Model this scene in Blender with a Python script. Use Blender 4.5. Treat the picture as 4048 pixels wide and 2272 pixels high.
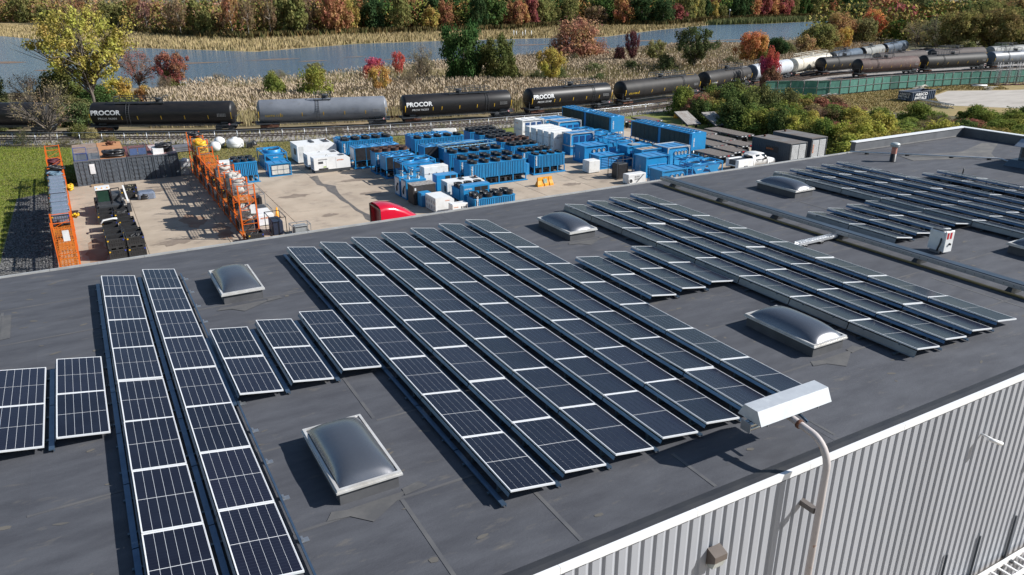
import bpy, bmesh, math, random
import numpy as np
from mathutils import Vector, Matrix
for o in list(bpy.data.objects): bpy.data.objects.remove(o)
SC = bpy.context.scene
COL = SC.collection
R_ = math.radians
# ------------------------------------------------------------------ camera
cam = bpy.data.cameras.new('camera'); co = bpy.data.objects.new('camera', cam); COL.objects.link(co)
YAW, PIT, ROL = 0.5117, 0.3712, -0.0028
F = Vector((math.sin(YAW)*math.cos(PIT), math.cos(YAW)*math.cos(PIT), -math.sin(PIT)))
Rt = Vector((math.cos(YAW), -math.sin(YAW), 0)); Up = Rt.cross(F)
c, s = math.cos(ROL), math.sin(ROL)
Rt, Up = c*Rt+s*Up, -s*Rt+c*Up
m = Matrix.Identity(4)
for i in range(3): m[i][0], m[i][1], m[i][2] = Rt[i], Up[i], -F[i]
m[0][3], m[1][3], m[2][3] = 0, 0, 17.58
co.matrix_world = m
cam.sensor_width = 36; cam.lens = 2982.8/4048*36; cam.clip_start = .1; cam.clip_end = 6000
SC.camera = co
# ------------------------------------------------------------------ sky, sun, exposure
SUN_AZ, SUN_EL = R_(-32), R_(34.5)
sd = Vector((math.cos(SUN_AZ)*math.cos(SUN_EL), math.sin(SUN_AZ)*math.cos(SUN_EL), math.sin(SUN_EL)))
w = bpy.data.worlds.new('World'); SC.world = w; w.use_nodes = True
nt = w.node_tree; nt.nodes.clear()
sky = nt.nodes.new('ShaderNodeTexSky'); sky.sky_type = 'NISHITA'; sky.sun_disc = False
sky.sun_elevation = SUN_EL; sky.sun_rotation = math.atan2(sd.x, sd.y)
sky.air_density = 1.15; sky.dust_density = .2; sky.ozone_density = 2.2
bg = nt.nodes.new('ShaderNodeBackground'); bg.inputs[1].default_value = .07
out = nt.nodes.new('ShaderNodeOutputWorld')
nt.links.new(sky.outputs[0], bg.inputs[0]); nt.links.new(bg.outputs[0], out.inputs[0])
sl = bpy.data.lights.new('sun', 'SUN'); sl.energy = 5.0; sl.angle = R_(.53); sl.color = (1, .975, .935)
so = bpy.data.objects.new('sun', sl); COL.objects.link(so); so.location = (40, -30, 60)
so.rotation_euler = (-sd).to_track_quat('-Z', 'Y').to_euler()
SC.view_settings.view_transform = 'Standard'; SC.view_settings.look = 'None'
SC.view_settings.exposure = 0.45; SC.view_settings.gamma = 1; SC.view_settings.use_curve_mapping = False
rng = random.Random(7)
nr = np.random.default_rng(11)
# ------------------------------------------------------------------ materials
MATS = {}
def rgb(r, g, b, k=1.0):
    f = lambda v: ((v/255+.055)/1.055)**2.4 if v > 10 else v/255/12.92
    return (f(r)*k, f(g)*k, f(b)*k)
def mat(name, c, r=.6, m=0., c2=None, sc=1.2, amt=1., det=5, bump=0., bs=40., st=(1, 1, 1), coat=0., spec=.5, c3=None, sc3=.3, lo=.35, hi=.65, lo3=.55, hi3=.7, coord='W', ovar=0.):
    if name in MATS: return MATS[name]
    M = bpy.data.materials.new(name); M.use_nodes = True; MATS[name] = M
    t = M.node_tree; N, L = t.nodes, t.links; p = N['Principled BSDF']
    p.inputs['Roughness'].default_value = r; p.inputs['Metallic'].default_value = m
    p.inputs['Specular IOR Level'].default_value = spec
    if coat: p.inputs['Coat Weight'].default_value = coat; p.inputs['Coat Roughness'].default_value = .08
    c = tuple(c)[:3]
    if c2 is None: c2 = tuple(v*.72 for v in c)
    if coord == 'W': src = N.new('ShaderNodeNewGeometry').outputs['Position']
    else: src = N.new('ShaderNodeTexCoord').outputs['Object']
    mp = N.new('ShaderNodeMapping'); mp.inputs['Scale'].default_value = st; L.new(src, mp.inputs[0])
    def noise(scale, d=det):
        n = N.new('ShaderNodeTexNoise'); n.inputs['Scale'].default_value = scale; n.inputs['Detail'].default_value = d
        n.inputs['Roughness'].default_value = .62; L.new(mp.outputs[0], n.inputs['Vector']); return n.outputs[0]
    def ramp(x, a, b):
        q = N.new('ShaderNodeMapRange'); q.inputs[1].default_value = a; q.inputs[2].default_value = b; L.new(x, q.inputs[0]); return q.outputs[0]
    def mix(fac, A, B):
        q = N.new('ShaderNodeMix'); q.data_type = 'RGBA'
        L.new(fac, q.inputs[0])
        for v, i in ((A, 6), (B, 7)):
            if isinstance(v, tuple): q.inputs[i].default_value = (*v, 1)
            else: L.new(v, q.inputs[i])
        return q.outputs[2]
    col = mix(ramp(noise(sc), lo, hi), c, c2)
    if c3 is not None: col = mix(ramp(noise(sc3), lo3, hi3), col, tuple(c3))
    if ovar:
        oi = N.new('ShaderNodeObjectInfo'); q = N.new('ShaderNodeMapRange'); q.inputs[3].default_value = 1-ovar; q.inputs[4].default_value = 1+ovar; L.new(oi.outputs['Random'], q.inputs[0])
        h = N.new('ShaderNodeHueSaturation'); L.new(q.outputs[0], h.inputs['Value']); L.new(col, h.inputs['Color']); col = h.outputs[0]
    L.new(col, p.inputs['Base Color'])
    if bump:
        b = N.new('ShaderNodeBump'); b.inputs['Strength'].default_value = bump; b.inputs['Distance'].default_value = .05
        L.new(noise(bs, 3), b.inputs['Height']); L.new(b.outputs[0], p.inputs['Normal'])
    return M
def leafmat(name, trans=.3):
    M = bpy.data.materials.new(name); M.use_nodes = True; MATS[name] = M
    t = M.node_tree; N, L = t.nodes, t.links; N.clear()
    out = N.new('ShaderNodeOutputMaterial'); oi = N.new('ShaderNodeObjectInfo'); g = N.new('ShaderNodeNewGeometry')
    nz = N.new('ShaderNodeTexNoise'); nz.inputs['Scale'].default_value = .33; nz.inputs['Detail'].default_value = 2; L.new(g.outputs['Position'], nz.inputs['Vector'])
    hs = N.new('ShaderNodeHueSaturation'); hs.inputs['Saturation'].default_value = .86; L.new(oi.outputs['Color'], hs.inputs['Color'])
    mr = N.new('ShaderNodeMapRange'); mr.inputs[1].default_value = .3; mr.inputs[2].default_value = .7; mr.inputs[3].default_value = .462; mr.inputs[4].default_value = .535
    L.new(nz.outputs[0], mr.inputs[0]); L.new(mr.outputs[0], hs.inputs['Hue'])
    mv = N.new('ShaderNodeMapRange'); mv.inputs[3].default_value = 1.1; mv.inputs[4].default_value = 2.0
    L.new(g.outputs['Random Per Island'], mv.inputs[0]); L.new(mv.outputs[0], hs.inputs['Value'])
    d = N.new('ShaderNodeBsdfDiffuse'); tr = N.new('ShaderNodeBsdfTranslucent'); mx = N.new('ShaderNodeMixShader'); mx.inputs[0].default_value = trans
    L.new(hs.outputs[0], d.inputs[0]); L.new(hs.outputs[0], tr.inputs[0]); L.new(d.outputs[0], mx.inputs[1]); L.new(tr.outputs[0], mx.inputs[2]); L.new(mx.outputs[0], out.inputs[0])
    return M
# ------------------------------------------------------------------ mesh helpers
class MB:
    def __init__(s): s.v = []; s.f = []; s.m = []; s.sm = []
    def add(s, vs, fs, mi=0, smooth=False):
        o = len(s.v); s.v += [tuple(v) for v in vs]
        for f in fs: s.f.append(tuple(i+o for i in f)); s.m.append(mi); s.sm.append(smooth)
        return s
    def box(s, x0, y0, z0, x1, y1, z1, mi=0):
        return s.add([(x0,y0,z0),(x1,y0,z0),(x1,y1,z0),(x0,y1,z0),(x0,y0,z1),(x1,y0,z1),(x1,y1,z1),(x0,y1,z1)],
              [(0,3,2,1),(4,5,6,7),(0,1,5,4),(1,2,6,5),(2,3,7,6),(3,0,4,7)], mi)
    def bbox(s, x0, y0, z0, x1, y1, z1, b=.03, mi=0):
        # box with chamfered vertical and top edges
        P = [(x0+b,y0),(x1-b,y0),(x1,y0+b),(x1,y1-b),(x1-b,y1),(x0+b,y1),(x0,y1-b),(x0,y0+b)]
        Q = [(x0+b+b*.7,y0+b),(x1-b-b*.7,y0+b),(x1-b,y0+b+b*.7),(x1-b,y1-b-b*.7),(x1-b-b*.7,y1-b),(x0+b+b*.7,y1-b),(x0+b,y1-b-b*.7),(x0+b,y0+b+b*.7)]
        vs = [(x,y,z0) for x,y in P]+[(x,y,z1-b) for x,y in P]+[(x,y,z1) for x,y in Q]
        fs = [(i,(i+1)%8,8+(i+1)%8,8+i) for i in range(8)]+[(8+i,8+(i+1)%8,16+(i+1)%8,16+i) for i in range(8)]+[tuple(range(16,24)),tuple(range(7,-1,-1))]
        return s.add(vs, fs, mi)
    def bar(s, a, b, w, h=None, mi=0):
        a, b = Vector(a), Vector(b); h = h or w; d = (b-a)
        if d.length < 1e-6: return s
        d.normalize(); u = d.cross(Vector((0,0,1)))
        if u.length < 1e-3: u = Vector((1,0,0))
        u.normalize(); n = u.cross(d)
        u *= w/2; n *= h/2
        vs = [p+su*u+sn*n for p in (a,b) for su,sn in ((-1,-1),(1,-1),(1,1),(-1,1))]
        return s.add(vs, [(0,1,2,3),(7,6,5,4),(0,4,5,1),(1,5,6,2),(2,6,7,3),(3,7,4,0)], mi)
    def tube(s, pts, r, n=8, mi=0, cap=True, smooth=True):
        pts = [Vector(p) for p in pts]; rs = r if isinstance(r, (list, tuple)) else [r]*len(pts)
        vs = []; u0 = None
        for i, p in enumerate(pts):
            d = (pts[min(i+1,len(pts)-1)]-pts[max(i-1,0)]).normalized()
            if u0 is None:
                u0 = d.cross(Vector((0,0,1)))
                if u0.length < 1e-3: u0 = Vector((1,0,0))
            u0 = (u0-d*u0.dot(d)).normalized(); v0 = d.cross(u0)
            for k in range(n):
                a = 2*math.pi*k/n; vs.append(p+rs[i]*(math.cos(a)*u0+math.sin(a)*v0))
        fs = [(i*n+k, i*n+(k+1)%n, (i+1)*n+(k+1)%n, (i+1)*n+k) for i in range(len(pts)-1) for k in range(n)]
        s.add(vs, fs, mi, smooth)
        if cap:
            o = len(s.v)-len(vs)
            s.f += [tuple(o+k for k in range(n-1,-1,-1)), tuple(o+(len(pts)-1)*n+k for k in range(n))]; s.m += [mi]*2; s.sm += [False]*2
        return s
    def lathe(s, prof, n=24, c=(0,0,0), ax='z', mi=0, smooth=True):
        vs = []
        for r, z in prof:
            for k in range(n):
                a = 2*math.pi*k/n; x, y = r*math.cos(a), r*math.sin(a)
                vs.append((c[0]+x, c[1]+y, c[2]+z) if ax == 'z' else (c[0]+z, c[1]+x, c[2]+y) if ax == 'x' else (c[0]+y, c[1]+z, c[2]+x))
        fs = [(i*n+k, i*n+(k+1)%n, (i+1)*n+(k+1)%n, (i+1)*n+k) for i in range(len(prof)-1) for k in range(n)]
        return s.add(vs, fs, mi, smooth)
    def disc(s, c, r, n=16, mi=0, ax='z'):
        vs = []
        for k in range(n):
            a = 2*math.pi*k/n; x, y = r*math.cos(a), r*math.sin(a)
            vs.append((c[0]+x,c[1]+y,c[2]) if ax == 'z' else (c[0],c[1]+x,c[2]+y) if ax == 'x' else (c[0]+y,c[1],c[2]+x))
        return s.add(vs, [tuple(range(n))], mi)
    def mesh(s, name, mats):
        me = bpy.data.meshes.new(name); me.from_pydata(s.v, [], s.f)
        for q in (mats if isinstance(mats, (list, tuple)) else [mats]): me.materials.append(q)
        me.polygons.foreach_set('material_index', s.m); me.polygons.foreach_set('use_smooth', s.sm)
        me.update(); return me
def ob(name, me, mats=None, parent=None, loc=(0,0,0), rz=0):
    if isinstance(me, MB): me = me.mesh(name, mats)
    o = bpy.data.objects.new(name, me); COL.objects.link(o); o.location = loc
    if rz: o.rotation_euler.z = rz
    if parent is not None: o.parent = parent
    return o
def tag(o, label=None, cat=None, group=None, kind=None):
    if label: o['label'] = label
    if cat: o['category'] = cat
    if group: o['group'] = group
    if kind: o['kind'] = kind
    return o
def thing(name, label, cat, loc=(0,0,0), rz=0, group=None):
    return tag(ob(name, None, None, None, loc, rz), label, cat, group)
def copytree(o, parent=None, loc=None, rz=None, label=None, group=None):
    c = o.copy(); COL.objects.link(c); c.parent = parent
    if loc is not None: c.location = loc
    if rz is not None: c.rotation_euler.z = rz
    if label: c['label'] = label
    if group: c['group'] = group
    for ch in list(o.children): copytree(ch, c)
    return c
TXT = {}
def text2d(t, bold=.02, font_w=1.0):
    k = (t, bold, font_w)
    if k in TXT: return TXT[k]
    cu = bpy.data.curves.new('t', 'FONT'); cu.body = t; cu.size = 1; cu.offset = bold; cu.resolution_u = 3
    o = bpy.data.objects.new('t', cu); COL.objects.link(o)
    dg = bpy.context.evaluated_depsgraph_get(); me = bpy.data.meshes.new_from_object(o.evaluated_get(dg))
    bpy.data.objects.remove(o); bpy.data.curves.remove(cu)
    V = np.array([v.co[:2] for v in me.vertices]) if len(me.vertices) else np.zeros((1,2))
    Fs = [tuple(p.vertices) for p in me.polygons]; bpy.data.meshes.remove(me)
    V -= V.min(0); h = V[:,1].max() or 1; V = V/h; V[:,0] *= font_w
    TXT[k] = (V, Fs); return TXT[k]
def text(t, org, ux, uy, h, material, parent, bold=.02, font_w=1.0, name='lettering', off=.012):
    # flat lettering: org lower-left corner, ux reading direction, uy up direction
    V, Fs = text2d(t, bold, font_w); ux, uy = Vector(ux).normalized(), Vector(uy).normalized(); n = ux.cross(uy); org = Vector(org)+n*off
    mb = MB(); mb.add([org+ux*(v[0]*h)+uy*(v[1]*h) for v in V], Fs)
    return ob(name, mb, material, parent)
# shared materials
W_ = lambda *a, **k: mat(*a, **k)
GALV = mat('galvanised', (.42,.44,.46), .38, .75, c2=(.36,.38,.41), sc=6)
ALU = mat('aluminium', (.72,.73,.74), .35, .6, c2=(.62,.63,.65), sc=4)
WHITE = mat('white_paint', (.76,.76,.75), .4, c2=(.62,.61,.58), sc=1.6, lo=.48, hi=.8, ovar=.04)
DIRTYWHITE = mat('white_paint_worn', (.74,.74,.72), .45, c2=(.55,.53,.49), sc=1.8, lo=.5, hi=.75)
BLUE = mat('blue_paint', (.012,.245,.53), .42, c2=(.016,.2,.44), sc=1.1, c3=(.07,.27,.47), sc3=2.2, lo3=.56, hi3=.85, ovar=.08)
BLUETOP = mat('blue_paint_faded', (.07,.26,.5), .5, c2=(.04,.2,.44), sc=1.4)
BLACK = mat('black_rubber', (.016,.016,.018), .38, c2=(.03,.03,.032), sc=5)
DARK = mat('dark_void', (.01,.01,.012), .8)
DKGREY = mat('dark_grey_steel', (.045,.05,.058), .5, c2=(.06,.064,.07), sc=2)
COIL = mat('coil_fins', (.016,.035,.034), .55, c2=(.01,.022,.022), sc=3)
ORANGE = mat('orange_paint', (.75,.15,.015), .45, c2=(.62,.11,.01), sc=2.5)
RUST = mat('rust', (.16,.06,.03), .8, c2=(.09,.04,.025), sc=7)
YELLOW = mat('yellow_paint', (.75,.46,.02), .5, c2=(.6,.34,.02), sc=4)
YORANGE = mat('safety_orange_plastic', (.85,.36,.02), .45, c2=(.75,.29,.02), sc=3)
RED = mat('red_paint', (.55,.006,.03), .22, c2=(.5,.005,.025), sc=.8, coat=.6)
LETTERW = mat('white_lettering', (.8,.8,.8), .6)
LETTERO = mat('orange_lettering', (.75,.2,.03), .6)
LETTERY = mat('yellow_lettering', (.75,.5,.03), .6)
GLASS = mat('dark_window_glass', (.02,.025,.03), .06, spec=.8)
GREYHOSE = mat('canvas_hose', (.5,.48,.44), .85, c2=(.36,.34,.31), sc=6, bump=.3, bs=14)
WOOD = mat('weathered_wood', (.2,.17,.145), .8, c2=(.13,.11,.1), sc=3, st=(6,1,1))
PALLET = mat('pallet_wood', (.42,.3,.18), .8, c2=(.3,.21,.13), sc=4)
STAINLESS = mat('stainless', (.6,.6,.58), .25, .9)
# ------------------------------------------------------------------ ground and setting
def sheet(name, pts, z, m, kind='structure'):
    mb = MB(); mb.add([(x, y, z) for x, y in pts], [tuple(range(len(pts)))])
    return tag(ob(name, mb, m), kind=kind)
SOIL = mat('soil', (.13,.105,.06), .95, c2=(.08,.085,.035), sc=.25, bump=.3, bs=3)
CONC = mat('concrete', (.45,.37,.285), .85, c2=(.36,.29,.22), sc=.35, c3=(.21,.17,.14), sc3=.55, lo3=.54, hi3=.8, bump=.12, bs=60, ovar=.07)
JOINT = mat('joint_filler', (.06,.05,.045), .9)
GRAVEL = mat('crushed_stone', (.2,.195,.19), .9, c2=(.055,.055,.055), sc=5, det=8, bump=.9, bs=9, lo=.42, hi=.58)  # stone colour darkened to deepen the rack's shadow on it
BALLAST = mat('ballast', (.42,.39,.36), .95, c2=(.16,.14,.125), sc=3.2, det=9, bump=.8, bs=6, c3=(.22,.17,.125), sc3=.18, lo3=.58, hi3=.72, lo=.42, hi=.6)
LAWN = mat('lawn_soil', (.14,.175,.025), .95, c2=(.2,.19,.045), sc=.35, c3=(.08,.125,.015), sc3=.8, bump=.6, bs=8, det=8)
DRYG = mat('dry_grass_soil', (.33,.235,.1), .95, c2=(.24,.19,.07), sc=.35, c3=(.17,.16,.05), sc3=.12, bump=.5, bs=5, det=8)
LOT = mat('gravel_lot', (.46,.42,.37), .95, c2=(.38,.34,.3), sc=.5, st=(.35,1.2,1), c3=(.33,.3,.26), sc3=.25, bump=.3, bs=12)
MARSH = mat('marsh_mud', (.27,.2,.12), .95, c2=(.15,.13,.06), sc=.15, bump=.5, bs=1.5)
sheet('ground', [(-3500,-3500),(3500,-3500),(3500,5000),(-3500,5000)], -.06, SOIL)
# concrete yard: base plus single slabs
sheet('yard_base', [(-3.6,20),(74,20),(74,78),(48,90),(26,89),(-3.6,86.3)], -.03, JOINT)
yard = tag(ob('yard_pavement', None), kind='structure')
XS = [-3.55]+[2.5+5.68*i for i in range(13)]; YS = [26.5,34.1,41.7,49.3,56.9,64.5,72.1,79.7,86.2]
slabs = {}
for i in range(len(XS)-1):
    for j in range(len(YS)-1):
        wx, wy = XS[i+1]-XS[i]-.03, YS[j+1]-YS[j]-.03; k = (round(wx,2), round(wy,2))
        if k not in slabs:
            slabs[k] = MB().bbox(0,0,-.2,wx,wy,0,.012).mesh('slab', CONC)
        ob('slab', slabs[k], None, yard, (XS[i]+.015, YS[j]+.015, rng.uniform(-.004,.003)))
# oil stain with its own shape, running along the joint
stn = MB(); L_ = [(19.35,77.2),(19.3,74.8),(19.1,73.4),(19.6,72.2),(19.3,70.5),(19.45,68.5),(19.3,66.4),(19.5,64.6),(19.35,62.4),(19.5,60.8),(19.2,59.3),(19.5,57.6)]
Rr = [(20.3,77.4),(19.9,75.2),(19.75,73.6),(20.6,72.1),(20.3,70.9),(19.95,68.9),(19.8,66.8),(19.75,64.7),(19.7,62.5),(19.85,61),(20.2,59.2),(20.1,57.6)]
stn.add([(x,y,.006) for x,y in L_]+[(x,y,.006) for x,y in Rr], [(i,12+i,13+i,i+1) for i in range(11)])
tag(ob('oil_stain', stn, mat('oil_stain', (.09,.08,.075), .45, c2=(.17,.145,.12), sc=2.2)), kind='structure')
rs = random.Random(77); STN = mat('yard_stain', (.2,.155,.12), .7, c2=(.27,.215,.165), sc=1.2); STN2 = mat('rust_stain', (.24,.13,.08), .8, c2=(.33,.24,.17), sc=.9)
for k, (x, y, a, b_) in enumerate([(-.8,60.5,.9,3.5),(4.5,60.5,1.6,.9),(6.5,66,1.1,2.2),(8.2,61.5,.7,2.6),(16,70,1.4,.8),(22.5,67.5,1.2,.7),(23,73.5,1.8,.7),(34,62.5,1.2,.5),(41,61,1.0,.6),(17,62,.8,.5),(5,79,1.5,.8),(30.5,70,.6,1.2),(44,70.5,1.0,1.5),(13.5,73,.7,.4),(46,57.5,1.2,.6)]):
    mb = MB(); N_ = 22
    mb.add([(x+a*math.cos(2*math.pi*i/N_)*rs.uniform(.55,1.2), y+b_*math.sin(2*math.pi*i/N_)*rs.uniform(.55,1.2), .0065) for i in range(N_)], [tuple(range(N_))])
    tag(ob('ground_stain', mb, STN2 if k in (0,2,3) else STN), kind='structure')
sheet('gravel_strip', [(-7.4,20),(-3.0,20),(-3.3,80),(-4.4,83),(-6.6,82)], -.022, GRAVEL)
sheet('lawn', [(-90,20),(-7.4,20),(-6.6,82),(-4.4,83),(-3.6,80),(-3.6,86.3),(26,89),(48,90),(60,88),(78,76),(84,96),(50,93.5),(30,96),(14,100.5),(-2,107.5),(-40,130),(-90,160)], -.026, LAWN)
sheet('verge', [(7.8,84.5),(26,86.2),(26,89),(48,90),(48,93),(30,95.6),(14,101.6),(7,105)], -.02, mat('worn_grass', (.2,.165,.06), .95, c2=(.13,.14,.035), sc=.6, c3=(.26,.2,.11), sc3=.3, bump=.5, bs=7, det=8))
# the railway curve
CP = [(-120,205),(-70,164),(-40,143),(-18,128.8),(0,118.6),(18,109.6),(38,103.9),(57,101.7),(76,102.2),(98,106.6),(116,112.6),(138,120.4),(162,129),(182,136.4),(200,143),(225,152.2),(260,166),(320,190)]
def catmull(P, n=12):
    P = [np.array(p, float) for p in P]; o = []
    for i in range(1, len(P)-2):
        a, b, c, d = P[i-1:i+3]
        for t in np.linspace(0, 1, n, endpoint=False):
            o.append(.5*((2*b)+(-a+c)*t+(2*a-5*b+4*c-d)*t*t+(-a+3*b-3*c+d)*t**3))
    return np.array(o)
PATH = catmull(CP)
for _ in range(30): PATH[1:-1] = .25*PATH[:-2]+.5*PATH[1:-1]+.25*PATH[2:]
def offs(P, d):
    t = np.gradient(P, axis=0); t /= np.linalg.norm(t, axis=1)[:,None]
    return P+d*np.stack([-t[:,1], t[:,0]], 1)
def band(name, P, d0, d1, z, m, **k):
    A, B = offs(P, d0), offs(P, d1); n = len(P)
    mb = MB(); mb.add([(x,y,z) for x,y in A]+[(x,y,z) for x,y in B], [(i,i+1,n+i+1,n+i) for i in range(n-1)]); return tag(ob(name, mb, m), kind='structure', **k)
band('ballast_bed', PATH, -8.2, 2.6, -.012, BALLAST)
RAILM = mat('rail_steel', (.1,.07,.055), .5, .3, c2=(.07,.045,.035), sc=3)
TIE = mat('sleeper_wood', (.13,.11,.095), .9, c2=(.08,.068,.058), sc=4)
def track(P, label, x0, x1):
    t = thing('rail_track', label, 'track', (float(P[0][0]), float(P[0][1]), 0)); t.location = (0,0,0)
    Q = P[(P[:,0] > x0) & (P[:,0] < x1)]
    for d in (-.72, .72):
        q = offs(Q, d); mb = MB()
        a = offs(Q, d-.035); b = offs(Q, d+.035); n = len(Q)
        vs = [(x,y,.12) for x,y in a]+[(x,y,.12) for x,y in b]+[(x,y,.27) for x,y in a]+[(x,y,.27) for x,y in b]
        fs = [(2*n+i,2*n+i+1,3*n+i+1,3*n+i) for i in range(n-1)]+[(i,i+1,2*n+i+1,2*n+i) for i in range(n-1)]+[(n+i+1,n+i,3*n+i,3*n+i+1) for i in range(n-1)]
        mb.add(vs, fs); ob('rail', mb, RAILM, t)
    s = np.concatenate([[0], np.cumsum(np.linalg.norm(np.diff(Q, axis=0), axis=1))]); mb = MB()
    for v in np.arange(0, s[-1], .62):
        x, y = np.interp(v, s, Q[:,0]), np.interp(v, s, Q[:,1]); x2, y2 = np.interp(v+.3, s, Q[:,0]), np.interp(v+.3, s, Q[:,1])
        d = Vector((x2-x, y2-y, 0)).normalized() if v+.3 < s[-1] else d; nrm = Vector((-d.y, d.x, 0))
        mb.bar(Vector((x,y,-.02))-nrm*1.25, Vector((x,y,-.02))+nrm*1.25, .24, .13)
    tag(ob('sleeper_run', mb, TIE, t), kind='stuff')
track(PATH, 'rail track carrying the long curved line of tank cars', -110, 300)
track(offs(PATH, -4.6), 'empty rail track between the tank car train and the wire fence', -110, 120)
P2 = np.array([(118.,104.),(132,109.5),(146,112.2),(160,112.2),(175,111.3),(190,110.2),(210,109),(235,107.5),(262,106)])
P2 = catmull([(100,98)]+[tuple(p) for p in P2]+[(300,104)])
track(P2, 'rail siding behind the green screened fence', 110, 262)
P3 = catmull([(90,103),(112,108.5),(130,114.5),(146,119.5),(165,121.5),(190,122),(215,121.5),(245,120.5),(270,119.5),(300,118)])
track(P3, 'second rail siding behind the brown tank cars', 110, 262)
band('siding_ballast', P2, -3, 14, -.016, BALLAST)
# river, marsh and banks
near = [(-160,160),(-60,172),(-12,178),(8,176),(24,168),(56,173),(83,183),(109,192),(158,203),(200,205),(262,226),(330,262),(420,300),(520,330)]
far = [(560,372),(448,366),(376,352),(336,356),(262,318),(207,283),(131,292),(96,291),(54,268),(22,310),(-26,437),(-120,470),(-220,470)]
WATER = bpy.data.materials.new('river_water'); WATER.use_nodes = True
t = WATER.node_tree; p = t.nodes['Principled BSDF']; p.inputs['Base Color'].default_value = (.085,.135,.19,1); p.inputs['Roughness'].default_value = .12; p.inputs['IOR'].default_value = 1.33  # sky's blue reflection partly put into the base colour
g = t.nodes.new('ShaderNodeNewGeometry'); mp = t.nodes.new('ShaderNodeMapping'); mp.inputs['Scale'].default_value = (.6,1.6,1); t.links.new(g.outputs['Position'], mp.inputs[0])
n1 = t.nodes.new('ShaderNodeTexNoise'); n1.inputs['Scale'].default_value = 1.1; n1.inputs['Detail'].default_value = 5; t.links.new(mp.outputs[0], n1.inputs['Vector'])
b = t.nodes.new('ShaderNodeBump'); b.inputs['Strength'].default_value = .8; b.inputs['Distance'].default_value = .35; t.links.new(n1.outputs[0], b.inputs['Height']); t.links.new(b.outputs[0], p.inputs['Normal'])
sheet('river', near+far, -.03, WATER)
sheet('marsh_ground', [tuple(v) for v in offs(PATH, 2.6)[::6] if -110 < v[0] < 300]+near[::-1][1:], -.035, MARSH)
FARB = mat('far_marsh', (.34,.25,.12), .95, c2=(.25,.2,.09), sc=.08, c3=(.15,.15,.06), sc3=.05, bump=.5, bs=1)
sheet('far_marsh_ground', far+[(-220,950),(-60,950),(20,500),(66,345),(120,360),(195,357),(254,395),(300,358),(385,410),(480,428),(560,400)], -.033, FARB)
# mud islets on the river
for k, (x, y, a, b_) in enumerate([(-4,228,5,3),(14,246,7,2),(30,232,9,2),(52,233,8,2.2),(60,222,5,1.6),(84,216,5,1.5),(75,230,4,1.2),(230,236,14,3),(150,252,9,2.5),(-16,262,6,4),(200,250,10,3)]):
    mb = MB(); N_ = 18
    mb.add([(x+a*math.cos(2*math.pi*i/N_)*rng.uniform(.6,1.2), y+b_*math.sin(2*math.pi*i/N_)*rng.uniform(.5,1.3), -.012) for i in range(N_)], [tuple(range(N_))])
    tag(ob('mud_bank', mb, mat('mud', (.22,.14,.09), .8, c2=(.14,.1,.07), sc=.8)), kind='structure')
# lot on the right
sheet('dry_lawn', [(100,102),(113,99.5),(122,95),(137,95.3),(155,93.4),(166,91),(215,80),(215,58),(150,58),(118,66),(112,76),(104,88)], -.024, DRYG)
sheet('gravel_yard', [(131,81),(137,85.5),(146,88.6),(158,83),(215,70),(215,50),(150,57),(133,69),(126,77)], -.016, LOT)
# ------------------------------------------------------------------ the warehouse
RZ = 8.5; Y0, Y1, X0, X1 = 8.49, 29.85, -60, 51.9
ROOFM = mat('roof_membrane', (.084,.087,.099), .8, c2=(.055,.057,.067), sc=1.3, st=(.5,1.5,1), c3=(.15,.135,.115), sc3=2.3, lo3=.6, hi3=.82, bump=.15, bs=25, det=9, ovar=.06)
FLASH = mat('flashing_membrane', (.035,.036,.042), .6, c2=(.05,.05,.052), sc=2)
PATCHM = mat('roof_patch', (.115,.112,.11), .85, c2=(.08,.08,.083), sc=2.5)
TRIMW = mat('white_trim', (.82,.82,.82), .35, c2=(.76,.76,.76), sc=.7)
wh = thing('warehouse', 'large flat-roofed warehouse with ribbed grey metal wall and dark roof', 'building', (20,19,0))
def wp(name, mb, m): return ob(name, mb, m, wh, (-20,-19,0))
wp('wall', MB().box(X0,Y0+.06,-.5,X1,Y1-.03,RZ-.06), DKGREY)
wp('roof_deck', MB().box(X0,Y0+.02,RZ-.055,X1,Y1-.02,RZ-.012), FLASH)
# membrane sheets, lapped
ys = [Y0+.34, 11.6, 14.55, 17.5, 20.5, 23.45, 26.4, Y1-.03]; shs = {}
for j in range(len(ys)-1):
    x = X0 if j % 2 else X0-3; k = 0
    while x < X1:
        x2 = min(x+15.2, X1); xa = max(x, X0)
        h = .002+.0035*((j+k) % 2)+(.003 if j % 2 else 0)
        mb = MB().box(0,0,-.02,x2-xa-.0,ys[j+1]-ys[j]+(.06 if j < 6 else 0),h)
        ob('membrane_sheet', mb, ROOFM, wh, (xa-20, ys[j]-19, RZ)); x = x2; k += 1
SEAMM = mat('lap_seam', (.11,.107,.107), .85, c2=(.07,.071,.078), sc=1.6, st=(.5,3,1))
for y in ys[1:-1]:
    x = -14
    while x < 50:
        ln = rng.uniform(5,9); ob('lap_seam', MB().box(0,-.03,0,ln,.035,.0115+rng.uniform(0,.001)), SEAMM, wh, (x-20, y+rng.uniform(-.02,.02)-19, RZ)); x += ln+rng.uniform(.2,1.5)
for (x, ya, yb) in [(4.05,9,11.7),(6.4,8.9,11.4),(9.6,8.9,10.2),(13.2,9,14.4),(-3.2,24,26.2),(-5,21.6,24),(4.6,14.7,20),(24.3,9.2,14),(28.5,20.6,23.3),(40,9,23),(46,27,30),(-6,12,14),(0,9,11)]:
    ob('lap_seam', MB().box(-.04,0,0,.04,yb-ya,.0105), mat('pale_seam', (.12,.118,.117), .85, c2=(.08,.082,.09), sc=1.5), wh, (x-20, ya-19, RZ))
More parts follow.
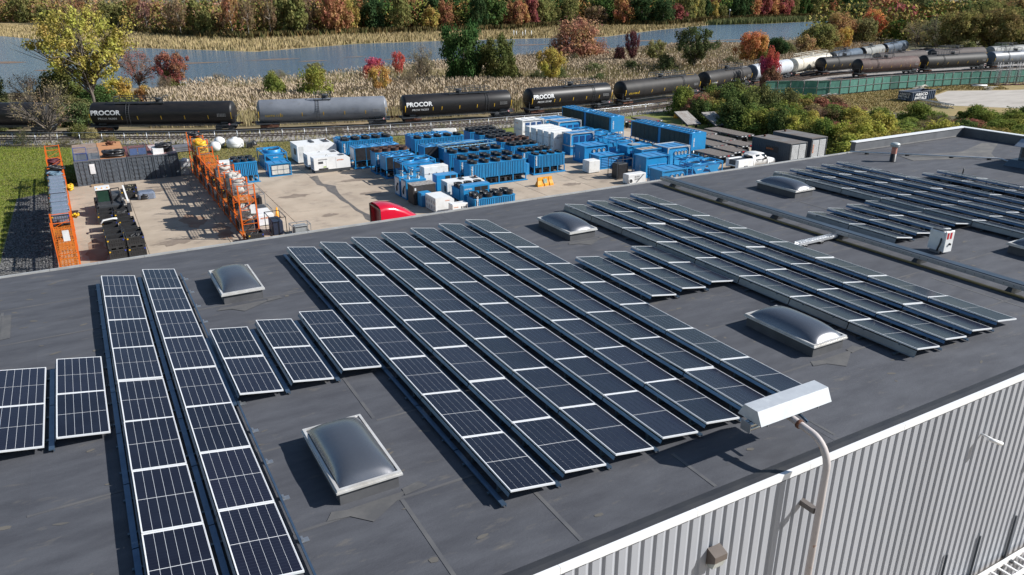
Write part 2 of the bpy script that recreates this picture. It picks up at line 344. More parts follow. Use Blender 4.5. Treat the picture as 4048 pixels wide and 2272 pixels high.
# front edge: tapered flashing + white fascia lengths
wp('edge_flashing', MB().add([(X0,Y0+.35,RZ+.012),(X1,Y0+.35,RZ+.012),(X1,Y0+.16,RZ+.075),(X0,Y0+.16,RZ+.075),(X0,Y0,RZ+.085),(X1,Y0,RZ+.085)], [(0,1,2,3),(3,2,5,4)]), FLASH)
for i in range(36):
    x = -22+3.05*i+.2
    if x+3.04 > X1: break
    ob('fascia', MB().box(0,-.07,-.055,3.043,.012,.092), TRIMW, wh, (x-20, Y0-19, RZ))
# far edge metal
for i in range(31):
    x = -53.8+3.05*i
    ob('edge_trim', MB().box(0,-.06,-.1,3.04,.05,.06).box(1.5,-.065,-.1,1.56,.055,.065), mat('edge_metal', (.5,.5,.49), .5, .3, c2=(.4,.39,.37), sc=2), wh, (x-20, Y1-19, RZ))
# ribbed wall panels (four ribs each)
WALLM = mat('wall_cladding', (.36,.372,.4), .42, c2=(.33,.342,.37), sc=.5, st=(1,1,.15), ovar=.035)
p_ = .287; prof = []
for k in range(4): prof += [(k*p_, 0), (k*p_+.125, 0), (k*p_+.195, .036), (k*p_+.235, .036), (k*p_+.262, 0)]
prof.append((4*p_-.001, 0))
mb = MB(); n = len(prof)
mb.add([(x,-.05+d,-.3) for x,d in prof]+[(x,-.05+d,RZ-.08) for x,d in prof], [(i,i+1,n+i+1,n+i) for i in range(n-1)])
pm = mb.mesh('wall_panel', WALLM)
for i in range(46): ob('wall_panel', pm, None, wh, (-6+i*4*p_-20, Y0-.012-19, 0))
# parapet at the far right corner
PAR = mat('parapet_membrane', (.14,.145,.155), .7, c2=(.1,.105,.115), sc=1.2)
wp('parapet', MB().box(40.9,Y1+.05,RZ-.4,X1+.3,Y1+.38,RZ+.56).box(X1-.0,18,RZ-.4,X1+.3,Y1+.05,RZ+.56), PAR)
wp('parapet_coping', MB().box(40.85,Y1,RZ+.56,X1+.36,Y1+.43,RZ+.6).box(X1-.06,18,RZ+.56,X1+.36,Y1-.003,RZ+.6), TRIMW)
wp('parapet_cant', MB().add([(40.9,Y1-.02,RZ+.02),(X1,Y1-.02,RZ+.02),(X1,Y1+.052,RZ+.09),(40.9,Y1+.052,RZ+.09)], [(0,1,2,3)]), PATCHM)
# patches round skylights and pale worn strips
def patch(pts, z=.016): wp('roof_patch', MB().add([(x,y,RZ+z) for x,y in pts], [tuple(range(len(pts)))]), PATCHM)
for sx, sy in [(3.55,13.15),(3.5,24.6),(16.4,13.0),(16.5,24.7)]:
    patch([(sx-.72,sy-1.38),(sx-.2,sy-1.95),(sx+.75,sy-1.36)], .0165)
    patch([(sx-.95,sy-1.52),(sx-.5,sy-1.6),(sx-.45,sy-1.4),(sx-.8,sy-1.3)], .019); patch([(sx+.6,sy-1.5),(sx+1.1,sy-1.42),(sx+1.0,sy-1.2),(sx+.62,sy-1.28)], .019)
patch([(-3.15,23.9),(-2.9,23.95),(-2.95,25.9),(-3.2,25.9)]); patch([(-4.2,20.6),(-3.95,20.6),(-4.1,23.2),(-4.35,23.2)])
wp('worn_patch', MB().add([(41.5,26.4,RZ+.021),(46.5,24.6,RZ+.021),(47.5,25.4,RZ+.021),(51,27,RZ+.021),(50.5,27.7,RZ+.021),(46.5,26.6,RZ+.021),(42,27.6,RZ+.021)], [tuple(range(7))]), mat('worn_roof', (.17,.16,.145), .85, c2=(.09,.09,.094), sc=1.1))
# small dried stains scattered on the membrane
q = MB(); rs = random.Random(41)
for k in range(520):
    x, y = rs.uniform(-8,50), rs.uniform(9.1,29.5); a, b = rs.uniform(.04,.16), rs.uniform(.02,.07); th = rs.uniform(-.6,.6); n_ = 9
    q.add([(x+a*math.cos(th)*math.cos(2*math.pi*i/n_)*rs.uniform(.7,1.2)-b*math.sin(th)*math.sin(2*math.pi*i/n_), y+a*math.sin(th)*math.cos(2*math.pi*i/n_)+b*math.cos(th)*math.sin(2*math.pi*i/n_)*rs.uniform(.7,1.2), RZ+.0095) for i in range(n_)], [tuple(range(n_))])
tag(wp('roof_stains', q, mat('dried_stain', (.13,.118,.1), .9, c2=(.095,.09,.084), sc=1.5)), kind='stuff')
# ------------------------------------------------------------------ solar rows
CELL = bpy.data.materials.new('solar_cells'); CELL.use_nodes = True
t = CELL.node_tree; N, L = t.nodes, t.links; p = N['Principled BSDF']
p.inputs['Roughness'].default_value = .24; p.inputs['Specular IOR Level'].default_value = .6; p.inputs['Specular Tint'].default_value = (.66,.84,1,1)
tc = N.new('ShaderNodeTexCoord'); wv = N.new('ShaderNodeTexWave'); wv.wave_type = 'BANDS'; wv.bands_direction = 'Y'; wv.inputs['Scale'].default_value = 3.77; L.new(tc.outputs['Object'], wv.inputs['Vector'])
mr = N.new('ShaderNodeMapRange'); mr.inputs[1].default_value = .0; mr.inputs[2].default_value = .05; mr.inputs[3].default_value = 1; mr.inputs[4].default_value = 0; L.new(wv.outputs[0], mr.inputs[0])
mx = N.new('ShaderNodeMix'); mx.data_type = 'RGBA'; mx.inputs[6].default_value = (.0085,.0082,.0155,1); mx.inputs[7].default_value = (.02,.022,.034,1); L.new(mr.outputs[0], mx.inputs[0])
oi = N.new('ShaderNodeObjectInfo'); q = N.new('ShaderNodeMapRange'); q.inputs[3].default_value = .75; q.inputs[4].default_value = 1.35; L.new(oi.outputs['Random'], q.inputs[0]); h = N.new('ShaderNodeHueSaturation'); L.new(q.outputs[0], h.inputs['Value']); L.new(mx.outputs[2], h.inputs['Color'])
ge = N.new('ShaderNodeNewGeometry'); dn = N.new('ShaderNodeTexNoise'); dn.inputs['Scale'].default_value = 1.6; dn.inputs['Detail'].default_value = 5; L.new(ge.outputs['Position'], dn.inputs['Vector']); dr = N.new('ShaderNodeMapRange'); dr.inputs[1].default_value = .4; dr.inputs[2].default_value = .8; dr.inputs[3].default_value = .0; dr.inputs[4].default_value = .22; L.new(dn.outputs[0], dr.inputs[0])
dx = N.new('ShaderNodeMix'); dx.data_type = 'RGBA'; L.new(dr.outputs[0], dx.inputs[0]); L.new(h.outputs[0], dx.inputs[6]); dx.inputs[7].default_value = (.025,.032,.052,1); L.new(dx.outputs[2], p.inputs['Base Color'])
BACK = mat('backsheet', (.8,.81,.83), .12, c2=(.78,.79,.81))
FRAME = mat('panel_frame', (.8,.81,.82), .38, .15, c2=(.76,.77,.78), sc=4)
DEFL = mat('wind_deflector_metal', (.13,.2,.29), .35, .7, c2=(.09,.15,.23), sc=3)  # galvanised sheet; its bluish look in shade is put into the colour
RAILB = mat('racking_steel', (.1,.14,.18), .4, .6)
ZH, ZL, WX, ML = .36, .2, 1.0, 2.09
tl = lambda x: ZH+(ZL-ZH)*x/WX
def tbox(mb, x0, y0, x1, y1, up, dn, mi=0):
    mb.add([(x0,y0,tl(x0)-dn),(x1,y0,tl(x1)-dn),(x1,y1,tl(x1)-dn),(x0,y1,tl(x0)-dn),(x0,y0,tl(x0)+up),(x1,y0,tl(x1)+up),(x1,y1,tl(x1)+up),(x0,y1,tl(x0)+up)],
           [(0,3,2,1),(4,5,6,7),(0,1,5,4),(1,2,6,5),(2,3,7,6),(3,0,4,7)], mi)
fm = MB(); fw = .014
for a in ((0,-ML,fw,0),(WX-fw,-ML,WX,0),(fw,-ML,WX-fw,-ML+.025),(fw,-.025,WX-fw,0)): tbox(fm, a[0],a[1],a[2],a[3], 0, .04)
fmesh = fm.mesh('module', FRAME)
gm = MB(); tbox(gm, fw+.001,-ML+.026,WX-fw-.001,-.026, -.005, .02, 0)
cw = (WX-2*fw-.016)/6
for half in range(2):
    ya = -.032-half*(ML/2-.025); yb = ya-(ML/2-.025-.014)
    for k in range(6):
        xa = fw+.008+k*cw+.0035; tbox(gm, xa, yb, xa+cw-.007, ya, -.002, .004, 1)
gmesh = gm.mesh('cell_pane', [BACK, CELL])
dm = MB(); dm.add([(-.015,-ML,ZH-.06),(-.05,-ML,ZH-.13),(-.05,0,ZH-.13),(-.015,0,ZH-.06)], [(0,3,2,1)]); dm.box(-.19,-ML,.07,-.1,0,.1).box(-.1,-ML,.03,-.085,0,.1)
dmesh = dm.mesh('wind_deflector', DEFL)
dm = MB(); dm.add([(-.01,-ML,ZH-.07),(-.06,-ML,.13),(-.06,0,.13),(-.01,0,ZH-.07),(-.1,-ML,.11),(-.1,0,.11)], [(0,3,2,1),(1,2,5,4)])
dmesh3 = dm.mesh('wind_deflector', mat('shade_blue_deflector', (.1,.15,.215), .4, .6, c2=(.08,.12,.175), sc=2))  # blue of the shaded metal painted into this sheet
dmesh2 = dm.mesh('wind_deflector', mat('pale_deflector', (.25,.26,.26), .5, .4, c2=(.2,.21,.21), sc=2))
rm = MB().box(-.23,-.03,.03,WX+.03,.03,.07).box(-.02,-.025,.07,.02,.025,ZH-.045).box(WX-.08,-.025,.07,WX-.04,.025,ZL-.02)
rmesh = rm.mesh('support_rail', RAILB)
bal = MB().box(.3,-.2,.03,.7,.2,.12).mesh('ballast_block', mat('ballast_block', (.3,.3,.29), .9))
def row(x, y, n, label, group, pale=False):
    full = False
    r = thing('solar_row', label, 'solar panels', (x, y, RZ), 0, group)
    for k in range(n):
        mo = ob('module', fmesh, None, r, (0, -2.12*k-.015, 0)); mo.rotation_euler = (rng.gauss(0,.0035), rng.gauss(0,.006), rng.gauss(0,.0012)); ob('cell_pane', gmesh, None, mo)
        ob('wind_deflector', dmesh2 if pale else dmesh3 if full else dmesh, None, r, (0, -2.12*k-.015, 0))
        for d in (.5, 1.6): ob('support_rail', rmesh, None, r, (0, -2.12*k-d, 0))
        ob('ballast_block', bal, None, r, (0, -2.12*k-1.05, 0))
ORD = ['next to', 'second from', 'third from', 'fourth from', 'fifth from', 'sixth from', 'seventh from']
for x, q_ in ((-1.69,'beside the lone long pair'), (-2.95,'one row away from the lone long pair')): row(x, 20.95, 2, 'short two-module solar row at the roof end, '+q_, 'short solar rows at the roof end')
for x, q_ in ((-.4,'on the roof-end side'), (.86,'on the skylight side, with a clip rail')): row(x, 27.3, 8, 'long solar row of the lone pair, '+q_, 'pair of long solar rows')
for i in range(3): row(2.06+1.245*i, 20.96, 2, 'short solar row between two skylights, '+ORD[i]+' the lone long pair', 'short solar rows between near skylights')
for i in range(7): row(5.77+1.226*i, 27.3, 8, 'long solar row of the seven-row block, '+ORD[i]+' the three short rows', 'block of seven solar rows')
for i in range(3): row(14.42+1.235*i, 21.04, 2, 'short two-module solar row '+ORD[i]+' the seven-row block', 'short solar rows in the middle')
for i in range(4): row(18.05+1.22*i, 27.32, 8, 'long solar row of the four-row block, '+ORD[3-i]+' the long cable tray', 'block of four solar rows', i == 0)
for i in range(4): row(26.37+1.25*i, 21.08, 2, 'short solar row behind the inverter box, '+ORD[i]+' the long cable tray', 'short solar rows by the inverter', i == 0)
for i in range(5): row(31.2+1.222*i, 27.4, 8, 'long solar row in the far block, '+ORD[4-i]+' the capped vent pipe', 'far block of long solar rows', i == 0)
for i in range(2): row(37.6+1.25*i, 23.31, 6, 'solar row that starts further back, '+ORD[1-i]+' the rooftop air unit', 'solar rows by the air unit')
# small clips beside the second row
clipm = MB().box(0,-.06,.012,.16,.06,.03).box(.02,-.05,.03,.06,.05,.09).mesh('clip', GALV)
rl = thing('roof_conduit_rail', 'thin metal rail with small clips along the right of the lone pair of rows', 'rail', (2.02,27,RZ))
ob('rail', MB().box(-.03,-17,.06,.01,0,.1), DEFL, rl)
for k in range(12): ob('clip', clipm, None, rl, (0, -.5-1.38*k, 0))
# ------------------------------------------------------------------ skylights
DOME = bpy.data.materials.new('smoked_acrylic'); DOME.use_nodes = True
t = DOME.node_tree; N, L = t.nodes, t.links; N.clear()
o_ = N.new('ShaderNodeOutputMaterial'); tr = N.new('ShaderNodeBsdfTransparent'); tr.inputs[0].default_value = (.3,.31,.33,1)
gl = N.new('ShaderNodeBsdfGlossy'); gl.inputs['Roughness'].default_value = .25; gl.inputs[0].default_value = (.95,.95,1,1)
df = N.new('ShaderNodeBsdfDiffuse'); df.inputs[0].default_value = (.19,.205,.23,1)
fr = N.new('ShaderNodeFresnel'); fr.inputs[0].default_value = 2.5; m1 = N.new('ShaderNodeMixShader'); m1.inputs[0].default_value = .3; m2 = N.new('ShaderNodeMixShader')
L.new(tr.outputs[0], m1.inputs[1]); L.new(df.outputs[0], m1.inputs[2]); L.new(fr.outputs[0], m2.inputs[0]); L.new(m1.outputs[0], m2.inputs[1]); L.new(gl.outputs[0], m2.inputs[2]); L.new(m2.outputs[0], o_.inputs[0])
SKW, SKL, SKH = .645, 1.24, .36
def mk_sky():
    r = thing('skylight', 'x', 'skylight')
    c = MB()
    for a in ((-SKW+.05,-SKL+.05,SKW-.05,-SKL+.1),(-SKW+.05,SKL-.1,SKW-.05,SKL-.05),(-SKW+.05,-SKL+.1,-SKW+.1,SKL-.1),(SKW-.1,-SKL+.1,SKW-.05,SKL-.1)): c.box(a[0],a[1],0,a[2],a[3],SKH-.06)
    ob('curb', c, mat('curb_flashing', (.1,.1,.105), .7, c2=(.07,.07,.075), sc=2), r)
    ob('well', MB().box(-SKW+.1,-SKL+.1,.02,SKW-.1,SKL-.1,.03), mat('well_floor', (.2,.18,.15), .8, c2=(.05,.05,.05), sc=1.1), r)
    f = MB()
    for z0, z1, e in ((SKH-.06,SKH-.02,.02),(SKH-.015,SKH+.03,0)):
        for a in ((-SKW-e,-SKL-e,SKW+e,-SKL+.055),(-SKW-e,SKL-.055,SKW+e,SKL+e),(-SKW-e,-SKL+.055,-SKW+.055,SKL-.055),(SKW-.055,-SKL+.055,SKW+e,SKL-.055)): f.box(a[0],a[1],z0,a[2],a[3],z1)
    ob('frame', f, mat('skylight_frame', (.72,.71,.69), .4, .3, c2=(.55,.53,.5), sc=3), r)
    d = MB(); nx, ny = 18, 28; vs = []
    for j in range(ny+1):
        for i in range(nx+1):
            u, v = -1+2*i/nx, -1+2*j/ny
            b = max(0,(1-abs(u)**2.6))**.62*max(0,(1-abs(v)**3.2))**.62
            vs.append((u*(SKW-.056), v*(SKL-.056), SKH-.005+.33*b))
    d.add(vs, [(j*(nx+1)+i, j*(nx+1)+i+1, (j+1)*(nx+1)+i+1, (j+1)*(nx+1)+i) for j in range(ny) for i in range(nx)], 0, True)
    ob('dome', d, DOME, r); return r
sk = mk_sky(); first = True
for x, y, lb in [(3.56,13.16,'smoked dome skylight with triangular patch before it, by the short rows'),(3.45,24.7,'smoked dome skylight near the orange racks beyond the roof edge'),(16.45,13.05,'smoked dome skylight beside the lamp and the four-row block'),(16.45,24.75,'smoked dome skylight between the seven-row and four-row blocks'),(29.35,25.0,'smoked dome skylight at the corner of the far solar block'),(29.9,13.1,'smoked dome skylight behind the white inverter box')]:
    if first: sk.location = (x,y,RZ); sk['label'] = lb; first = False
    else: copytree(sk, None, (x,y,RZ), None, lb)
# ------------------------------------------------------------------ cable trays, inverter, vent, air unit, conduit
ct = thing('cable_tray', 'long grey cable tray crossing the roof on small blocks', 'cable tray', (25.15,29.3,RZ))
for i in range(8):
    y = -2.95*i
    ob('tray_length', MB().box(-.02,y-2.94,.22,.02,y,.36).box(.3,y-2.94,.22,.34,y,.36).box(.02,y-2.94,.2,.3,y,.225), GALV, ct)
    m_ = MB()
    for k in range(9): m_.box(-.026,y-.2-.32*k,.28,-.02,y-.17-.32*k,.3)
    ob('tray_holes', m_, DARK, ct)
    ob('tray_cover', MB().box(.05,y-2.94,.36,.36,y,.385), mat('tray_cover', (.09,.12,.16), .4, .5), ct)
for i in range(7): 
    y = -.9-3.3*i; ob('support_block', MB().add([(-.15,y-.12,.015),(.5,y-.12,.015),(.5,y+.12,.015),(-.15,y+.12,.015),(-.02,y-.07,.2),(.38,y-.07,.2),(.38,y+.07,.2),(-.02,y+.07,.2)],[(0,1,5,4),(1,2,6,5),(2,3,7,6),(3,0,4,7),(4,5,6,7)]), BLACK, ct)
ob('cable', MB().tube([(-.16,-.5,.05),(-.2,-8,.05),(-.13,-15,.05),(-.2,-22,.05)], .04, 6), mat('tan_cable', (.3,.22,.09), .7), ct)
bt = thing('branch_tray', 'short perforated metal tray branching off the long cable tray', 'cable tray', (22.95,18.62,RZ))
ob('tray', MB().box(0,-.14,.1,2.2,-.11,.2).box(0,.11,.1,2.2,.14,.2).box(0,-.11,.09,2.2,.11,.105), ALU, bt)
ob('rung_run', (lambda q: [q.box(.08+.15*k,-.12,.2,.13+.15*k,.12,.215) for k in range(14)] and q)(MB()), ALU, bt)
for x in (.3,1.2,2.0): ob('support_block', MB().box(x-.08,-.2,.015,x+.08,.2,.09), BLACK, bt)
iv = thing('inverter_box', 'white inverter cabinet with red labels standing by the cable tray', 'inverter', (26.9,15.35,RZ), R_(-4))
ob('cabinet', MB().bbox(0,0,.12,.34,.62,.86,.03), WHITE, iv)
ob('front_cover', MB().bbox(.0,-.06,.1,.46,-.002,.9,.02), WHITE, iv)
ob('stand', MB().box(.0,.1,.016,.04,.5,.12).box(.3,.1,.016,.34,.5,.12), GALV, iv)
ob('heat_sink', MB().box(.03,.1,.862,.32,.55,.9), DKGREY, iv)
for x in (.06,.22): ob('warning_label', MB().box(x,-.066,.6,x+.1,-.061,.84), mat('red_label', (.6,.02,.03), .5), iv)
ob('knob', MB().lathe([(.0,.0),(.045,0),(.045,.05),(0,.05)],10,(.26,-.11,.4),'y'), BLACK, iv)
ob('conduit_bundle', MB().tube([(.02,.2,.12),(-.12,.1,.2),(-.1,.05,.45),(.0,.1,.6)], .035, 6), BLACK, iv)
vp = thing('vent_pipe', 'capped vent pipe with pink band and black base on the roof', 'vent', (40.3,26.9,RZ))
ob('base_boot', MB().lathe([(.0,.46),(.165,.46),(.17,.02),(.24,.015)],16), BLACK, vp)
ob('stack', MB().lathe([(.15,.45),(.15,.92)],16), mat('pink_primer', (.55,.24,.18), .7, c2=(.45,.18,.13), sc=4), vp)
ob('cap', MB().lathe([(0,1.1),(.14,1.1),(.24,1.05),(.27,.97),(.24,.95),(.26,.9),(.23,.86),(0,.86)],20), mat('cap_metal', (.5,.54,.54), .5, .3), vp)
au = thing('air_unit', 'tall grey rooftop air unit on a wide curb at the roof end', 'air unit', (45.0,23.0,RZ))
ob('curb', MB().add([(-.25,-4,.01),(4,-4,.01),(4,.15,.01),(-.25,.15,.01),(-.05,-4,.36),(4,-4,.36),(4,-.05,.36),(-.05,-.05,.36)],[(0,1,5,4),(1,2,6,5),(2,3,7,6),(3,0,4,7),(4,5,6,7)]), mat('curb_metal', (.11,.15,.19), .4, .6), au)
ob('housing', MB().bbox(.35,-3.9,.36,3.8,-.25,1.5,.04), mat('unit_metal', (.13,.17,.21), .45, .4, c2=(.1,.13,.17), sc=1.5), au)
ob('top_box', MB().bbox(.6,-3.9,1.5,3.8,-.3,1.8,.04), mat('unit_top', (.3,.35,.42), .45, .4), au)
ob('intake_hood', MB().add([(-.25,-3.5,1.15),(.349,-3.5,1.15),(.349,-3.5,1.5),(-.25,-.2,1.15),(.349,-.2,1.15),(.349,-.2,1.5)],[(0,1,2),(3,5,4),(0,2,5,3),(0,3,4,1)]), mat('hood_metal', (.4,.45,.52), .4, .5), au)
ob('intake_screen', MB().box(.3,-3.4,.5,.345,-.4,1.13), DKGREY, au)
cd = thing('conduit', 'thin metal conduit running across the roof to the air unit', 'conduit', (40.2,29.7,RZ))
ob('pipe', MB().tube([(0,0,.12),(5.6,-5.6,.12),(5.75,-5.75,.1),(5.6,-6.3,.05)], .045, 6), ALU, cd)
for k in (.12,.4,.7,.95): ob('support', MB().box(5.6*k-.08,-5.6*k-.08,.012,5.6*k+.08,-5.6*k+.08,.096), BLACK, cd)
pt = thing('pipe_stub', 'small bent black pipe stub behind the last solar row', 'pipe', (40.0,22.6,RZ))
ob('stub', MB().tube([(0,0,.01),(.02,0,.35),(.05,0,.45)], [.04,.03,.03], 8), BLACK, pt)
# ------------------------------------------------------------------ lamp post and wall fittings
PINK = mat('faded_pink_paint', (.5,.455,.44), .6, c2=(.42,.375,.36), sc=2.2, c3=(.3,.13,.06), sc3=4, lo3=.66, hi3=.74)
lp = thing('lamp_post', 'gooseneck lamp post with long silver hood leaning over the roof edge', 'lamp', (11.66,8.0,0))
arc = [(0,0,0),(0,0,8.75)]
for k in range(1,9):
    a = R_(11.25*k*.93); arc.append((-.02*k/8, .5*(1-math.cos(a))*1.0, 8.75+.6*math.sin(a)))
arc += [(-.03,.95,9.42),(-.04,1.35,9.46)]
ob('pole', MB().tube(arc, [.074]*len(arc), 16), PINK, lp)
ob('collar', MB().tube([(-.03,.72,9.385),(-.03,.78,9.395)], .1, 16), RUST, lp)
hx0, hx1 = -.95, 1.12
ob('hood', (lambda q: q.add([(x,y,z) for x in (hx0,hx1) for y,z in ((.92,9.5),(1.06,9.78),(1.42,9.78),(1.56,9.5))]+[(x,y,z) for x in (hx0+.02,hx1-.02) for y,z in ((.94,9.5),(1.07,9.76),(1.41,9.76),(1.54,9.5))],
   [(0,4,5,1),(1,5,6,2),(2,6,7,3),(0,1,2,3),(7,6,5,4),(8,9,13,12),(9,10,14,13),(10,11,15,14),(0,3,11,8),(4,12,15,7)]))(MB()), mat('hood_zinc', (.62,.64,.66), .42, .35, c2=(.56,.58,.6), sc=4, c3=(.68,.7,.71), sc3=6), lp)
for x0, x1 in ((-1.05,-.55),(.45,.95)):
    q = MB()
    for yy, zz in ((1.16,9.44),(1.28,9.44),(1.16,9.35),(1.28,9.35)): q.tube([(x0,yy,zz),(x1,yy,zz)], .05, 8)
    ob('lamp_tube', q, STAINLESS, lp)
    ob('end_plate', MB().box(x0-.012,1.09,9.29,x0,1.35,9.5).box(x1,1.09,9.29,x1+.012,1.35,9.5), GALV, lp)
ob('cross_pipe', MB().tube([(-.56,1.22,9.42),(.46,1.22,9.42)], .065, 10), RUST, lp)
ob('stay', MB().bar((.3,1.2,9.42),(.22,.75,9.36),.03,.05), DEFL, lp)
ob('wall_bracket', MB().box(-.06,.08,7.62,.06,.5,7.74), mat('bracket_brown', (.16,.14,.13), .6), lp)
ob('base_plate', MB().box(-.2,-.2,-.02,.2,.2,.05), DKGREY, lp)
wl = thing('wall_light', 'brown box wall light with clear lower lens on the ribbed wall', 'wall light', (9.22,8.4,7.2))
ob('housing', MB().add([(-.16,-.2,.28),(.16,-.2,.28),(.16,.03,.36),(-.16,.03,.36),(-.16,-.2,.14),(.16,-.2,.14),(.16,.03,-.02),(-.16,.03,-.02)],[(0,1,2,3),(0,4,5,1),(1,5,6,2),(3,2,6,7),(0,3,7,4),(4,7,6,5)]), mat('bronze_paint', (.13,.105,.09), .5), wl)
ob('lens', MB().add([(-.14,-.19,.14),(.14,-.19,.14),(.14,-.13,-.05),(-.14,-.13,-.05),(-.14,.02,-.05),(.14,.02,-.05),(.14,.02,-.02),(-.14,.02,-.02)],[(0,3,2,1),(3,4,5,2),(0,7,4,3),(1,2,5,6)]), mat('frosted_lens', (.5,.52,.48), .25), wl)
sc_ = thing('security_camera', 'small white bullet camera on a bracket on the wall', 'camera', (18.2,8.4,7.28))
ob('mount', MB().tube([(0,.05,0),(0,-.12,.0),(.06,-.2,-.04)], .03, 8), WHITE, sc_)
ob('camera_body', MB().tube([(-.02,-.15,-.03),(.28,-.36,-.16)], .05, 10), WHITE, sc_)
for x, lb in ((17.95,'dark vertical conduit on the wall, the one nearest the lamp post'),(19.45,'dark vertical conduit on the wall, middle of three'),(21.2,'dark vertical conduit on the wall, farthest from the lamp post')):
    v = thing('wall_conduit', lb, 'conduit', (x,8.38,0))
    ob('pipe', MB().tube([(0,0,.0),(0,0,3.66)], .03, 8), DKGREY, v); ob('bracket', MB().box(-.05,-.25,2.15,.05,.05,2.22), DKGREY, v)
lt = thing('wall_cable_tray', 'white ladder cable tray along the foot of the wall', 'cable tray', (24,8.1,2.15))
ob('side_rail', MB().box(-14,.12,0,16,.2,.12), TRIMW, lt); ob('side_rail', MB().box(-14,-.36,0,16,-.28,.12), TRIMW, lt)
rg = MB().box(-.03,-.28,.03,.03,.12,.07).mesh('rung', TRIMW)
for k in range(60): ob('rung', rg, None, lt, (-13+.33*k,0,0))
ob('leg', MB().box(-.05,-.32,-2.16,.05,-.26,0), GALV, lt); ob('leg', MB().box(-5.05,-.32,-2.16,-4.95,-.26,0), GALV, lt)
sheet('side_pavement', [(-40,-40),(60,-40),(60,8.3),(-40,8.3)], -.02, CONC)
# ------------------------------------------------------------------ yard equipment
def mesh_fan(kind):
    # fan of unit diameter: shroud, hub and blades as parts
    sh = MB()
    if kind == 'tall': sh.lathe([(.47,0),(.47,.33),(.5,.37),(.43,.37),(.42,.02)], 20)
    elif kind == 'low': sh.lathe([(.5,0),(.46,.1),(.42,.1),(.42,.0)], 20)
    else: sh.lathe([(.5,0),(.48,.16),(.44,.18),(.42,.02)], 20)
    bl = MB(); bl.disc((0,0,.02), .42, 16, 0)
    hz = .26 if kind == 'tall' else .06
    for k in range(5):
        a = 2*math.pi*k/5; ca, sa = math.cos(a), math.sin(a); cb, sb = math.cos(a+.7), math.sin(a+.7)
        bl.add([(.08*ca,.08*sa,hz),(.4*ca,.4*sa,hz+.02),(.4*cb,.4*sb,hz-.05),(.08*cb,.08*sb,hz-.03)], [(0,1,2,3)], 1)
    bl.lathe([(.09,hz-.06),(.09,hz+.03),(0,hz+.035)], 10, mi=1)
    gr = MB()
    for r in (.16,.28,.4): gr.lathe([(r,hz+.075),(r+.012,hz+.075)], 20)
    for k in range(6):
        a = math.pi*k/6; gr.bar((-.42*math.cos(a),-.42*math.sin(a),hz+.075),(.42*math.cos(a),.42*math.sin(a),hz+.075),.012)
    return sh, bl, gr
FANBLADE = mat('fan_blades', (.3,.28,.22), .3, .7)
FANS = {}
def fan(parent, kind, x, y, z, dia, shroud, blade=None):
    k = (kind, shroud.name)
    if k not in FANS:
        sh, bl, gr = mesh_fan(kind)
        FANS[k] = (sh.mesh('fan', shroud), bl.mesh('fan_blades', [DARK, FANBLADE]), gr.mesh('fan_guard', shroud if kind == 'low' else DKGREY))
    f = ob('fan', FANS[k][0], None, parent, (x,y,z)); f.scale = (dia,dia,dia)
    ob('blades', FANS[k][1], None, f); ob('guard', FANS[k][2], None, f)
RUSTBLK = mat('rusty_shroud', (.14,.05,.025), .7, c2=(.05,.03,.025), sc=8)
def slats(x0, x1, z0, z1, y, n, w, mi=0, ax='x', d=.03):
    mb = MB()
    for k in range(n):
        a = x0+(x1-x0)*(k+.5)/n
        if ax == 'x': mb.box(a-w/2, y-d, z0, a+w/2, y, z1)
        else: mb.box(y-d, a-w/2, z0, y, a+w/2, z1)
    return mb
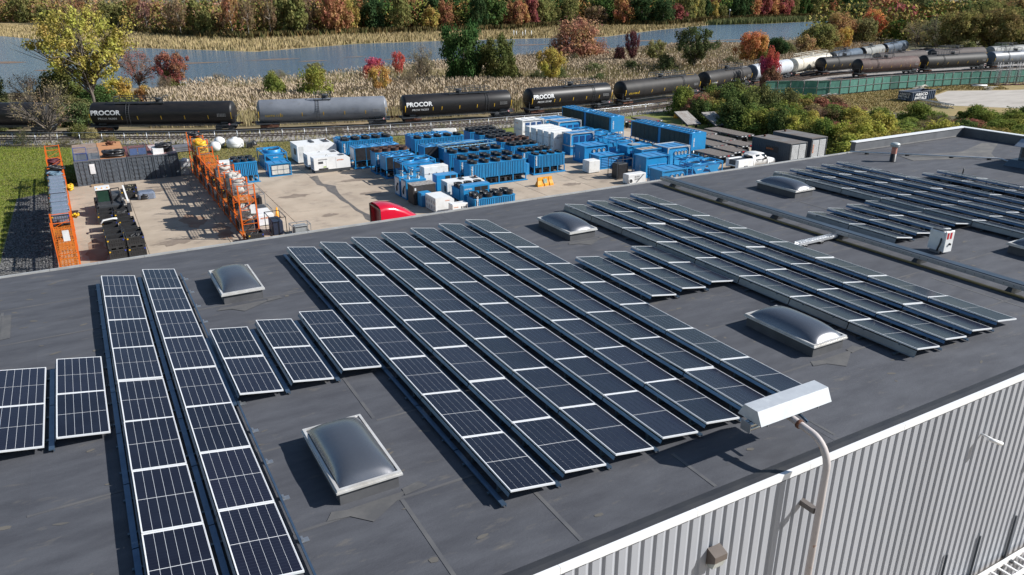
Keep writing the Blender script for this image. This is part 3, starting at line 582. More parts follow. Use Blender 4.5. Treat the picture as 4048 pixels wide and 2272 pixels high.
def chiller(x0, y0, x1, y1, H, nx, ny, fk, shroud, label, group, body=BLUE, low=.36, end_text=None, white_end=False, box_end=False, coil=False, name='chiller_unit', fanx1=None):
    Lx, Ly = x1-x0, y1-y0; r = thing(name, label, 'chiller', (x0,y0,0), 0, group); zb = H*low
    ob('base_frame', MB().box(0,0,.0,Lx,.12,.14).box(0,Ly-.12,0,Lx,Ly,.14).box(0,.12,.02,.12,Ly-.12,.14).box(Lx-.12,.12,.02,Lx,Ly-.12,.14).box(-.12,-.06,.02,Lx+.14,.0,.1), body, r)
    for px_ in ([.0, Lx-.1]+[Lx*k/4 for k in (1,2,3)]):
        for py in (.0, Ly-.1): ob('post', MB().box(px_,py,.14,px_+.09,py+.09,zb), body, r)
    ob('body', MB().box(.04,.04,zb,Lx-.04,Ly-.04,H-.06), body, r)
    ob('top_deck', MB().box(0,0,H-.06,Lx,Ly,H), BLUETOP if fk != 'tall' else body, r)
    if coil:
        for k in range(4):
            xa = .1+(Lx-.2)*k/4; ob('coil_panel', MB().box(xa+.04,.01,zb+.05,xa+(Lx-.2)/4-.04,.038,H-.1), BLACK, r)
    else:
        for k in range(2 if Lx < 5 else 4):
            q = 2 if Lx < 5 else 4; xa = .1+(Lx-.2)*k/q; n_ = int((Lx-.2)/q/.19)
            ob('recess', MB().box(xa+.04,.03,zb+.06,xa+(Lx-.2)/q-.04,.039,H-.12), mat('recess_shade_blue', (.004,.035,.1), .6), r)  # darker blue paints in the shade between the slats
            tag(ob('grille', slats(xa+.05,xa+(Lx-.2)/q-.05,zb+.06,H-.12,.03,n_,.095), body, r), kind='stuff')
    # machinery under the coils
    q = MB(); rr = random.Random(int(x0*13+y0*7))
    for k in range(int(Lx/.55)):
        xx = .3+k*.55+rr.uniform(-.06,.06)
        if rr.random() < .7: q.tube([(xx,.45,.14),(xx,.45,zb*.85)], rr.uniform(.1,.17), 8)
        else: q.box(xx-.13,.25,.14,xx+.13,.55,zb*.8)
    q.tube([(.1,.3,zb*.7),(Lx-.2,.3,zb*.7)], .05, 6)
    q.box(.15,Ly*.5,.14,Lx-.15,Ly*.5+.05,zb)
    ob('compressors', q, DKGREY, r)
    fx1 = fanx1 or Lx
    for i in range(nx):
        for j in range(ny): fan(r, fk, fx1*(i+.5)/nx, Ly*(j+.5)/ny, H, min(fx1/nx, Ly/ny)*(1.0 if fk == 'tall' else .95), shroud)
    if white_end: ob('end_sheet', MB().box(-.012,.1,zb+.1,.039,Ly-.1,H-.1), mat('pale_sheet', (.55,.62,.7), .35), r)
    if box_end: ob('control_box', MB().bbox(Lx+.03,.1,.5,Lx+.4,Ly-.2,H*.75,.02), body, r)
    if end_text: 
        text('aggreko', (.42, 0, zb+.25), (0,0,1), (-1,0,0), .3, LETTERW, r)
    return r
G_ = 'blue air-cooled chillers in the yard'
T_ = 'tall'
def hand(n): return n
# middle-right stack, front to back
chiller(31.75,64.8,38.1,66.25,2.2,5,2,T_,BLACK,'blue chiller with ten black fans, front of the middle stack by the barrier',G_,end_text=1,box_end=True)
chiller(31.75,67.0,38.2,68.6,2.2,5,2,T_,BLACK,'blue chiller with ten black fans, second from the front of the middle stack',G_,end_text=1)
chiller(32.25,70.5,38.7,72.1,2.2,5,2,T_,BLACK,'blue chiller with ten black fans, third in the middle stack before the framed unit',G_)
r = chiller(33.3,73.75,38.75,75.6,2.05,5,2,'low',BLACK,'blue chiller inside a pipe frame, dark flat fans, middle stack',G_)
q = MB()
for yy in (-.05,1.9): q.bar((-.1,yy,2.3),(6.1,yy,2.3),.07)
for xx in (-.1,6.1): q.bar((xx,-.05,2.3),(xx,1.9,2.3),.07)
for xx in (-.1,6.1):
    for yy in (-.05,1.9): q.bar((xx,yy,0),(xx,yy,2.3),.07)
ob('lifting_frame', q, mat('pale_blue_frame', (.3,.5,.62), .4), r)
chiller(31.6,75.6,38.3,77.3,2.2,5,2,'low',BLUE,'blue chiller with flat blue fans and black coil side, left of the framed unit',G_,coil=True,fanx1=5.4)
chiller(32.4,80.05,38.6,81.45,2.2,5,2,T_,BLACK,'blue chiller with black fans near the fence, before the blue-fanned one',G_)
chiller(32.75,82.15,38.1,84.1,2.2,4,2,'low',BLUE,'blue chiller with flat blue fans backing on the fence and grey cylinder',G_,fanx1=4.2)
# right column of short ones
chiller(39.85,66.2,43.65,67.5,2.03,4,3,T_,BLACK,'short blue chiller with twelve small black fans beside the barrier',G_,end_text=1)
chiller(39.5,68.1,43.2,69.6,2.05,4,2,T_,BLACK,'short blue chiller directly behind the twelve-fan one',G_,end_text=1)
chiller(39.8,71.0,43.2,72.6,2.2,4,2,T_,BLACK,'short blue chiller with dull black fans, in front of the rusty-fanned one',G_)
chiller(40.0,73.6,43.85,75.3,2.2,4,2,T_,RUSTBLK,'short blue chiller with rusty brown fan rings',G_)
chiller(40.0,76.15,43.6,77.9,2.2,4,2,T_,BLACK,'short blue chiller just behind the rusty-fanned one',G_)
chiller(40.0,78.8,43.7,80.5,2.2,4,2,T_,BLACK,'short blue chiller, second from the fence in the short column',G_)
chiller(40.0,81.3,43.7,83.2,2.2,4,2,T_,BLACK,'short blue chiller, last of the short column by the fence',G_)
# left group behind the white generators
chiller(24.65,82.4,30.7,84.0,2.3,5,2,T_,BLACK,'long blue chiller with black fans behind the white generators',G_,end_text=1)
chiller(24.65,84.1,30.8,85.8,2.3,6,2,'low',BLUE,'long blue chiller with blue fans, rearmost behind the white generators',G_)
chiller(24.7,78.3,29.8,79.9,2.3,4,2,'low',BLUE,'blue chiller with pale end sheet and black coils beside the generators',G_,coil=True,white_end=True,box_end=True)
chiller(25.8,74.75,29.5,76.5,2.25,4,2,T_,RUSTBLK,'small blue chiller with rusty fans and white end lettering',G_,end_text=1)
chiller(26.0,72.3,29.2,74.2,2.25,3,2,'low',BLUE,'small blue chiller with V-shaped coils and six blue fans',G_,coil=True)
# three-fan unit by the orange rack
chiller(12.25,77.6,14.45,80.6,2.05,3,2,T_,BLACK,'small blue chiller with six black fans right beside the orange rack',G_)
# front cluster chillers
chiller(27.9,56.1,31.9,57.8,1.25,4,2,T_,BLACK,'low blue chiller with eight black fans, foremost at the roof edge',G_,end_text=1,low=.2)
chiller(27.7,58.8,30.6,60.4,1.6,3,2,T_,BLACK,'blue chiller with brown-black fans behind the foremost one',G_)
# ------------------------------------------------------------------ framed blue units
def framed(x0, y0, x1, y1, H, label, group='framed blue cooling units', kind='box', roofc=BLUETOP, frame=BLUE, body=BLUE, ports=0, fans=0, text_=True, louv=False, z0=0):
    Lx, Ly = x1-x0, y1-y0; r = thing('framed_unit', label, 'cooling unit', (x0,y0,z0), 0, group); w_ = .09
    for xx in (w_/2, Lx-w_/2):
        for yy in (w_/2, Ly-w_/2): ob('post', MB().box(xx-w_/2,yy-w_/2,0,xx+w_/2,yy+w_/2,H), frame, r)
    for z, nm in ((.05,'bottom_frame'), (H-.045,'top_frame')):
        q = MB()
        for yy in (w_/2, Ly-w_/2): q.box(w_/2,yy-w_/2+.002,z-.043,Lx-w_/2,yy+w_/2-.002,z+.043)
        for xx in (w_/2, Lx-w_/2): q.box(xx-w_/2+.002,w_/2,z-.045,xx+w_/2-.002,Ly-w_/2,z+.045)
        ob(nm, q, frame, r)
    for (xa,xb) in ((w_,.3),(Lx-w_,Lx-.3)): ob('corner_brace', MB().bar((xa,w_/2,H-.3),(xb,w_/2,H-.08),.05), frame, r)
    if kind == 'box':
        ob('body', MB().box(.12,.14,.1,Lx-.12,Ly-.12,H-.12), body, r)
        ob('roof_sheet', MB().box(.1,.1,H-.118,Lx-.1,Ly-.1,H-.075), roofc, r)
        for k in (1,2): ob('roof_rib', MB().box(Lx*k/3-.02,.12,H-.074,Lx*k/3+.02,Ly-.12,H-.05), mat('rib_shade', (.03,.12,.25), .5), r)
        if ports:
            for k in range(ports):
                cx = Lx*.32+(Lx*.6)*(k+.5)/ports
                ob('port', MB().lathe([(.24,0),(.26,-.08),(.2,-.08),(.19,.02)],18,(cx,.14,H*.68),'y').disc((cx,.1,H*.68),.2,18,1,'y'), [BLUE, mat('port_grey', (.35,.34,.33), .5)], r)
        if louv:
            for sidep in range(2):
                xa = Lx*.12+sidep*Lx*.4
                for k in range(6): ob('louvre', MB().add([(xa,.14,H*.2+k*.17),(xa+Lx*.36,.14,H*.2+k*.17),(xa+Lx*.36,.06,H*.2+k*.17-.04),(xa,.06,H*.2+k*.17-.04),(xa,.14,H*.2+k*.17-.1),(xa+Lx*.36,.14,H*.2+k*.17-.1)],[(0,3,2,1),(3,4,5,2)]), BLUETOP, r)
        if not ports and not louv:
            for k in range(3): tag(ob('vent_grille', (lambda m_: [m_.box(Lx*(.16+.27*k),.1,H*.3+j*.06,Lx*(.16+.27*k)+Lx*.2,.14,H*.3+j*.06+.03) for j in range(int(H*.5/.06))] and m_)(MB()), mat('vent_blue', (.01,.09,.3), .5), r), kind='stuff')
    else:
        # open frame with a blower box and top fans
        ob('body', MB().box(.15,.2,.1,Lx-.15,Ly-.15,H*.55), body, r)
        ob('fan_deck', MB().box(.1,.1,H*.86,Lx-.1,Ly-.1,H*.88), BLUETOP, r)
        for k in range(fans):
            cx = .1+(Lx-.2)*(k+.5)/fans
            fan(r, 'mid', cx, Ly*.5, H*.88, min(Ly*.75,(Lx-.2)/fans*.9), BLUE)
            w2 = (Lx-.2)/fans*.44
            ob('funnel', MB().add([(cx-w2,.12,H*.85),(cx+w2,.12,H*.85),(cx+.12,.12,H*.35),(cx-.12,.12,H*.35),(cx-w2,.17,H*.85),(cx+w2,.17,H*.85),(cx+.12,.17,H*.35),(cx-.12,.17,H*.35)],[(0,3,2,1),(0,1,5,4),(1,2,6,5),(2,3,7,6),(3,0,4,7),(4,5,6,7)]), BLUE, r)
            if text_ and k == 0: text('aggreko', (cx-.28,.11,H*.68), (1,0,0), (0,0,1), .16, LETTERW, r)
    if kind == 'box' and text_: text('aggreko', (.12, Ly*.45, H*.25), (0,0,1), (0,1,0), .2, LETTERW, r)
    return r
GF = 'framed blue cooling units'
framed(26.4,68.85,30.0,71.3,2.3,'framed blue fan unit with funnel side panels beside the white tall box',GF,'open',fans=2)
framed(26.6,66.75,29.9,68.0,2.1,'open blue framed tray behind the white tall box',GF,'open',fans=1,text_=False)
GREYF = mat('pale_grey_frame', (.5,.53,.55), .45)
framed(48.8,72.95,52.1,74.8,1.5,'blue box in a pale grey lifting frame stacked on a blue base',GF,'box',frame=GREYF,z0=1.0)
framed(48.85,73.0,52.05,74.75,.98,'blue base unit under the grey-framed blue box',GF,'box',text_=False,louv=False)
framed(47.6,68.35,50.9,70.6,1.9,'framed blue box with three round ports behind the louvred one',GF,'box',ports=3)
framed(47.2,65.0,50.5,66.9,1.45,'low framed blue box with ribbed roof behind the black wire-frame cube',GF,'box',louv=True)
framed(52.8,81.75,56.3,84.1,2.35,'blue box in pale grey frame between the white boxes and the long chiller',GF,'box',frame=GREYF)
framed(52.4,84.3,56.0,87.0,2.35,'blue-roofed framed box nearest the fence beside the white container',GF,'box',frame=GREYF)
framed(51.4,76.85,54.8,78.6,2.1,'blue framed fan unit behind the grey-framed box',GF,'open',fans=2,text_=False)
framed(53.45,74.5,55.3,76.4,2.1,'small blue framed fan unit squeezed beside the long chiller',GF,'open',fans=1,text_=False)
framed(52.2,71.35,54.9,73.3,2.15,'blue framed fan unit right of the grey-framed stacked box',GF,'open',fans=2,text_=False)
framed(51.9,68.3,54.4,70.0,2.15,'blue framed tray with open top and one fan',GF,'open',fans=1,text_=False)
framed(50.8,64.85,54.1,66.6,2.15,'framed blue box with a grey hatch on its roof',GF,'box')
ob('hatch', MB().box(1.0,.5,2.1,2.1,1.3,2.2), mat('hatch_grey', (.33,.36,.36), .6), bpy.data.objects[[o.name for o in bpy.data.objects if o.get('label') == 'framed blue box with a grey hatch on its roof'][0]])
framed(51.1,62.8,53.8,64.4,2.1,'framed box with rust-stained pale roof behind the four-port unit',GF,'box',roofc=mat('rusty_roof', (.4,.38,.34), .7, c2=(.3,.17,.08), sc=1.4),text_=False)
framed(54.0,62.0,57.1,64.6,2.2,'blue box with four round ports in a pale grey frame',GF,'box',ports=4,frame=GREYF)
framed(48.95,59.35,52.1,61.5,2.15,'tall framed blue box with wide louvres beside the white heat pump',GF,'box',louv=True)
framed(46.2,53.6,49.3,55.7,2.15,'framed blue box with three round ports at the roof edge',GF,'box',ports=3)
framed(51.8,56.7,54.1,58.6,2.15,'framed blue fan tray just behind the funnel-sided one at the roof edge',GF,'open',fans=2,text_=False)
framed(50.6,54.4,54.6,56.3,2.15,'framed blue fan tray with two funnel panels at the roof edge',GF,'open',fans=2)
# blue water unit left
r = framed(15.8,79.1,18.1,80.9,1.35,'blue framed filter unit with pale diamond-pattern filter panels',GF,'box',text_=False,louv=False)
for i in range(3):
    for j in range(2): ob('filter_panel', MB().box(.3+.6*i,.06,.2+.48*j,.86+.6*i,.1,.62+.48*j), mat('filter_white', (.62,.6,.55), .7, c2=(.45,.44,.4), sc=4), r)
framed(16.2,82.6,18.6,86.6,1.75,'open blue frame with funnel hopper behind the filter unit',GF,'open',fans=1)
# long coil chillers
def longchiller(x0, y0, x1, y1, H, zb, label):
    Lx, Ly = x1-x0, y1-y0; r = thing('coil_chiller', label, 'chiller', (x0,y0,0), 0, 'long coil chillers')
    ob('body', MB().box(.05,.0,zb,Lx,Ly,H-.1), BLUE, r); ob('top_deck', MB().box(0,0,H-.1,Lx,Ly,H-.04), BLUE, r)
    n_ = 12; gap = Ly*.06
    for k in range(n_):
        ya = Ly*.05+(Ly*.9)*k/n_+(gap*.5 if k >= 6 else -gap*.2)
        yb = ya+Ly*.9/n_-.03
        ob('coil_panel', MB().box(-.0,ya,zb+.05,.045,yb,H-.15), COIL, r)
        for xx in (.3,.7): fan(r, 'low', Lx*xx, (ya+yb)/2, H-.04, .85, BLUE)
    for k in range(13): 
        for xx in (.0, Lx-.1): ob('leg', MB().box(xx,Ly*k/12-.04+(.04 if k == 0 else -.04 if k == 12 else 0),.1,xx+.09,Ly*k/12+.04+(.04 if k == 0 else -.04 if k == 12 else 0),zb), BLUE, r)
    ob('skid', MB().box(-.05,-.05,0,.12,Ly+.05,.14).box(Lx-.12,-.05,0,Lx+.05,Ly+.05,.14), BLUE, r)
    q = MB()
    for k in range(9): q.tube([(.5,Ly*(k+.5)/9-.4,.5),(.5,Ly*(k+.5)/9+.4,.5)], .22, 8)
    q.tube([(Lx*.6,.2,.7),(Lx*.6,Ly-.2,.7)], .12, 8); ob('barrels', q, DKGREY, r)
    ob('riser_pipe', MB().tube([(.35,-.06,.14),(.35,-.06,zb)], .07, 8).tube([(Lx-.4,-.06,.14),(Lx-.4,-.06,zb)], .07, 8), GALV, r)
    text('aggreko', (.55,0,zb+.4), (0,0,1), (-1,0,0), .3, LETTERW, r); return r
longchiller(58.45,78.3,60.55,89.8,3.0,1.05,'long blue coil chiller parallel to another, the one nearer the fence')
longchiller(59.05,64.0,61.2,75.0,3.0,1.05,'long blue coil chiller beside the stacked flatbed decks')
# white generators
def gen(x0, y0, x1, y1, H, label, big=False):
    Lx, Ly = x1-x0, y1-y0; r = thing('generator', label, 'generator', (x0,y0,0), 0, 'white generators'); zb = .32 if not big else .2
    ob('skid', MB().box(.05,.05,0,Lx-.05,Ly-.05,zb), DKGREY, r)
    q = MB(); c_ = .35
    q.add([(0,0,zb),(Lx,0,zb),(Lx,Ly,zb),(0,Ly,zb),(0,0,H),(Lx-c_,0,H),(Lx-c_,Ly,H),(0,Ly,H),(Lx,0,H-c_*.7),(Lx,Ly,H-c_*.7)],[(0,1,8,5,4),(1,2,9,8),(2,3,7,6,9),(3,0,4,7),(4,5,6,7),(5,8,9,6)])
    ob('canopy', q, WHITE, r)
    ob('exhaust_grille', MB().box(Lx*.72,Ly*.2,H,Lx*.9-.1,Ly*.8,H+.02), DKGREY, r)
    ob('lifting_eye', MB().tube([(Lx*.4-.1,Ly/2,H),(Lx*.4-.06,Ly/2,H+.14),(Lx*.4+.06,Ly/2,H+.14),(Lx*.4+.1,Ly/2,H)], .02, 6), DKGREY, r)
    if not big:
        ob('door_line', MB().box(Lx*.33,-.008,zb+.1,Lx*.335,-.001,H-.12).box(Lx*.6,-.008,zb+.1,Lx*.605,-.001,H-.12), mat('seam_grey', (.4,.4,.4), .6), r)
        ob('control_panel', MB().box(Lx*.12,-.012,H*.6,Lx*.25,-.001,H*.75), DKGREY, r)
        ob('vent_slot', MB().box(Lx*.12,-.01,H*.84,Lx*.37,-.001,H*.9), mat('vent_grey', (.3,.3,.3), .6), r)
        ob('socket_box', MB().box(Lx*.12,-.014,zb+.02,Lx*.38,-.001,zb+.16), BLACK, r)
        ob('sticker', MB().box(Lx*.25,-.012,zb+.22,Lx*.33,-.001,zb+.34), mat('green_sticker', (.35,.5,.1), .5), r)
        q = MB()
        for k in range(8): q.box(-.012,Ly*.15,zb+.15+k*.1,-.001,Ly*.85,zb+.2+k*.1)
        tag(ob('end_louvres', q, mat('louvre_grey', (.3,.3,.31), .6), r), kind='stuff')
        text('aggreko', (Lx*.63,0,H*.68), (1,0,0), (0,0,1), .22, LETTERO, r)
    else:
        ob('end_window', MB().box(-.012,Ly*.2,H*.45,-.001,Ly*.5,H*.78), DKGREY, r)
        ob('door', MB().box(Lx*.04,-.01,zb+.05,Lx*.16,-.001,H-.15), mat('door_white', (.7,.7,.68), .45), r)
        ob('muffler', MB().box(Lx*.42,Ly*.3,H+.002,Lx*.5,Ly*.8,H+.1), DKGREY, r)
        ob('stack', MB().tube([(Lx*.85,Ly*.6,H),(Lx*.85,Ly*.6,H+.16)], .1, 10), RUST, r)
    return r
gen(20.3,78.4,24.2,79.7,1.6,'white generator with orange lettering, front one beside the oil stain')
gen(20.2,80.5,24.0,82.2,1.6,'white generator squeezed between the lettered one and the larger one')
gen(20.0,83.8,24.4,86.8,2.1,'large plain white generator, rearmost of the three',True)
gen(27.7,61.2,31.5,62.6,1.7,'white generator with dark end window between blue boxes in the front cluster',True)
# tall white boxes by the blue framed boxes
def whitebox(x0, y0, x1, y1, H, label, cat='equipment box', lines=True, m_=DIRTYWHITE):
    Lx, Ly = x1-x0, y1-y0; r = thing('white_box', label, cat, (x0,y0,0), 0, 'white equipment boxes')
    ob('cabinet', MB().bbox(0,0,.08,Lx,Ly,H,.03), m_, r); ob('skid', MB().box(.05,.05,0,Lx-.05,Ly-.05,.08), DKGREY, r)
    if lines:
        ob('lid_band', MB().box(-.02,-.02,H*.72,Lx+.02,Ly+.02,H*.735), mat('band_grey', (.5,.5,.5), .5), r)
        for k in range(3): ob('latch', MB().box(Lx*(.2+.3*k),-.04,H*.7,Lx*(.2+.3*k)+.06,-.0,H*.76), DKGREY, r)
        for k in range(2): ob('hinge', MB().box(-.03,Ly*(.3+.4*k),H*.3,-.0,Ly*(.3+.4*k)+.05,H*.36), DKGREY, r)
    return r
whitebox(47.6,80.3,51.2,81.4,2.35,'tall white equipment box beside the white framed container')
whitebox(47.5,78.6,51.0,79.8,2.4,'tall white equipment box, second in the row of white boxes')
whitebox(47.6,77.2,51.0,78.4,2.4,'tall white equipment box, middle of the row of white boxes')
whitebox(47.6,75.9,50.9,77.0,2.4,'tall white equipment box, fourth in the row of white boxes')
whitebox(47.8,75.05,50.6,75.75,2.4,'tall white equipment box next to the grey-framed blue box')
r = framed(48.85,84.15,52.1,86.4,1.3,'white framed container stacked on another near the fence','white framed containers','box',frame=DIRTYWHITE,body=DIRTYWHITE,roofc=DIRTYWHITE,text_=False,z0=1.22)
framed(48.85,84.15,52.1,86.4,1.2,'white framed container underneath another near the fence','white framed containers','box',frame=DIRTYWHITE,body=DIRTYWHITE,roofc=DIRTYWHITE,text_=False)
text('aggreko', (.1,1.9,.7), (0,-1,0), (0,0,1), .18, LETTERO, r)
whitebox(27.2,65.3,29.7,66.4,2.35,'tall white latched box behind the blue boilers')
whitebox(45.2,64.0,46.6,65.2,1.3,'white box behind the black wire-frame cube',lines=False)
# boilers with chimneys
for x, y, lb in ((24.45,64.7,'blue boiler cabinet with steel chimneys, rear of two'),(24.5,63.2,'blue boiler cabinet with steel chimneys, front of two')):
    r = thing('boiler', lb, 'boiler', (x,y,0), 0, 'blue boilers')
    ob('cabinet', MB().bbox(0,0,.05,2.0,1.25,1.85,.03), BLUE, r); ob('end_sheet', MB().box(-.014,.1,.2,-.001,1.15,1.7), mat('pale_sheet', (.55,.62,.7), .35), r)
    for cx in (.5,1.45): ob('chimney', MB().lathe([(.2,0),(.17,.1),(.1,.25),(.1,.4),(.2,.45),(.2,.48),(0,.48)],14,(cx,.6,1.85)), STAINLESS, r)
    ob('pipework', MB().tube([(-.05,.3,1.3),(-.12,.4,1.0),(-.1,.55,.8),(-.05,.6,.5)], .06, 8), BLACK, r); ob('gauge_plate', MB().box(.9,-.012,.8,1.1,-.001,1.3), DIRTYWHITE, r)
    text('aggreko', (.9,0,1.45), (1,0,0), (0,0,1), .18, LETTERW, r)
r = thing('black_cabinet', 'black weathered cabinet with pale worn top in front of the boilers', 'cabinet', (24.4,61.3,0))
ob('cabinet', MB().bbox(0,0,.05,2.2,1.3,1.75,.03), mat('black_worn', (.03,.028,.026), .6, c2=(.06,.05,.045), sc=3), r)
ob('top_sheet', MB().box(-.03,-.03,1.75,2.23,1.33,1.79), mat('worn_top', (.4,.38,.35), .7, c2=(.15,.13,.12), sc=4), r); ob('label_plate', MB().box(.15,-.012,1.3,.3,-.001,1.55), LETTERW, r); ob('pipe_rack', MB().box(.2,-.05,.1,.26,0,1.2).box(.5,-.05,.1,.56,0,1.2), DKGREY, r)
r = thing('blue_cabinet', 'narrow blue cabinet between the black cabinet and the white fan boxes', 'cabinet', (24.75,60.3,0))
ob('cabinet', MB().bbox(0,0,.04,1.0,.9,1.25,.02), BLUE, r); ob('door', MB().box(.1,-.012,.15,.9,-.001,1.15), BLUETOP, r)
r = thing('fan_box', 'white box with round fan grilles on its end and chamfered top', 'fan unit', (25.05,57.9,0))
ob('housing', MB().add([(0,0,.05),(1.75,0,.05),(1.75,2.2,.05),(0,2.2,.05),(0,0,1.3),(1.45,0,1.3),(1.45,2.2,1.3),(0,2.2,1.3),(1.75,0,1.05),(1.75,2.2,1.05)],[(0,1,8,5,4),(1,2,9,8),(2,3,7,6,9),(3,0,4,7),(4,5,6,7),(5,8,9,6)]), WHITE, r)
for i in range(4):
    for j in range(2): ob('fan_grille', MB().lathe([(.22,-.0),(.22,-.04),(.17,-.04),(.16,-.0)],14,(0,.3+.52*i,.38+.5*j),'x').disc((-.01,.3+.52*i,.38+.5*j),.16,14,1,'x'), [DIRTYWHITE, mat('grille_grey', (.4,.4,.42), .5)], r)
ob('skid', MB().box(.05,.05,0,1.7,2.1,.05), DKGREY, r); text('aggreko', (.9,0,.95), (1,0,0), (0,0,1), .13, LETTERO, r)
r = thing('heat_pump', 'white wall-cut air unit with lettering at the roof edge beside the fan box', 'air unit', (26.0,56.6,0))
ob('housing', MB().bbox(0,0,.05,1.5,.8,.95,.04), WHITE, r); ob('foot', MB().box(.1,.1,0,.3,.7,.05), BLACK, r); ob('foot', MB().box(1.2,.1,0,1.4,.7,.05), BLACK, r); text('aggreko', (.15,0,.6), (1,0,0), (0,0,1), .13, LETTERO, r)
q = MB()
for k in range(3): q.box(.85+.2*k,-.012,.3,.95+.2*k,-.001,.7)
ob('vents', q, DKGREY, r)
r = thing('blue_box', 'blue box with white lettering and dark top vents behind the foremost chiller', 'equipment box', (27.75,58.0,0))
ob('housing', MB().bbox(0,0,.05,2.6,.7,2.05,.03), BLUE, r); ob('top_sheet', MB().box(.02,.02,2.05,2.58,.68,2.07), BLUETOP, r); ob('vent', MB().box(1.1,-.012,1.5,1.7,-.001,1.85), DARK, r); ob('vent', MB().box(1.75,-.012,1.5,2.4,-.001,1.85), DARK, r); ob('skid', MB().box(.05,.05,0,2.5,.65,.05), BLUE, r)
text('aggreko', (.12,0,1.6), (1,0,0), (0,0,1), .22, LETTERW, r)
r = thing('blue_box', 'blue box with faint lettering and two dark vents beside the white latched box', 'equipment box', (27.7,63.6,0))
ob('housing', MB().bbox(0,0,.05,2.2,1.0,1.85,.03), BLUE, r); ob('top_sheet', MB().box(.02,.02,1.85,2.18,.98,1.87), BLUETOP, r); ob('vent', MB().box(.9,-.012,1.4,1.4,-.001,1.75), DARK, r); ob('vent', MB().box(1.5,-.012,1.4,2.0,-.001,1.75), DARK, r)
# wire-frame cubes
def cube(x, y, Lx, Ly, H, label, fm_=DKGREY, inner=BLACK, k_=.05, fill=.75, rz=0):
    r = thing('framed_cube', label, 'frame', (x,y,0), rz)
    for z, nm in ((k_/2,'bottom_frame'), (H-k_/2,'top_frame')):
        q = MB()
        for yy in (0, Ly): q.box(-k_/2,yy-k_/2,z-k_/2,Lx+k_/2,yy+k_/2,z+k_/2)
        for xx in (0, Lx): q.box(xx-k_/2+.001,0,z-k_/2+.001,xx+k_/2-.001,Ly,z+k_/2-.001)
        ob(nm, q, fm_, r)
    for xx in (0, Lx):
        for yy in (0, Ly): ob('post', MB().box(xx-k_/2,yy-k_/2,k_,xx+k_/2,yy+k_/2,H-k_), fm_, r)
    if fill: ob('machine', MB().bbox(Lx*.15,Ly*.15,k_,Lx*.85,Ly*.85,H*fill,.05), inner, r)
    return r
cube(46.0,60.2,1.85,1.55,2.05,'tall black wire-frame cube holding a fan machine near the white heat pump')
r = thing('heat_pump', 'white heat pump with vent squares leaning bar at the roof edge by blue boxes', 'air unit', (45.8,58.1,0))
ob('housing', MB().bbox(0,0,.05,2.2,.9,.95,.03), WHITE, r); ob('handle_bar', MB().bar((1.0,-.06,.1),(1.9,-.06,.9),.05), GALV, r)
ob('port', MB().lathe([(.25,0),(.26,-.05),(.2,-.05),(.2,0)],16,(.3,0,.3),'y').disc((.3,-.01,.3),.2,16,1,'y'), [DIRTYWHITE, DKGREY], r)
for i in range(3):
    for j in range(2): ob('vent_square', MB().box(.8+.22*i,-.012,.35+.24*j,.94+.22*i,-.001,.52+.24*j), mat('vent_grey', (.3,.3,.3), .6), r)
cube(11.25,58.0,1.15,2.2,1.5,'black steel frame around a dark unit beside the orange rack end',fm_=BLACK,inner=mat('dark_blue_unit', (.02,.03,.06), .4))
cube(12.75,57.7,1.45,1.0,.75,'low pale grey frame holding a grey box near the roof edge',fm_=GALV,inner=mat('grey_box', (.28,.3,.31), .6),fill=.85)
cube(11.5,66.8,1.2,2.2,1.35,'grey wire-frame cube with a dark box beside the orange rack',fm_=GALV)
cube(11.0,64.3,1.7,1.9,.6,'grey low frame with flat dark lids beside the orange rack',fm_=GALV,inner=DKGREY,fill=1.05)
r = whitebox(10.95,61.4,12.2,63.6,.95,'white box with orange lettering half hidden by the rack end','equipment box',False); text('aggreko', (.2,0,.55), (1,0,0), (0,0,1), .22, LETTERO, r)
r = thing('blue_cover', 'bright blue folded panel standing against the orange rack end', 'panel', (10.75,60.6,0)); ob('panel', MB().bbox(0,0,.0,.12,1.6,1.65,.02), mat('ultramarine', (.03,.05,.35), .5), r); ob('edge_bar', MB().box(.12,.7,0,.16,.8,1.6), GALV, r)
# traffic cone, barrier
r = thing('traffic_cone', 'orange traffic cone standing behind the black frame', 'cone', (12.95,63.6,0))
ob('base', MB().box(-.25,-.25,0,.25,.25,.04), BLACK, r); ob('cone', MB().lathe([(.2,.04),(.05,.85),(0,.85)],14), YORANGE, r)
def barrier(x, y, rz, label):
    r = thing('traffic_barrier', label, 'barrier', (x,y,0), rz); q = MB(); n_ = 6
    xs = [-.9,-.82,-.5,-.44,-.14,-.08,.08,.14,.44,.5,.82,.9]; ins = [0,0,0,.07,.07,0,0,.07,.07,0,0,0]
    vs = []
    for x_, i_ in zip(xs, ins):
        for yy, z in ((-.28+i_,0),(-.25+i_,.2),(-.1+i_*.6,.55),(-.08+i_*.3,.86),(.08-i_*.3,.86),(.1-i_*.6,.55),(.25-i_,.2),(.28-i_,0)): vs.append((x_*(1 if z < .5 else .9), yy, z))
    fs = [(i*8+k,(i+1)*8+k,(i+1)*8+(k+1)%8,i*8+(k+1)%8) for i in range(11) for k in range(8)]+[tuple(range(8)), tuple(range(95,87,-1))]
    q.add(vs, fs); ob('shell', q, YORANGE, r); ob('notice', MB().add([(-.2,-.21,.28),(.2,-.21,.28),(.2,-.115,.72),(-.2,-.115,.72)],[(0,1,2,3)]), mat('notice_green', (.35,.42,.36), .6, c2=(.12,.25,.18), sc=9), r); return r
barrier(38.45,61.9,R_(0),'orange plastic water barrier with notice standing on open concrete')
barrier(79.0,88.6,R_(-20),'orange plastic barrier by the bushes beyond the long chillers')
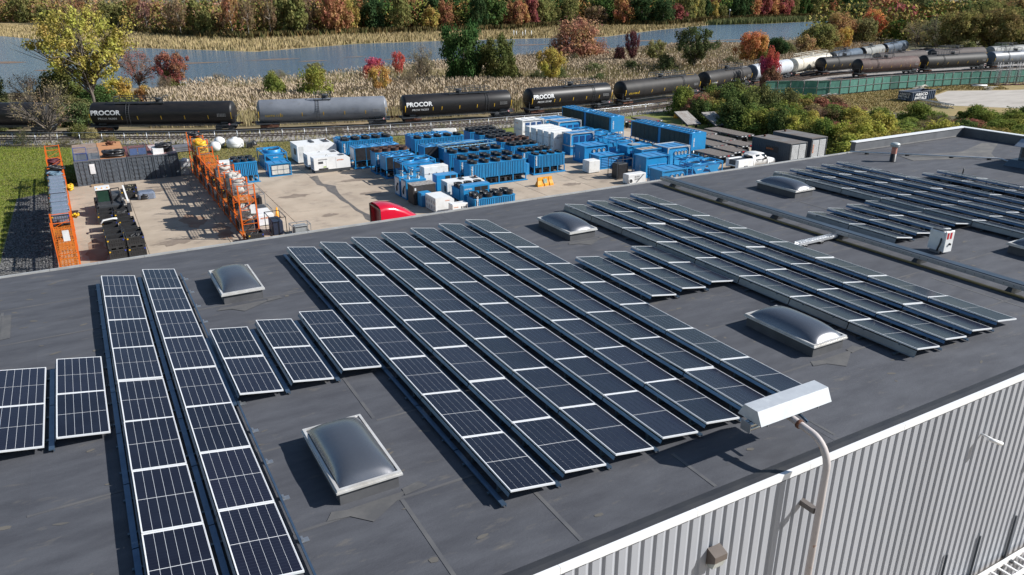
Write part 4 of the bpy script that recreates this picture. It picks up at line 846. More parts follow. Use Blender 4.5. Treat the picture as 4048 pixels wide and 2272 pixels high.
# ------------------------------------------------------------------ shipping containers
CONT = mat('container_paint', (.1,.115,.135), .55, c2=(.075,.088,.105), sc=1.3, ovar=.15)
def container(x, y, w_, L, H, label, roof, sign=False):
    r = thing('shipping_container', label, 'container', (x,y,0), 0, 'grey shipping containers'); w_ -= .04
    ob('shell', MB().box(.02,.12,.1,w_-.02,L,H-.04), CONT, r); ob('roof', MB().box(0,.1,H-.038,w_,L,H), roof, r)
    q = MB()
    for k in range(int(L/.4)): q.box(-.012,.3+.4*k,.15,.019,.5+.4*k,H-.15)
    tag(ob('side_ribs', q, CONT, r), kind='stuff')
    ob('frame', MB().box(0,0,0,.1,.118,H).box(w_-.1,0,0,w_,.118,H).box(.1,0,0,w_-.1,.1,.12).box(.1,0,H-.12,w_-.1,.1,H), CONT, r)
    for d in range(2):
        xa = .1+d*(w_-.2)/2; xb = xa+(w_-.2)/2-.012
        dr = ob('door', MB().box(xa,.05,.125,xb,.115,H-.125), CONT, r)
        for k in range(5): ob('door_rib', MB().box(xa+.1,.02,.3+k*.42,xb-.08,.049,.5+k*.42), CONT, dr)
        for k in (.3,.7): ob('lock_bar', MB().tube([(xa+(xb-xa)*k,.0,.05),(xa+(xb-xa)*k,.0,H-.05)], .022, 6), DKGREY, dr)
    if sign: ob('sign', MB().box(w_*.55,-.03,H*.45,w_*.75,-.022,H*.85), LETTERW, r)
    return r
container(-1.5,84.4,2.36,10.2,2.45,'grey shipping container with a white notice on its door',mat('roof_pale_rust', (.36,.28,.22), .8, c2=(.2,.12,.09), sc=1.2, st=(1,3,1)),True)
container(.86,84.4,2.36,10.2,2.45,'grey shipping container with bare orange-brown roof and black hoses on top',mat('roof_plywood', (.5,.24,.11), .8, c2=(.42,.19,.08), sc=1.2))
container(3.24,84.4,2.36,6.5,2.45,'grey shipping container with a blue-sided cage on its roof',mat('roof_maroon', (.2,.06,.06), .7, c2=(.13,.05,.05)))
container(5.62,84.4,2.36,6.5,2.4,'grey shipping container half in shade next to the tall orange rack',mat('roof_white', (.6,.6,.58), .6, c2=(.3,.1,.09), sc=.8))
def cage(x, y, z, Lx, Ly, H, label, fm_, wire=GALV, wall=None, group=None, content=None):
    r = thing('wire_cage', label, 'cage', (x,y,z), 0, group); k_ = .05
    for zz, nm in ((.03,'bottom_frame'), (H-.03,'top_frame')):
        q = MB()
        for yy in (0, Ly): q.box(0,yy-k_/2,zz-.025,Lx,yy+k_/2,zz+.025)
        for xx in (0, Lx): q.box(xx-k_/2,.0,zz-.024,xx+k_/2,Ly,zz+.024)
        ob(nm, q, fm_, r)
    for xx in (0, Lx):
        for yy in (0, Ly): ob('post', MB().box(xx-k_/2,yy-k_/2,.05,xx+k_/2,yy+k_/2,H-.05), fm_, r)
    q = MB()
    for k in range(int(Lx/.1)):
        for yy in (0, Ly): q.box(.1*k+.05,yy-.006,.05,.1*k+.062,yy+.006,H-.05)
    for k in range(int(Ly/.1)):
        for xx in (0, Lx): q.box(xx-.006,.1*k+.05,.05,xx+.006,.1*k+.062,H-.05)
    for k in range(int(H/.12)):
        for yy in (0, Ly): q.box(.03,yy-.006,.1+.12*k,Lx-.03,yy+.006,.112+.12*k)
        for xx in (0, Lx): q.box(xx-.006,.03,.1+.12*k,xx+.006,Ly-.03,.112+.12*k)
    tag(ob('wire_mesh', q, wire, r), kind='stuff'); ob('floor', MB().box(.03,.03,.0,Lx-.03,Ly-.03,.03), wire, r)
    if wall:
        for k in range(2): ob('side_panel', MB().box(Lx*.5*k+.06,-.03,.12,Lx*.5*(k+1)-.06,-.008,H-.1), wall, r)
    return r
BLUEF = mat('cage_blue', (.03,.08,.3), .5)
cage(-1.4,84.6,2.45,1.15,3.4,.75,'blue wire cage lying on the rust-roofed container',BLUEF)
cage(-.15,84.7,2.45,1.0,3.4,.6,'wire crate of dark blocks on the rust-roofed container',GALV)
cage(3.5,84.6,2.45,1.6,2.2,.85,'black-topped cage with blue side panels on the container roof',DKGREY,wall=mat('blue_grey_panel', (.08,.13,.28), .6))
def coil(name, x, y, z, label, m_, n=9, R=.5, r=.07, sx=1., cat='hose', group=None, seed=1, h=.12):
    o = thing(name, label, cat, (x,y,z), 0, group); rr = random.Random(seed)
    for k in range(n):
        cx, cy, a0 = rr.uniform(-.25,.25)*sx, rr.uniform(-.25,.25), rr.uniform(0,6); Rk = R*rr.uniform(.7,1.1); zz = r+k*h*.45
        pts = [(cx+Rk*sx*math.cos(a0+t), cy+Rk*math.sin(a0+t), zz+.04*math.sin(3*t+k)) for t in np.linspace(0, 6.1, 20)]
        ob('loop', MB().tube(pts, r, 7), m_, o)
    return o
coil('hose_pile',2.1,85.4,2.45,'pile of thick black hoses on the orange-brown container roof',BLACK,10,.5,.11,1.6,seed=3)
coil('hose_pile',6.9,85.9,2.4,'heap of black hose on the container next to the orange rack',BLACK,14,.55,.1,1.1,seed=5)
r = thing('valve_heap', 'rusty pipe valves lying at the back of the orange-brown container roof', 'scrap', (2.2,92.3,2.45))
for k in range(7): ob('valve', MB().tube([(rng.uniform(-.6,.6),rng.uniform(-.3,.3),.1+.05*k) for _ in range(2)], .09, 8), RUST, r)
r = thing('white_chest', 'white flat chest lying on the container roof beside black hose', 'chest', (5.7,84.9,2.4)); ob('sheet', MB().box(0,0,0,1.0,1.8,.5), WHITE, r)
r = thing('steel_stack', 'stack of long grey steel sections lying behind the containers', 'steel', (4.5,97.8,0))
for j in range(3):
    for i in range(5): ob('section', MB().box(0,i*.32,.1+j*.22,8.2,i*.32+.26,.28+j*.22), mat('steel_sections', (.24,.24,.27), .5, .3), r)
for xx in (1,7): ob('bearer', MB().box(xx,-.1,0,xx+.15,1.7,.1), PALLET, r)
r = thing('pallet', 'single wooden pallet on the ground before the container doors', 'pallet', (-.4,83.5,0))
for k in range(5): ob('board', MB().box(0,.02+.14*k,.1,1.1,.12+.14*k,.13), PALLET, r)
for yy in (0,.3,.62): ob('stringer', MB().box(0.02,yy,0,1.08,yy+.08,.098), PALLET, r)
# ------------------------------------------------------------------ orange pallet racks
NET = mat('orange_mesh_deck', (.6,.2,.03), .5, c2=(.5,.15,.02), sc=3)
def rack(x0, x1, ys_, Hs, levels, label):
    r = thing('pallet_rack', label, 'rack', (x0,ys_[0],0)); Lx = x1-x0; oy = ys_[0]
    for i, y in enumerate(ys_):
        H = Hs[i]
        for xx in (0, Lx): ob('upright', MB().box(xx-.05,y-oy-.04,0,xx+.05,y-oy+.04,H), ORANGE, r)
        q = MB(); z = .2
        while z < H-.6: q.bar((0.05,y-oy,z),(Lx-.05,y-oy,z+.55),.03); z += 1.1
        for zz in (.15, H-.08): q.bar((.05,y-oy,zz),(Lx-.05,y-oy,zz),.045)
        z = 1.2
        while z < H-.3: q.bar((.05,y-oy,z),(Lx-.05,y-oy,z),.04); z += 1.1
        ob('brace', q, ORANGE, r)
    for i in range(len(ys_)-1):
        ya, yb = ys_[i]-oy+.04, ys_[i+1]-oy-.04
        for zz in levels:
            if zz > min(Hs[i],Hs[i+1])-.05: continue
            for xx in (0, Lx): ob('beam', MB().box(xx-.03,ya,zz-.1,xx+.03,yb,zz), ORANGE, r)
            q = MB()
            for k in range(int((yb-ya)/.16)): q.box(.03,ya+.16*k,zz-.02,Lx-.03,ya+.16*k+.022,zz-.005)
            for k in range(6): q.box(.06+k*(Lx-.14)/5,ya,zz-.035,.09+k*(Lx-.14)/5,yb,zz-.021)
            tag(ob('mesh_deck', q, NET, r), kind='stuff')
    return r
YA = [57.2+2.6*i for i in range(13)]
ra = rack(-3.1,-1.9,YA,[3.45,3.45]+[2.9]*8+[3.3,3.6,3.6],[.25,1.35,2.35],'long orange pallet rack loaded with wrapped crates beside the lawn')
ra.rotation_euler.z = R_(1.2); rkx = lambda y: -.021*(y-57.2)
q = MB()
for z in np.arange(.2,3.1,.16): q.box(.05,-.055,z,1.15,-.045,z+.03)
for x in np.arange(.06,1.15,.16): q.box(x,-.065,.2,x+.025,-.056,3.1)
tag(ob('end_netting', q, NET, ra), kind='stuff'); ob('notice', MB().box(.55,-.09,2.1,.95,-.075,2.85), LETTERW, ra)
YB = [58.4+2.72*i for i in range(11)]
rb = rack(9.2,10.4,YB,[4.25,4.25,4.25,4.25,3.6,3.4,3.6,4.0,4.25,4.25,4.25],[.25,1.5,2.9],'long orange pallet rack topped with canvas hose cages, between the two yard bays')
ob('notice', MB().box(.75,-.09,2.0,1.1,-.075,2.7), LETTERW, rb)
# crates (black bulk bins)
CR = mat('black_plastic', (.022,.022,.024), .5, c2=(.035,.035,.036), sc=3)
def crate_proto():
    r = thing('bulk_crate', 'x', 'crate', (0,0,-50)); Lx, Ly, H = 1.15, 1.15, .78
    ob('floor', MB().box(0,0,.1,Lx,Ly,.14).box(.05,.0,0,.2,Ly,.1).box(Lx-.2,0,0,Lx-.05,Ly,.1).box(.5,0,0,.65,Ly,.1), CR, r)
    for sd_ in range(4):
        q = MB(); ax = sd_ < 2; off = 0 if sd_ % 2 == 0 else (Ly if ax else Lx); s_ = 1 if sd_ % 2 == 0 else -1; t0, t1 = sorted((off, off+s_*.04)); Ls = Lx if ax else Ly
        def bx(a, z0, b, z1):
            if ax: q.box(a,t0,z0,b,t1,z1)
            else: q.box(t0,a,z0,t1,b,z1)
        bx(0 if ax else .041,H-.1,Ls if ax else Ls-.041,H); bx(0 if ax else .041,.141,Ls if ax else Ls-.041,.24); bx(0 if ax else .041,.24,.1,H-.1); bx(Ls-.1,.24,Ls if ax else Ls-.041,H-.1)
        bx(.101,.44,Ls-.101,.5)
        for k in range(6): bx(.17+.15*k,.24,.2+.15*k,.44); bx(.17+.15*k,.5,.2+.15*k,H-.1)
        (q.box(.05,off+s_*.03-.006,.15,Ls-.05,off+s_*.03+.006,H-.12) if ax else q.box(off+s_*.03-.006,.05,.15,off+s_*.03+.006,Ls-.05,H-.12)); ob('side', q, CR, r)
    ob('corner_tag', MB().box(.03,-.006,.6,.13,-.001,.7), YELLOW, r); ob('corner_tag', MB().box(1.02,-.006,.6,1.12,-.001,.7), mat('tag_blue', (.03,.06,.35), .5), r)
    return r
cp = crate_proto(); cp_used = [False]
def crate(x, y, z, label, group, fill=None, rz=0):
    if not cp_used[0]: cp_used[0] = True; c_ = cp; c_.location = (x,y,z); c_['label'] = label; c_['group'] = group
    else: c_ = copytree(cp, None, (x,y,z), rz, label, group)
    return c_
FILL = mat('fill_dark', (.02,.02,.022), .7, c2=(.1,.1,.1), sc=9, bump=.8, bs=12)
def contents(c_, m_, h=.6):
    q = MB(); rr = random.Random(int(abs(c_.location.y)*31+abs(c_.location.x)*7))
    for k in range(9): 
        x_, y_ = rr.uniform(.15,.95), rr.uniform(.15,.95)
        q.tube([(x_,y_,h*.7),(rr.uniform(.1,1.0),rr.uniform(.1,1.0),h+rr.uniform(0,.15)),(rr.uniform(.1,1.0),rr.uniform(.1,1.0),h)], .04, 6)
    q.box(.05,.05,.14,1.1,1.1,h*.75); ob('contents', q, m_, c_)
g1 = 'black bulk crates standing on the concrete'
for k, (x, y, n_) in enumerate([(-.05,57.95,2),(1.2,57.85,2),(-.1,62.7,1),(1.12,62.6,1),(-.15,64.1,1),(1.1,64.0,1),(-.35,68.5,1),(.9,68.4,1),(-.3,69.8,1),(.95,69.9,1),(-.1,59.3,2),(1.18,59.2,2),(-.15,66.0,1),(1.08,65.9,1),(-.12,61.2,1),(1.15,61.1,1)]):
    for j in range(n_):
        c_ = crate(x, y, .8*j, ['lower black bulk crate in the double stack at the roof edge','upper black bulk crate in the double stack at the roof edge'][j] if n_ == 2 else ['black open bulk crate in the line behind the double stacks','black open bulk crate just in front of the white cab'][k > 5], g1)
        if j == n_-1: contents(c_, FILL, .68 if k in (1,7) else .35)
WRAP = bpy.data.materials.new('plastic_wrap'); WRAP.use_nodes = True
p = WRAP.node_tree.nodes['Principled BSDF']; p.inputs['Base Color'].default_value = (.17,.2,.26,1); p.inputs['Roughness'].default_value = .16; p.inputs['Coat Weight'].default_value = .6
nz = WRAP.node_tree.nodes.new('ShaderNodeTexNoise'); nz.inputs['Scale'].default_value = 6; nz.inputs['Detail'].default_value = 6; bp_ = WRAP.node_tree.nodes.new('ShaderNodeBump'); bp_.inputs['Strength'].default_value = .7; bp_.inputs['Distance'].default_value = .08
WRAP.node_tree.links.new(nz.outputs[0], bp_.inputs['Height']); WRAP.node_tree.links.new(bp_.outputs[0], p.inputs['Normal'])
g2 = 'wrapped crates on the orange rack'
wq = MB(); wq.bbox(-.02,.0,.12,1.17,1.15,.86,.1); wm = wq.mesh('plastic_wrap', WRAP)
for k in range(10):
    y = 60.35+1.42*k+(.3 if k > 4 else 0)
    c_ = crate(-3.08+rkx(y)+rng.uniform(-.05,.05), y, 2.36+rng.uniform(0,.04), 'crate under clear plastic wrap on the top shelf of the long rack', g2); ob('plastic_wrap', wm, None, c_)
    if k < 6 or True: crate(-3.06+rkx(y), y, 1.37, 'black crate on the middle shelf of the long rack', 'crates on the middle rack shelf')
coil('hose_coil',-2.9,76.3,2.36,'blue-grey hose coil on the rack after the wrapped crates',mat('blue_hose', (.12,.2,.27), .6),12,.5,.06,seed=7,h=.14)
coil('hose_coil',-2.95,79.0,2.36,'dark hose coil on the rack, second after the wrapped crates',BLACK,12,.5,.07,seed=8,h=.14)
coil('hose_coil',-1.95,74.3,1.9,'yellow hose coil hanging off the long rack by the wrapped crates',YELLOW,6,.35,.09,.5,seed=9)
coil('hose_coil',-1.85,66.0,1.5,'small yellow hose coil on the side of the long rack',YELLOW,4,.3,.08,.5,seed=10)
coil('hose_coil',-3.1,84.5,2.36,'dark red hose tangle on the far end of the long rack',mat('maroon_hose', (.1,.02,.03), .6),9,.45,.07,seed=11)
for k, (y, m_) in enumerate([(81.6,RUST),(86.8,DKGREY)]):
    c_ = crate(-3.05+rkx(y), y, .27, 'black crate on the bottom shelf at the far end of the long rack', 'crates low on the long rack'); contents(c_, m_)
# rack B loads
gB = 'hose cages on the tall orange rack'
def hosecage(y, z, m_, label, n=8, H=.85, R=.42):
    c_ = cage(9.25,y,z,1.1,1.2,H,label,GALV,group=gB)
    rr = random.Random(int(y*10))
    for k in range(n):
        cx, cy = .55+rr.uniform(-.15,.15), .6+rr.uniform(-.2,.2); a0 = rr.uniform(0,6); zz = .18+k*(H+.1)/n
        ob('hose', MB().tube([(cx+R*.9*math.cos(a0+t), cy+R*math.sin(a0+t), zz+.1*math.sin(t*2+k)) for t in np.linspace(0,6,16)], .16, 8), m_, c_)
    return c_
hosecage(60.9,2.92,GREYHOSE,'wire cage of grey canvas hose on the top shelf, nearest the rack end',10)
hosecage(62.3,2.92,GREYHOSE,'wire cage of grey canvas hose on the top shelf, next to the end cage',11)
hosecage(63.7,2.92,GREYHOSE,'wire cage of grey canvas hose on the top shelf, third from the rack end',9)
hosecage(68.2,2.92,GREYHOSE,'wire cage of pale hose on the top shelf beyond the empty bay',6,.6)
hosecage(58.6,1.52,GREYHOSE,'wire cage of white hose low in the end bay of the tall rack',6,.6)
hosecage(79.4,2.92,YELLOW,'wire cage of yellow hoses on the top shelf at the far end',10)
hosecage(80.8,2.92,YELLOW,'wire cage of yellow and black hoses beside the other yellow cage',7)
cage(9.25,82.4,2.92,1.1,2.4,1.0,'grey sided cage on the far top end of the tall rack',GALV,wall=DIRTYWHITE)
coil('hose_coil',9.8,83.6,3.92,'black hose coil lying on the grey cage at the far rack top',BLACK,8,.5,.08,seed=21)
mlist = [RUST, GREYHOSE, YELLOW, DKGREY, mat('bright_blue', (.03,.08,.4), .5), GREYHOSE, mat('tan_box', (.35,.26,.15), .7)]
for k in range(16):
    y = 60.0+1.56*k; c_ = crate(9.22, y, 1.52 if k % 3 else .27, 'crate of mixed fittings on a lower shelf of the tall rack', 'crates low on the tall rack'); contents(c_, mlist[k % 7], .75)
for k in range(14):
    y = 60.0+1.8*k; c_ = cage(9.25,y,.27,1.1,1.3,.85,'wire cage of hoses on the bottom shelf of the tall rack',GALV,group='cages on the bottom rack shelf'); 
    ob('hose', MB().bbox(.08,.08,.05,1.02,1.2,.7,.12), mlist[(k*3+1) % 7], c_)
c_ = crate(9.3,56.95,0,'black folded crate stack at the foot of the tall rack end',g1); contents(c_, FILL)
# wrapped coil and loose pallets
r = coil('wrapped_coil',3.9,76.2,.05,'coil in clear plastic wrap on a pallet on the concrete',BLACK,8,.5,.09,seed=31); ob('plastic_wrap', MB().bbox(-.75,-.65,-.02,.75,.65,.62,.15), WRAP, r)
for x, y, lb in ((1.9,76.6,'pallet crate of brass fittings behind the white cab'),(2.2,78.2,'black crate behind the pallet of fittings')):
    c_ = crate(x,y,0,lb,g1); contents(c_, mat('brassy', (.25,.22,.14), .4, .6, c2=(.08,.08,.07), sc=8), .72)
r = thing('pipe_brackets', 'white curved pipe brackets lying across the black crates', 'scrap', (.4,65.4,.8))
for k in range(3): ob('bracket', MB().tube([(-.6,.1*k,.05),(-.4,.1*k+.15,.25),(.3,.1*k+.2,.3),(.6,.1*k+.15,.28)], .05, 6), DIRTYWHITE, r)
# white cab with boom
r = thing('telehandler', 'white handler cab with amber lights and side boom behind the black crates', 'vehicle', (-.1,71.4,0))
ob('chassis', MB().box(.0,-.3,.4,1.9,3.4,.9), DKGREY, r)
for xx in (-.1,1.9):
    for yy in (.3,2.8): w_ = ob('wheel', MB().lathe([(0,-.18),(.25,-.18),(.5,-.16),(.52,0),(.5,.16),(.25,.18),(0,.18)],18,(xx,yy,.52),'x'), BLACK, r); ob('rim', MB().lathe([(0,-.19),(.22,-.19),(.22,.19),(0,.19)],12,(xx,yy,.52),'x'), DIRTYWHITE, w_)
q = MB()
for xx in (.0,1.0):
    for yy in (.1,1.4): q.bar((xx,yy,.9),(xx,yy,2.2),.09)
ob('cab_frame', q, BLACK, r); ob('cab_roof', MB().bbox(-.08,0,2.2,1.08,1.5,2.3,.03), WHITE, r)
ob('windscreen', MB().box(.05,.07,1.2,.95,.09,2.18), mat('tinted_green_glass', (.03,.07,.05), .08, spec=.8), r); ob('side_glass', MB().box(-.01,.16,1.2,.01,1.34,2.15), mat('tinted_green_glass', (0,0,0)), r); ob('cab_lower', MB().box(-.04,.04,.9,1.04,1.45,1.18), DKGREY, r)
for xx in (.1,.5,.9): ob('beacon', MB().lathe([(.05,0),(.05,.1),(0,.12)],8,(xx,.15,2.3)), YORANGE, r)
ob('guard', MB().bar((1.1,0,2.25),(1.75,.1,2.25),.07).bar((1.75,.1,2.25),(1.75,.1,1.0),.07).bar((1.1,0,2.25),(1.1,0,1.0),.07), BLACK, r)
ob('boom', MB().bar((2.15,2.2,1.9),(2.25,-1.0,1.2),.13,.16), DIRTYWHITE, r); ob('boom_head', MB().bar((2.25,-1.2,1.1),(2.25,-1.6,.5),.3,.3), BLACK, r); ob('bonnet', MB().bbox(1.05,1.4,.9,1.9,3.2,1.4,.1), DKGREY, r)
# white tanks on the verge
for x, y, rr_, lb in ((13.3,96.2,.64,'white round tank lying beside the tall rack end, nearer the rack'),(14.3,99.2,.66,'white round tank lying near the wire fence')):
    r = thing('round_tank', lb, 'tank', (x,y,0)); ob('shell', MB().lathe([(rr_*math.cos(a),rr_*.95+rr_*.95*math.sin(a)) for a in np.linspace(-1.57,1.57,14)],20), WHITE, r); ob('port', MB().lathe([(.16,0),(.16,.04),(0,.04)],12,(.25,-.78*rr_,rr_*1.2),'y'), DKGREY, r)
r = thing('poly_tank', 'wide white plastic tank with central lid on the verge', 'tank', (15.9,98.0,0)); ob('shell', MB().lathe([(0,0),(.98,0),(1.02,.3),(1.0,.8),(.76,1.02),(.32,1.15),(.29,1.25),(0,1.26)],24), WHITE, r); ob('strap', MB().lathe([(1.025,.5),(1.025,.58)],24), DIRTYWHITE, r)
cube(16.9,96.3,.9,.8,.8,'small dark frame box on the verge beside the plastic tank')
r = thing('black_bag', 'black covered lump on a pallet by the wire fence', 'cover', (18.1,97.8,0)); ob('cover', MB().lathe([(0,0),(.4,.0),(.38,.3),(.2,.6),(0,.75)],9), BLACK, r); ob('pallet', MB().box(-.6,-.4,0,.6,.4,.08), PALLET, r)
c_ = cage(8.05,84.6,0,1.0,1.2,.75,'wire cage of white sacks between the containers and the tall rack, lower',GALV); ob('sack', MB().bbox(.1,.1,.05,.9,1.1,.7,.2), DIRTYWHITE, c_)
c_ = cage(8.05,84.6,.8,1.0,1.2,.7,'wire cage of white sacks stacked on the lower sack cage',GALV); ob('sack', MB().bbox(.05,.1,.05,.95,1.1,.85,.25), WHITE, c_)
r = thing('white_tarp_box', 'long low white box with dark top panel behind the small chiller', 'equipment box', (11.6,83.5,0)); ob('housing', MB().bbox(0,0,0,3.2,1.3,1.15,.05), WHITE, r); ob('top_panel', MB().box(2.3,.2,1.151,3.1,1.1,1.17), DKGREY, r)
r = thing('fallen_cylinder', 'pale grey cylinder tank with rust streaks by the wire fence', 'tank', (38.9,90.6,.75), R_(-18)); ob('shell', MB().lathe([(0,0),(.45,.05),(.62,.2),(.65,.4),(.65,3.1),(.62,3.3),(0,3.35)],24,(0,0,0),'x'), mat('pale_tank', (.6,.6,.57), .6, c2=(.5,.48,.43), sc=1.5, c3=(.3,.15,.07), sc3=2.2, lo3=.68, hi3=.78), r); ob('cradle', MB().box(.8,-.5,-.76,2.8,.5,-.5), RUST, r)
# red truck cab below the roof edge
r = thing('truck_cab', 'glossy red truck with tall roof fairing parked below the roof edge', 'truck', (17.5,50.4,-.25))
q = MB(); prof_ = [(0,3.55),(.45,3.6),(1.1,3.5),(1.9,3.15),(2.5,2.75),(3.1,2.35)]
vs = []
for sgn in (0, 2.3):
    for x_, z_ in prof_: vs.append((x_, sgn, z_))
    for x_, z_ in prof_: vs.append((x_, sgn, 1.2 if x_ < 2 else 1.3))
n_ = 6; fs = [(i,i+1,12+i+1,12+i) for i in range(5)]+[(n_+i+1,n_+i,i,i+1)[::-1] for i in range(5)]+[(12+i+1,12+i,18+i,18+i+1)[::-1] for i in range(5)]
bev = []
vs = []
for k, (x_, z_) in enumerate(prof_):
    w0 = .06*k
    for yy, zz in ((w0,1.2),(w0,z_-.35),(w0+.12,z_-.1),(w0+.4,z_),(1.15,z_+.06),(1.9-w0,z_),(2.18-w0,z_-.1),(2.3-w0,z_-.35),(2.3-w0,1.2)): vs.append((x_,yy,zz))
q.add(vs, [(k*9+i,(k+1)*9+i,(k+1)*9+i+1,k*9+i+1) for k in range(5) for i in range(8)], 0, True)
ob('roof_fairing', q, RED, r)
ob('rear_frame', MB().box(-.06,-.02,1.0,-.005,.1,3.4).box(-.06,2.2,1.0,-.005,2.32,3.4).box(-.06,.1,3.3,-.005,2.2,3.42), BLACK, r)
ob('inner_panel', MB().box(.25,.15,1.0,.3,2.15,3.2), mat('dark_red', (.2,.01,.02), .4), r)
ob('bonnet', MB().bbox(3.1,.3,.9,4.6,2.0,1.9,.2), RED, r); ob('chassis', MB().box(-2.5,.6,.5,4.6,1.7,.9), DKGREY, r); ob('side_window', MB().box(2.0,.06,1.9,2.7,.1,2.3), GLASS, r)
for xx in (-1.8,-.6,3.8):
    for yy in (.2,2.1): ob('wheel', MB().lathe([(0,-.15),(.3,-.15),(.5,-.13),(.5,.13),(.3,.15),(0,.15)],16,(xx,yy,.5),'y'), BLACK, r)
# dark generator containers on the right
def dkcont(x0, y0, x1, y1, H, label, txt):
    Lx, Ly = x1-x0, y1-y0; r = thing('generator_container', label, 'container', (x0,y0,0), 0, 'dark generator containers')
    ob('shell', MB().box(0.02,.03,.1,Lx-.02,Ly,H-.05), mat('slate_paint', (.045,.06,.08), .5, c2=(.035,.045,.06), sc=1), r); ob('roof', MB().box(0,0,H-.05,Lx,Ly,H), mat('slate_roof', (.17,.17,.17), .7, c2=(.14,.11,.09), sc=.8), r)
    ob('frame', MB().box(0,-.02,0,.12,.1,H-.05).box(Lx-.12,-.02,0,Lx,.1,H-.05).box(.12,-.02,0,Lx-.12,.1,.12), DKGREY, r)
    for d in range(2):
        for k in range(18): ob('louvre', MB().add([(Lx*(.08+.44*d),.02,.25+.12*k),(Lx*(.48+.44*d),.02,.25+.12*k),(Lx*(.48+.44*d),-.02,.2+.12*k),(Lx*(.08+.44*d),-.02,.2+.12*k)],[(0,3,2,1)]), mat('louvre_pale', (.24,.25,.26), .5), r)
    q = MB()
    for k in range(int(Ly/.3)): q.box(-.008,.2+.3*k,.15,.018,.34+.3*k,H-.2)
    tag(ob('side_ribs', q, MATS['slate_paint'], r), kind='stuff')
    if txt: ob('sign_plate', MB().box(-.03,Ly*.3,H*.5,-.012,Ly*.62,H*.75), BLACK, r); text('aggreko', (-.03,Ly*.6,H*.56), (0,-1,0), (0,0,1), .3, LETTERO, r)
    else: text('aggreko', (Lx*.2,-.03,H*.35), (0,0,1), (-1,0,0), .3, LETTERO, r)
    ob('exhaust', MB().lathe([(.12,0),(.12,.15),(.2,.17),(0,.2)],12,(Lx*.4,Ly*.85,H)), RUST, r); return r
dkcont(65.75,55.85,68.3,61.4,2.5,'dark slate generator container with orange lettering on a black plate',True)
dkcont(70.1,56.8,72.65,62.4,2.55,'dark slate generator container standing behind the lettered one',False)
# white service pickup
r = thing('pickup_truck', 'white crew-cab service pickup with utility body at the roof edge', 'pickup truck', (58.6,56.2,0))
q = MB()
def loft(q, secs, mi=0, smooth=True):
    n_ = len(secs[0]); vs = [v for s_ in secs for v in s_]
    q.add(vs, [(k*n_+i,(k+1)*n_+i,(k+1)*n_+(i+1)%n_,k*n_+(i+1)%n_) for k in range(len(secs)-1) for i in range(n_)], mi, smooth)
    o = len(q.v)-len(vs); q.f += [tuple(o+i for i in range(n_-1,-1,-1)), tuple(o+(len(secs)-1)*n_+i for i in range(n_))]; q.m += [mi]*2; q.sm += [False]*2
ob('utility_body', MB().bbox(0,0,.5,2.2,.45,1.35,.03).bbox(0,1.4,.5,2.2,1.85,1.35,.03).box(0,.45,.7,2.2,1.4,.8), WHITE, r)
def sec(x, z0, z1, w0, w1): return [(x,.92-w0,z0),(x,.92+w0,z0),(x,.92+w0,(z0+z1)*.55),(x,.92+w1,z1-.06),(x,.92+w1-.12,z1),(x,.92-w1+.12,z1),(x,.92-w1,z1-.06),(x,.92-w0,(z0+z1)*.55)]
q = MB(); loft(q, [sec(2.25,.5,1.55,.92,.74),sec(2.45,.5,1.82,.92,.72),sec(3.3,.5,1.84,.92,.72),sec(3.85,.5,1.78,.92,.7),sec(4.3,.5,1.3,.92,.82)]); ob('cab', q, WHITE, r)
q = MB(); loft(q, [sec(4.25,.5,1.25,.92,.85),sec(4.9,.5,1.2,.92,.85),sec(5.4,.5,1.1,.9,.8)]); ob('bonnet', q, WHITE, r)
for a, b_ in ((2.5,3.2),(3.28,3.95)): ob('side_window', MB().add([(a,-.03,1.16),(b_,-.03,1.16),(b_-.06,.17,1.72),(a+.04,.17,1.72)],[(0,1,2,3)]), GLASS, r)
ob('windscreen', MB().add([(4.36,.12,1.3),(4.36,1.72,1.3),(3.93,1.55,1.77),(3.93,.29,1.77)],[(0,1,2,3)]), GLASS, r); ob('bed_well', MB().box(.06,.46,.801,2.15,1.39,1.3), DKGREY, r); ob('rear_window', MB().box(2.23,.35,1.25,2.245,1.5,1.6), GLASS, r)
for xx in (1.1,4.75):
    for yy in (.1,1.75): w_ = ob('wheel', MB().lathe([(0,-.12),(.2,-.12),(.38,-.11),(.4,0),(.38,.11),(.2,.12),(0,.12)],18,(xx,yy,.4),'y'), BLACK, r); ob('rim', MB().lathe([(0,-.13),(.2,-.13),(.2,.13),(0,.13)],12,(xx,yy,.4),'y'), STAINLESS, w_)
ob('mirror', MB().bbox(3.75,-.22,1.2,3.85,-.02,1.45,.02), BLACK, r); ob('door_handle', MB().box(2.7,-.02,1.02,2.85,-.0,1.06), BLACK, r)
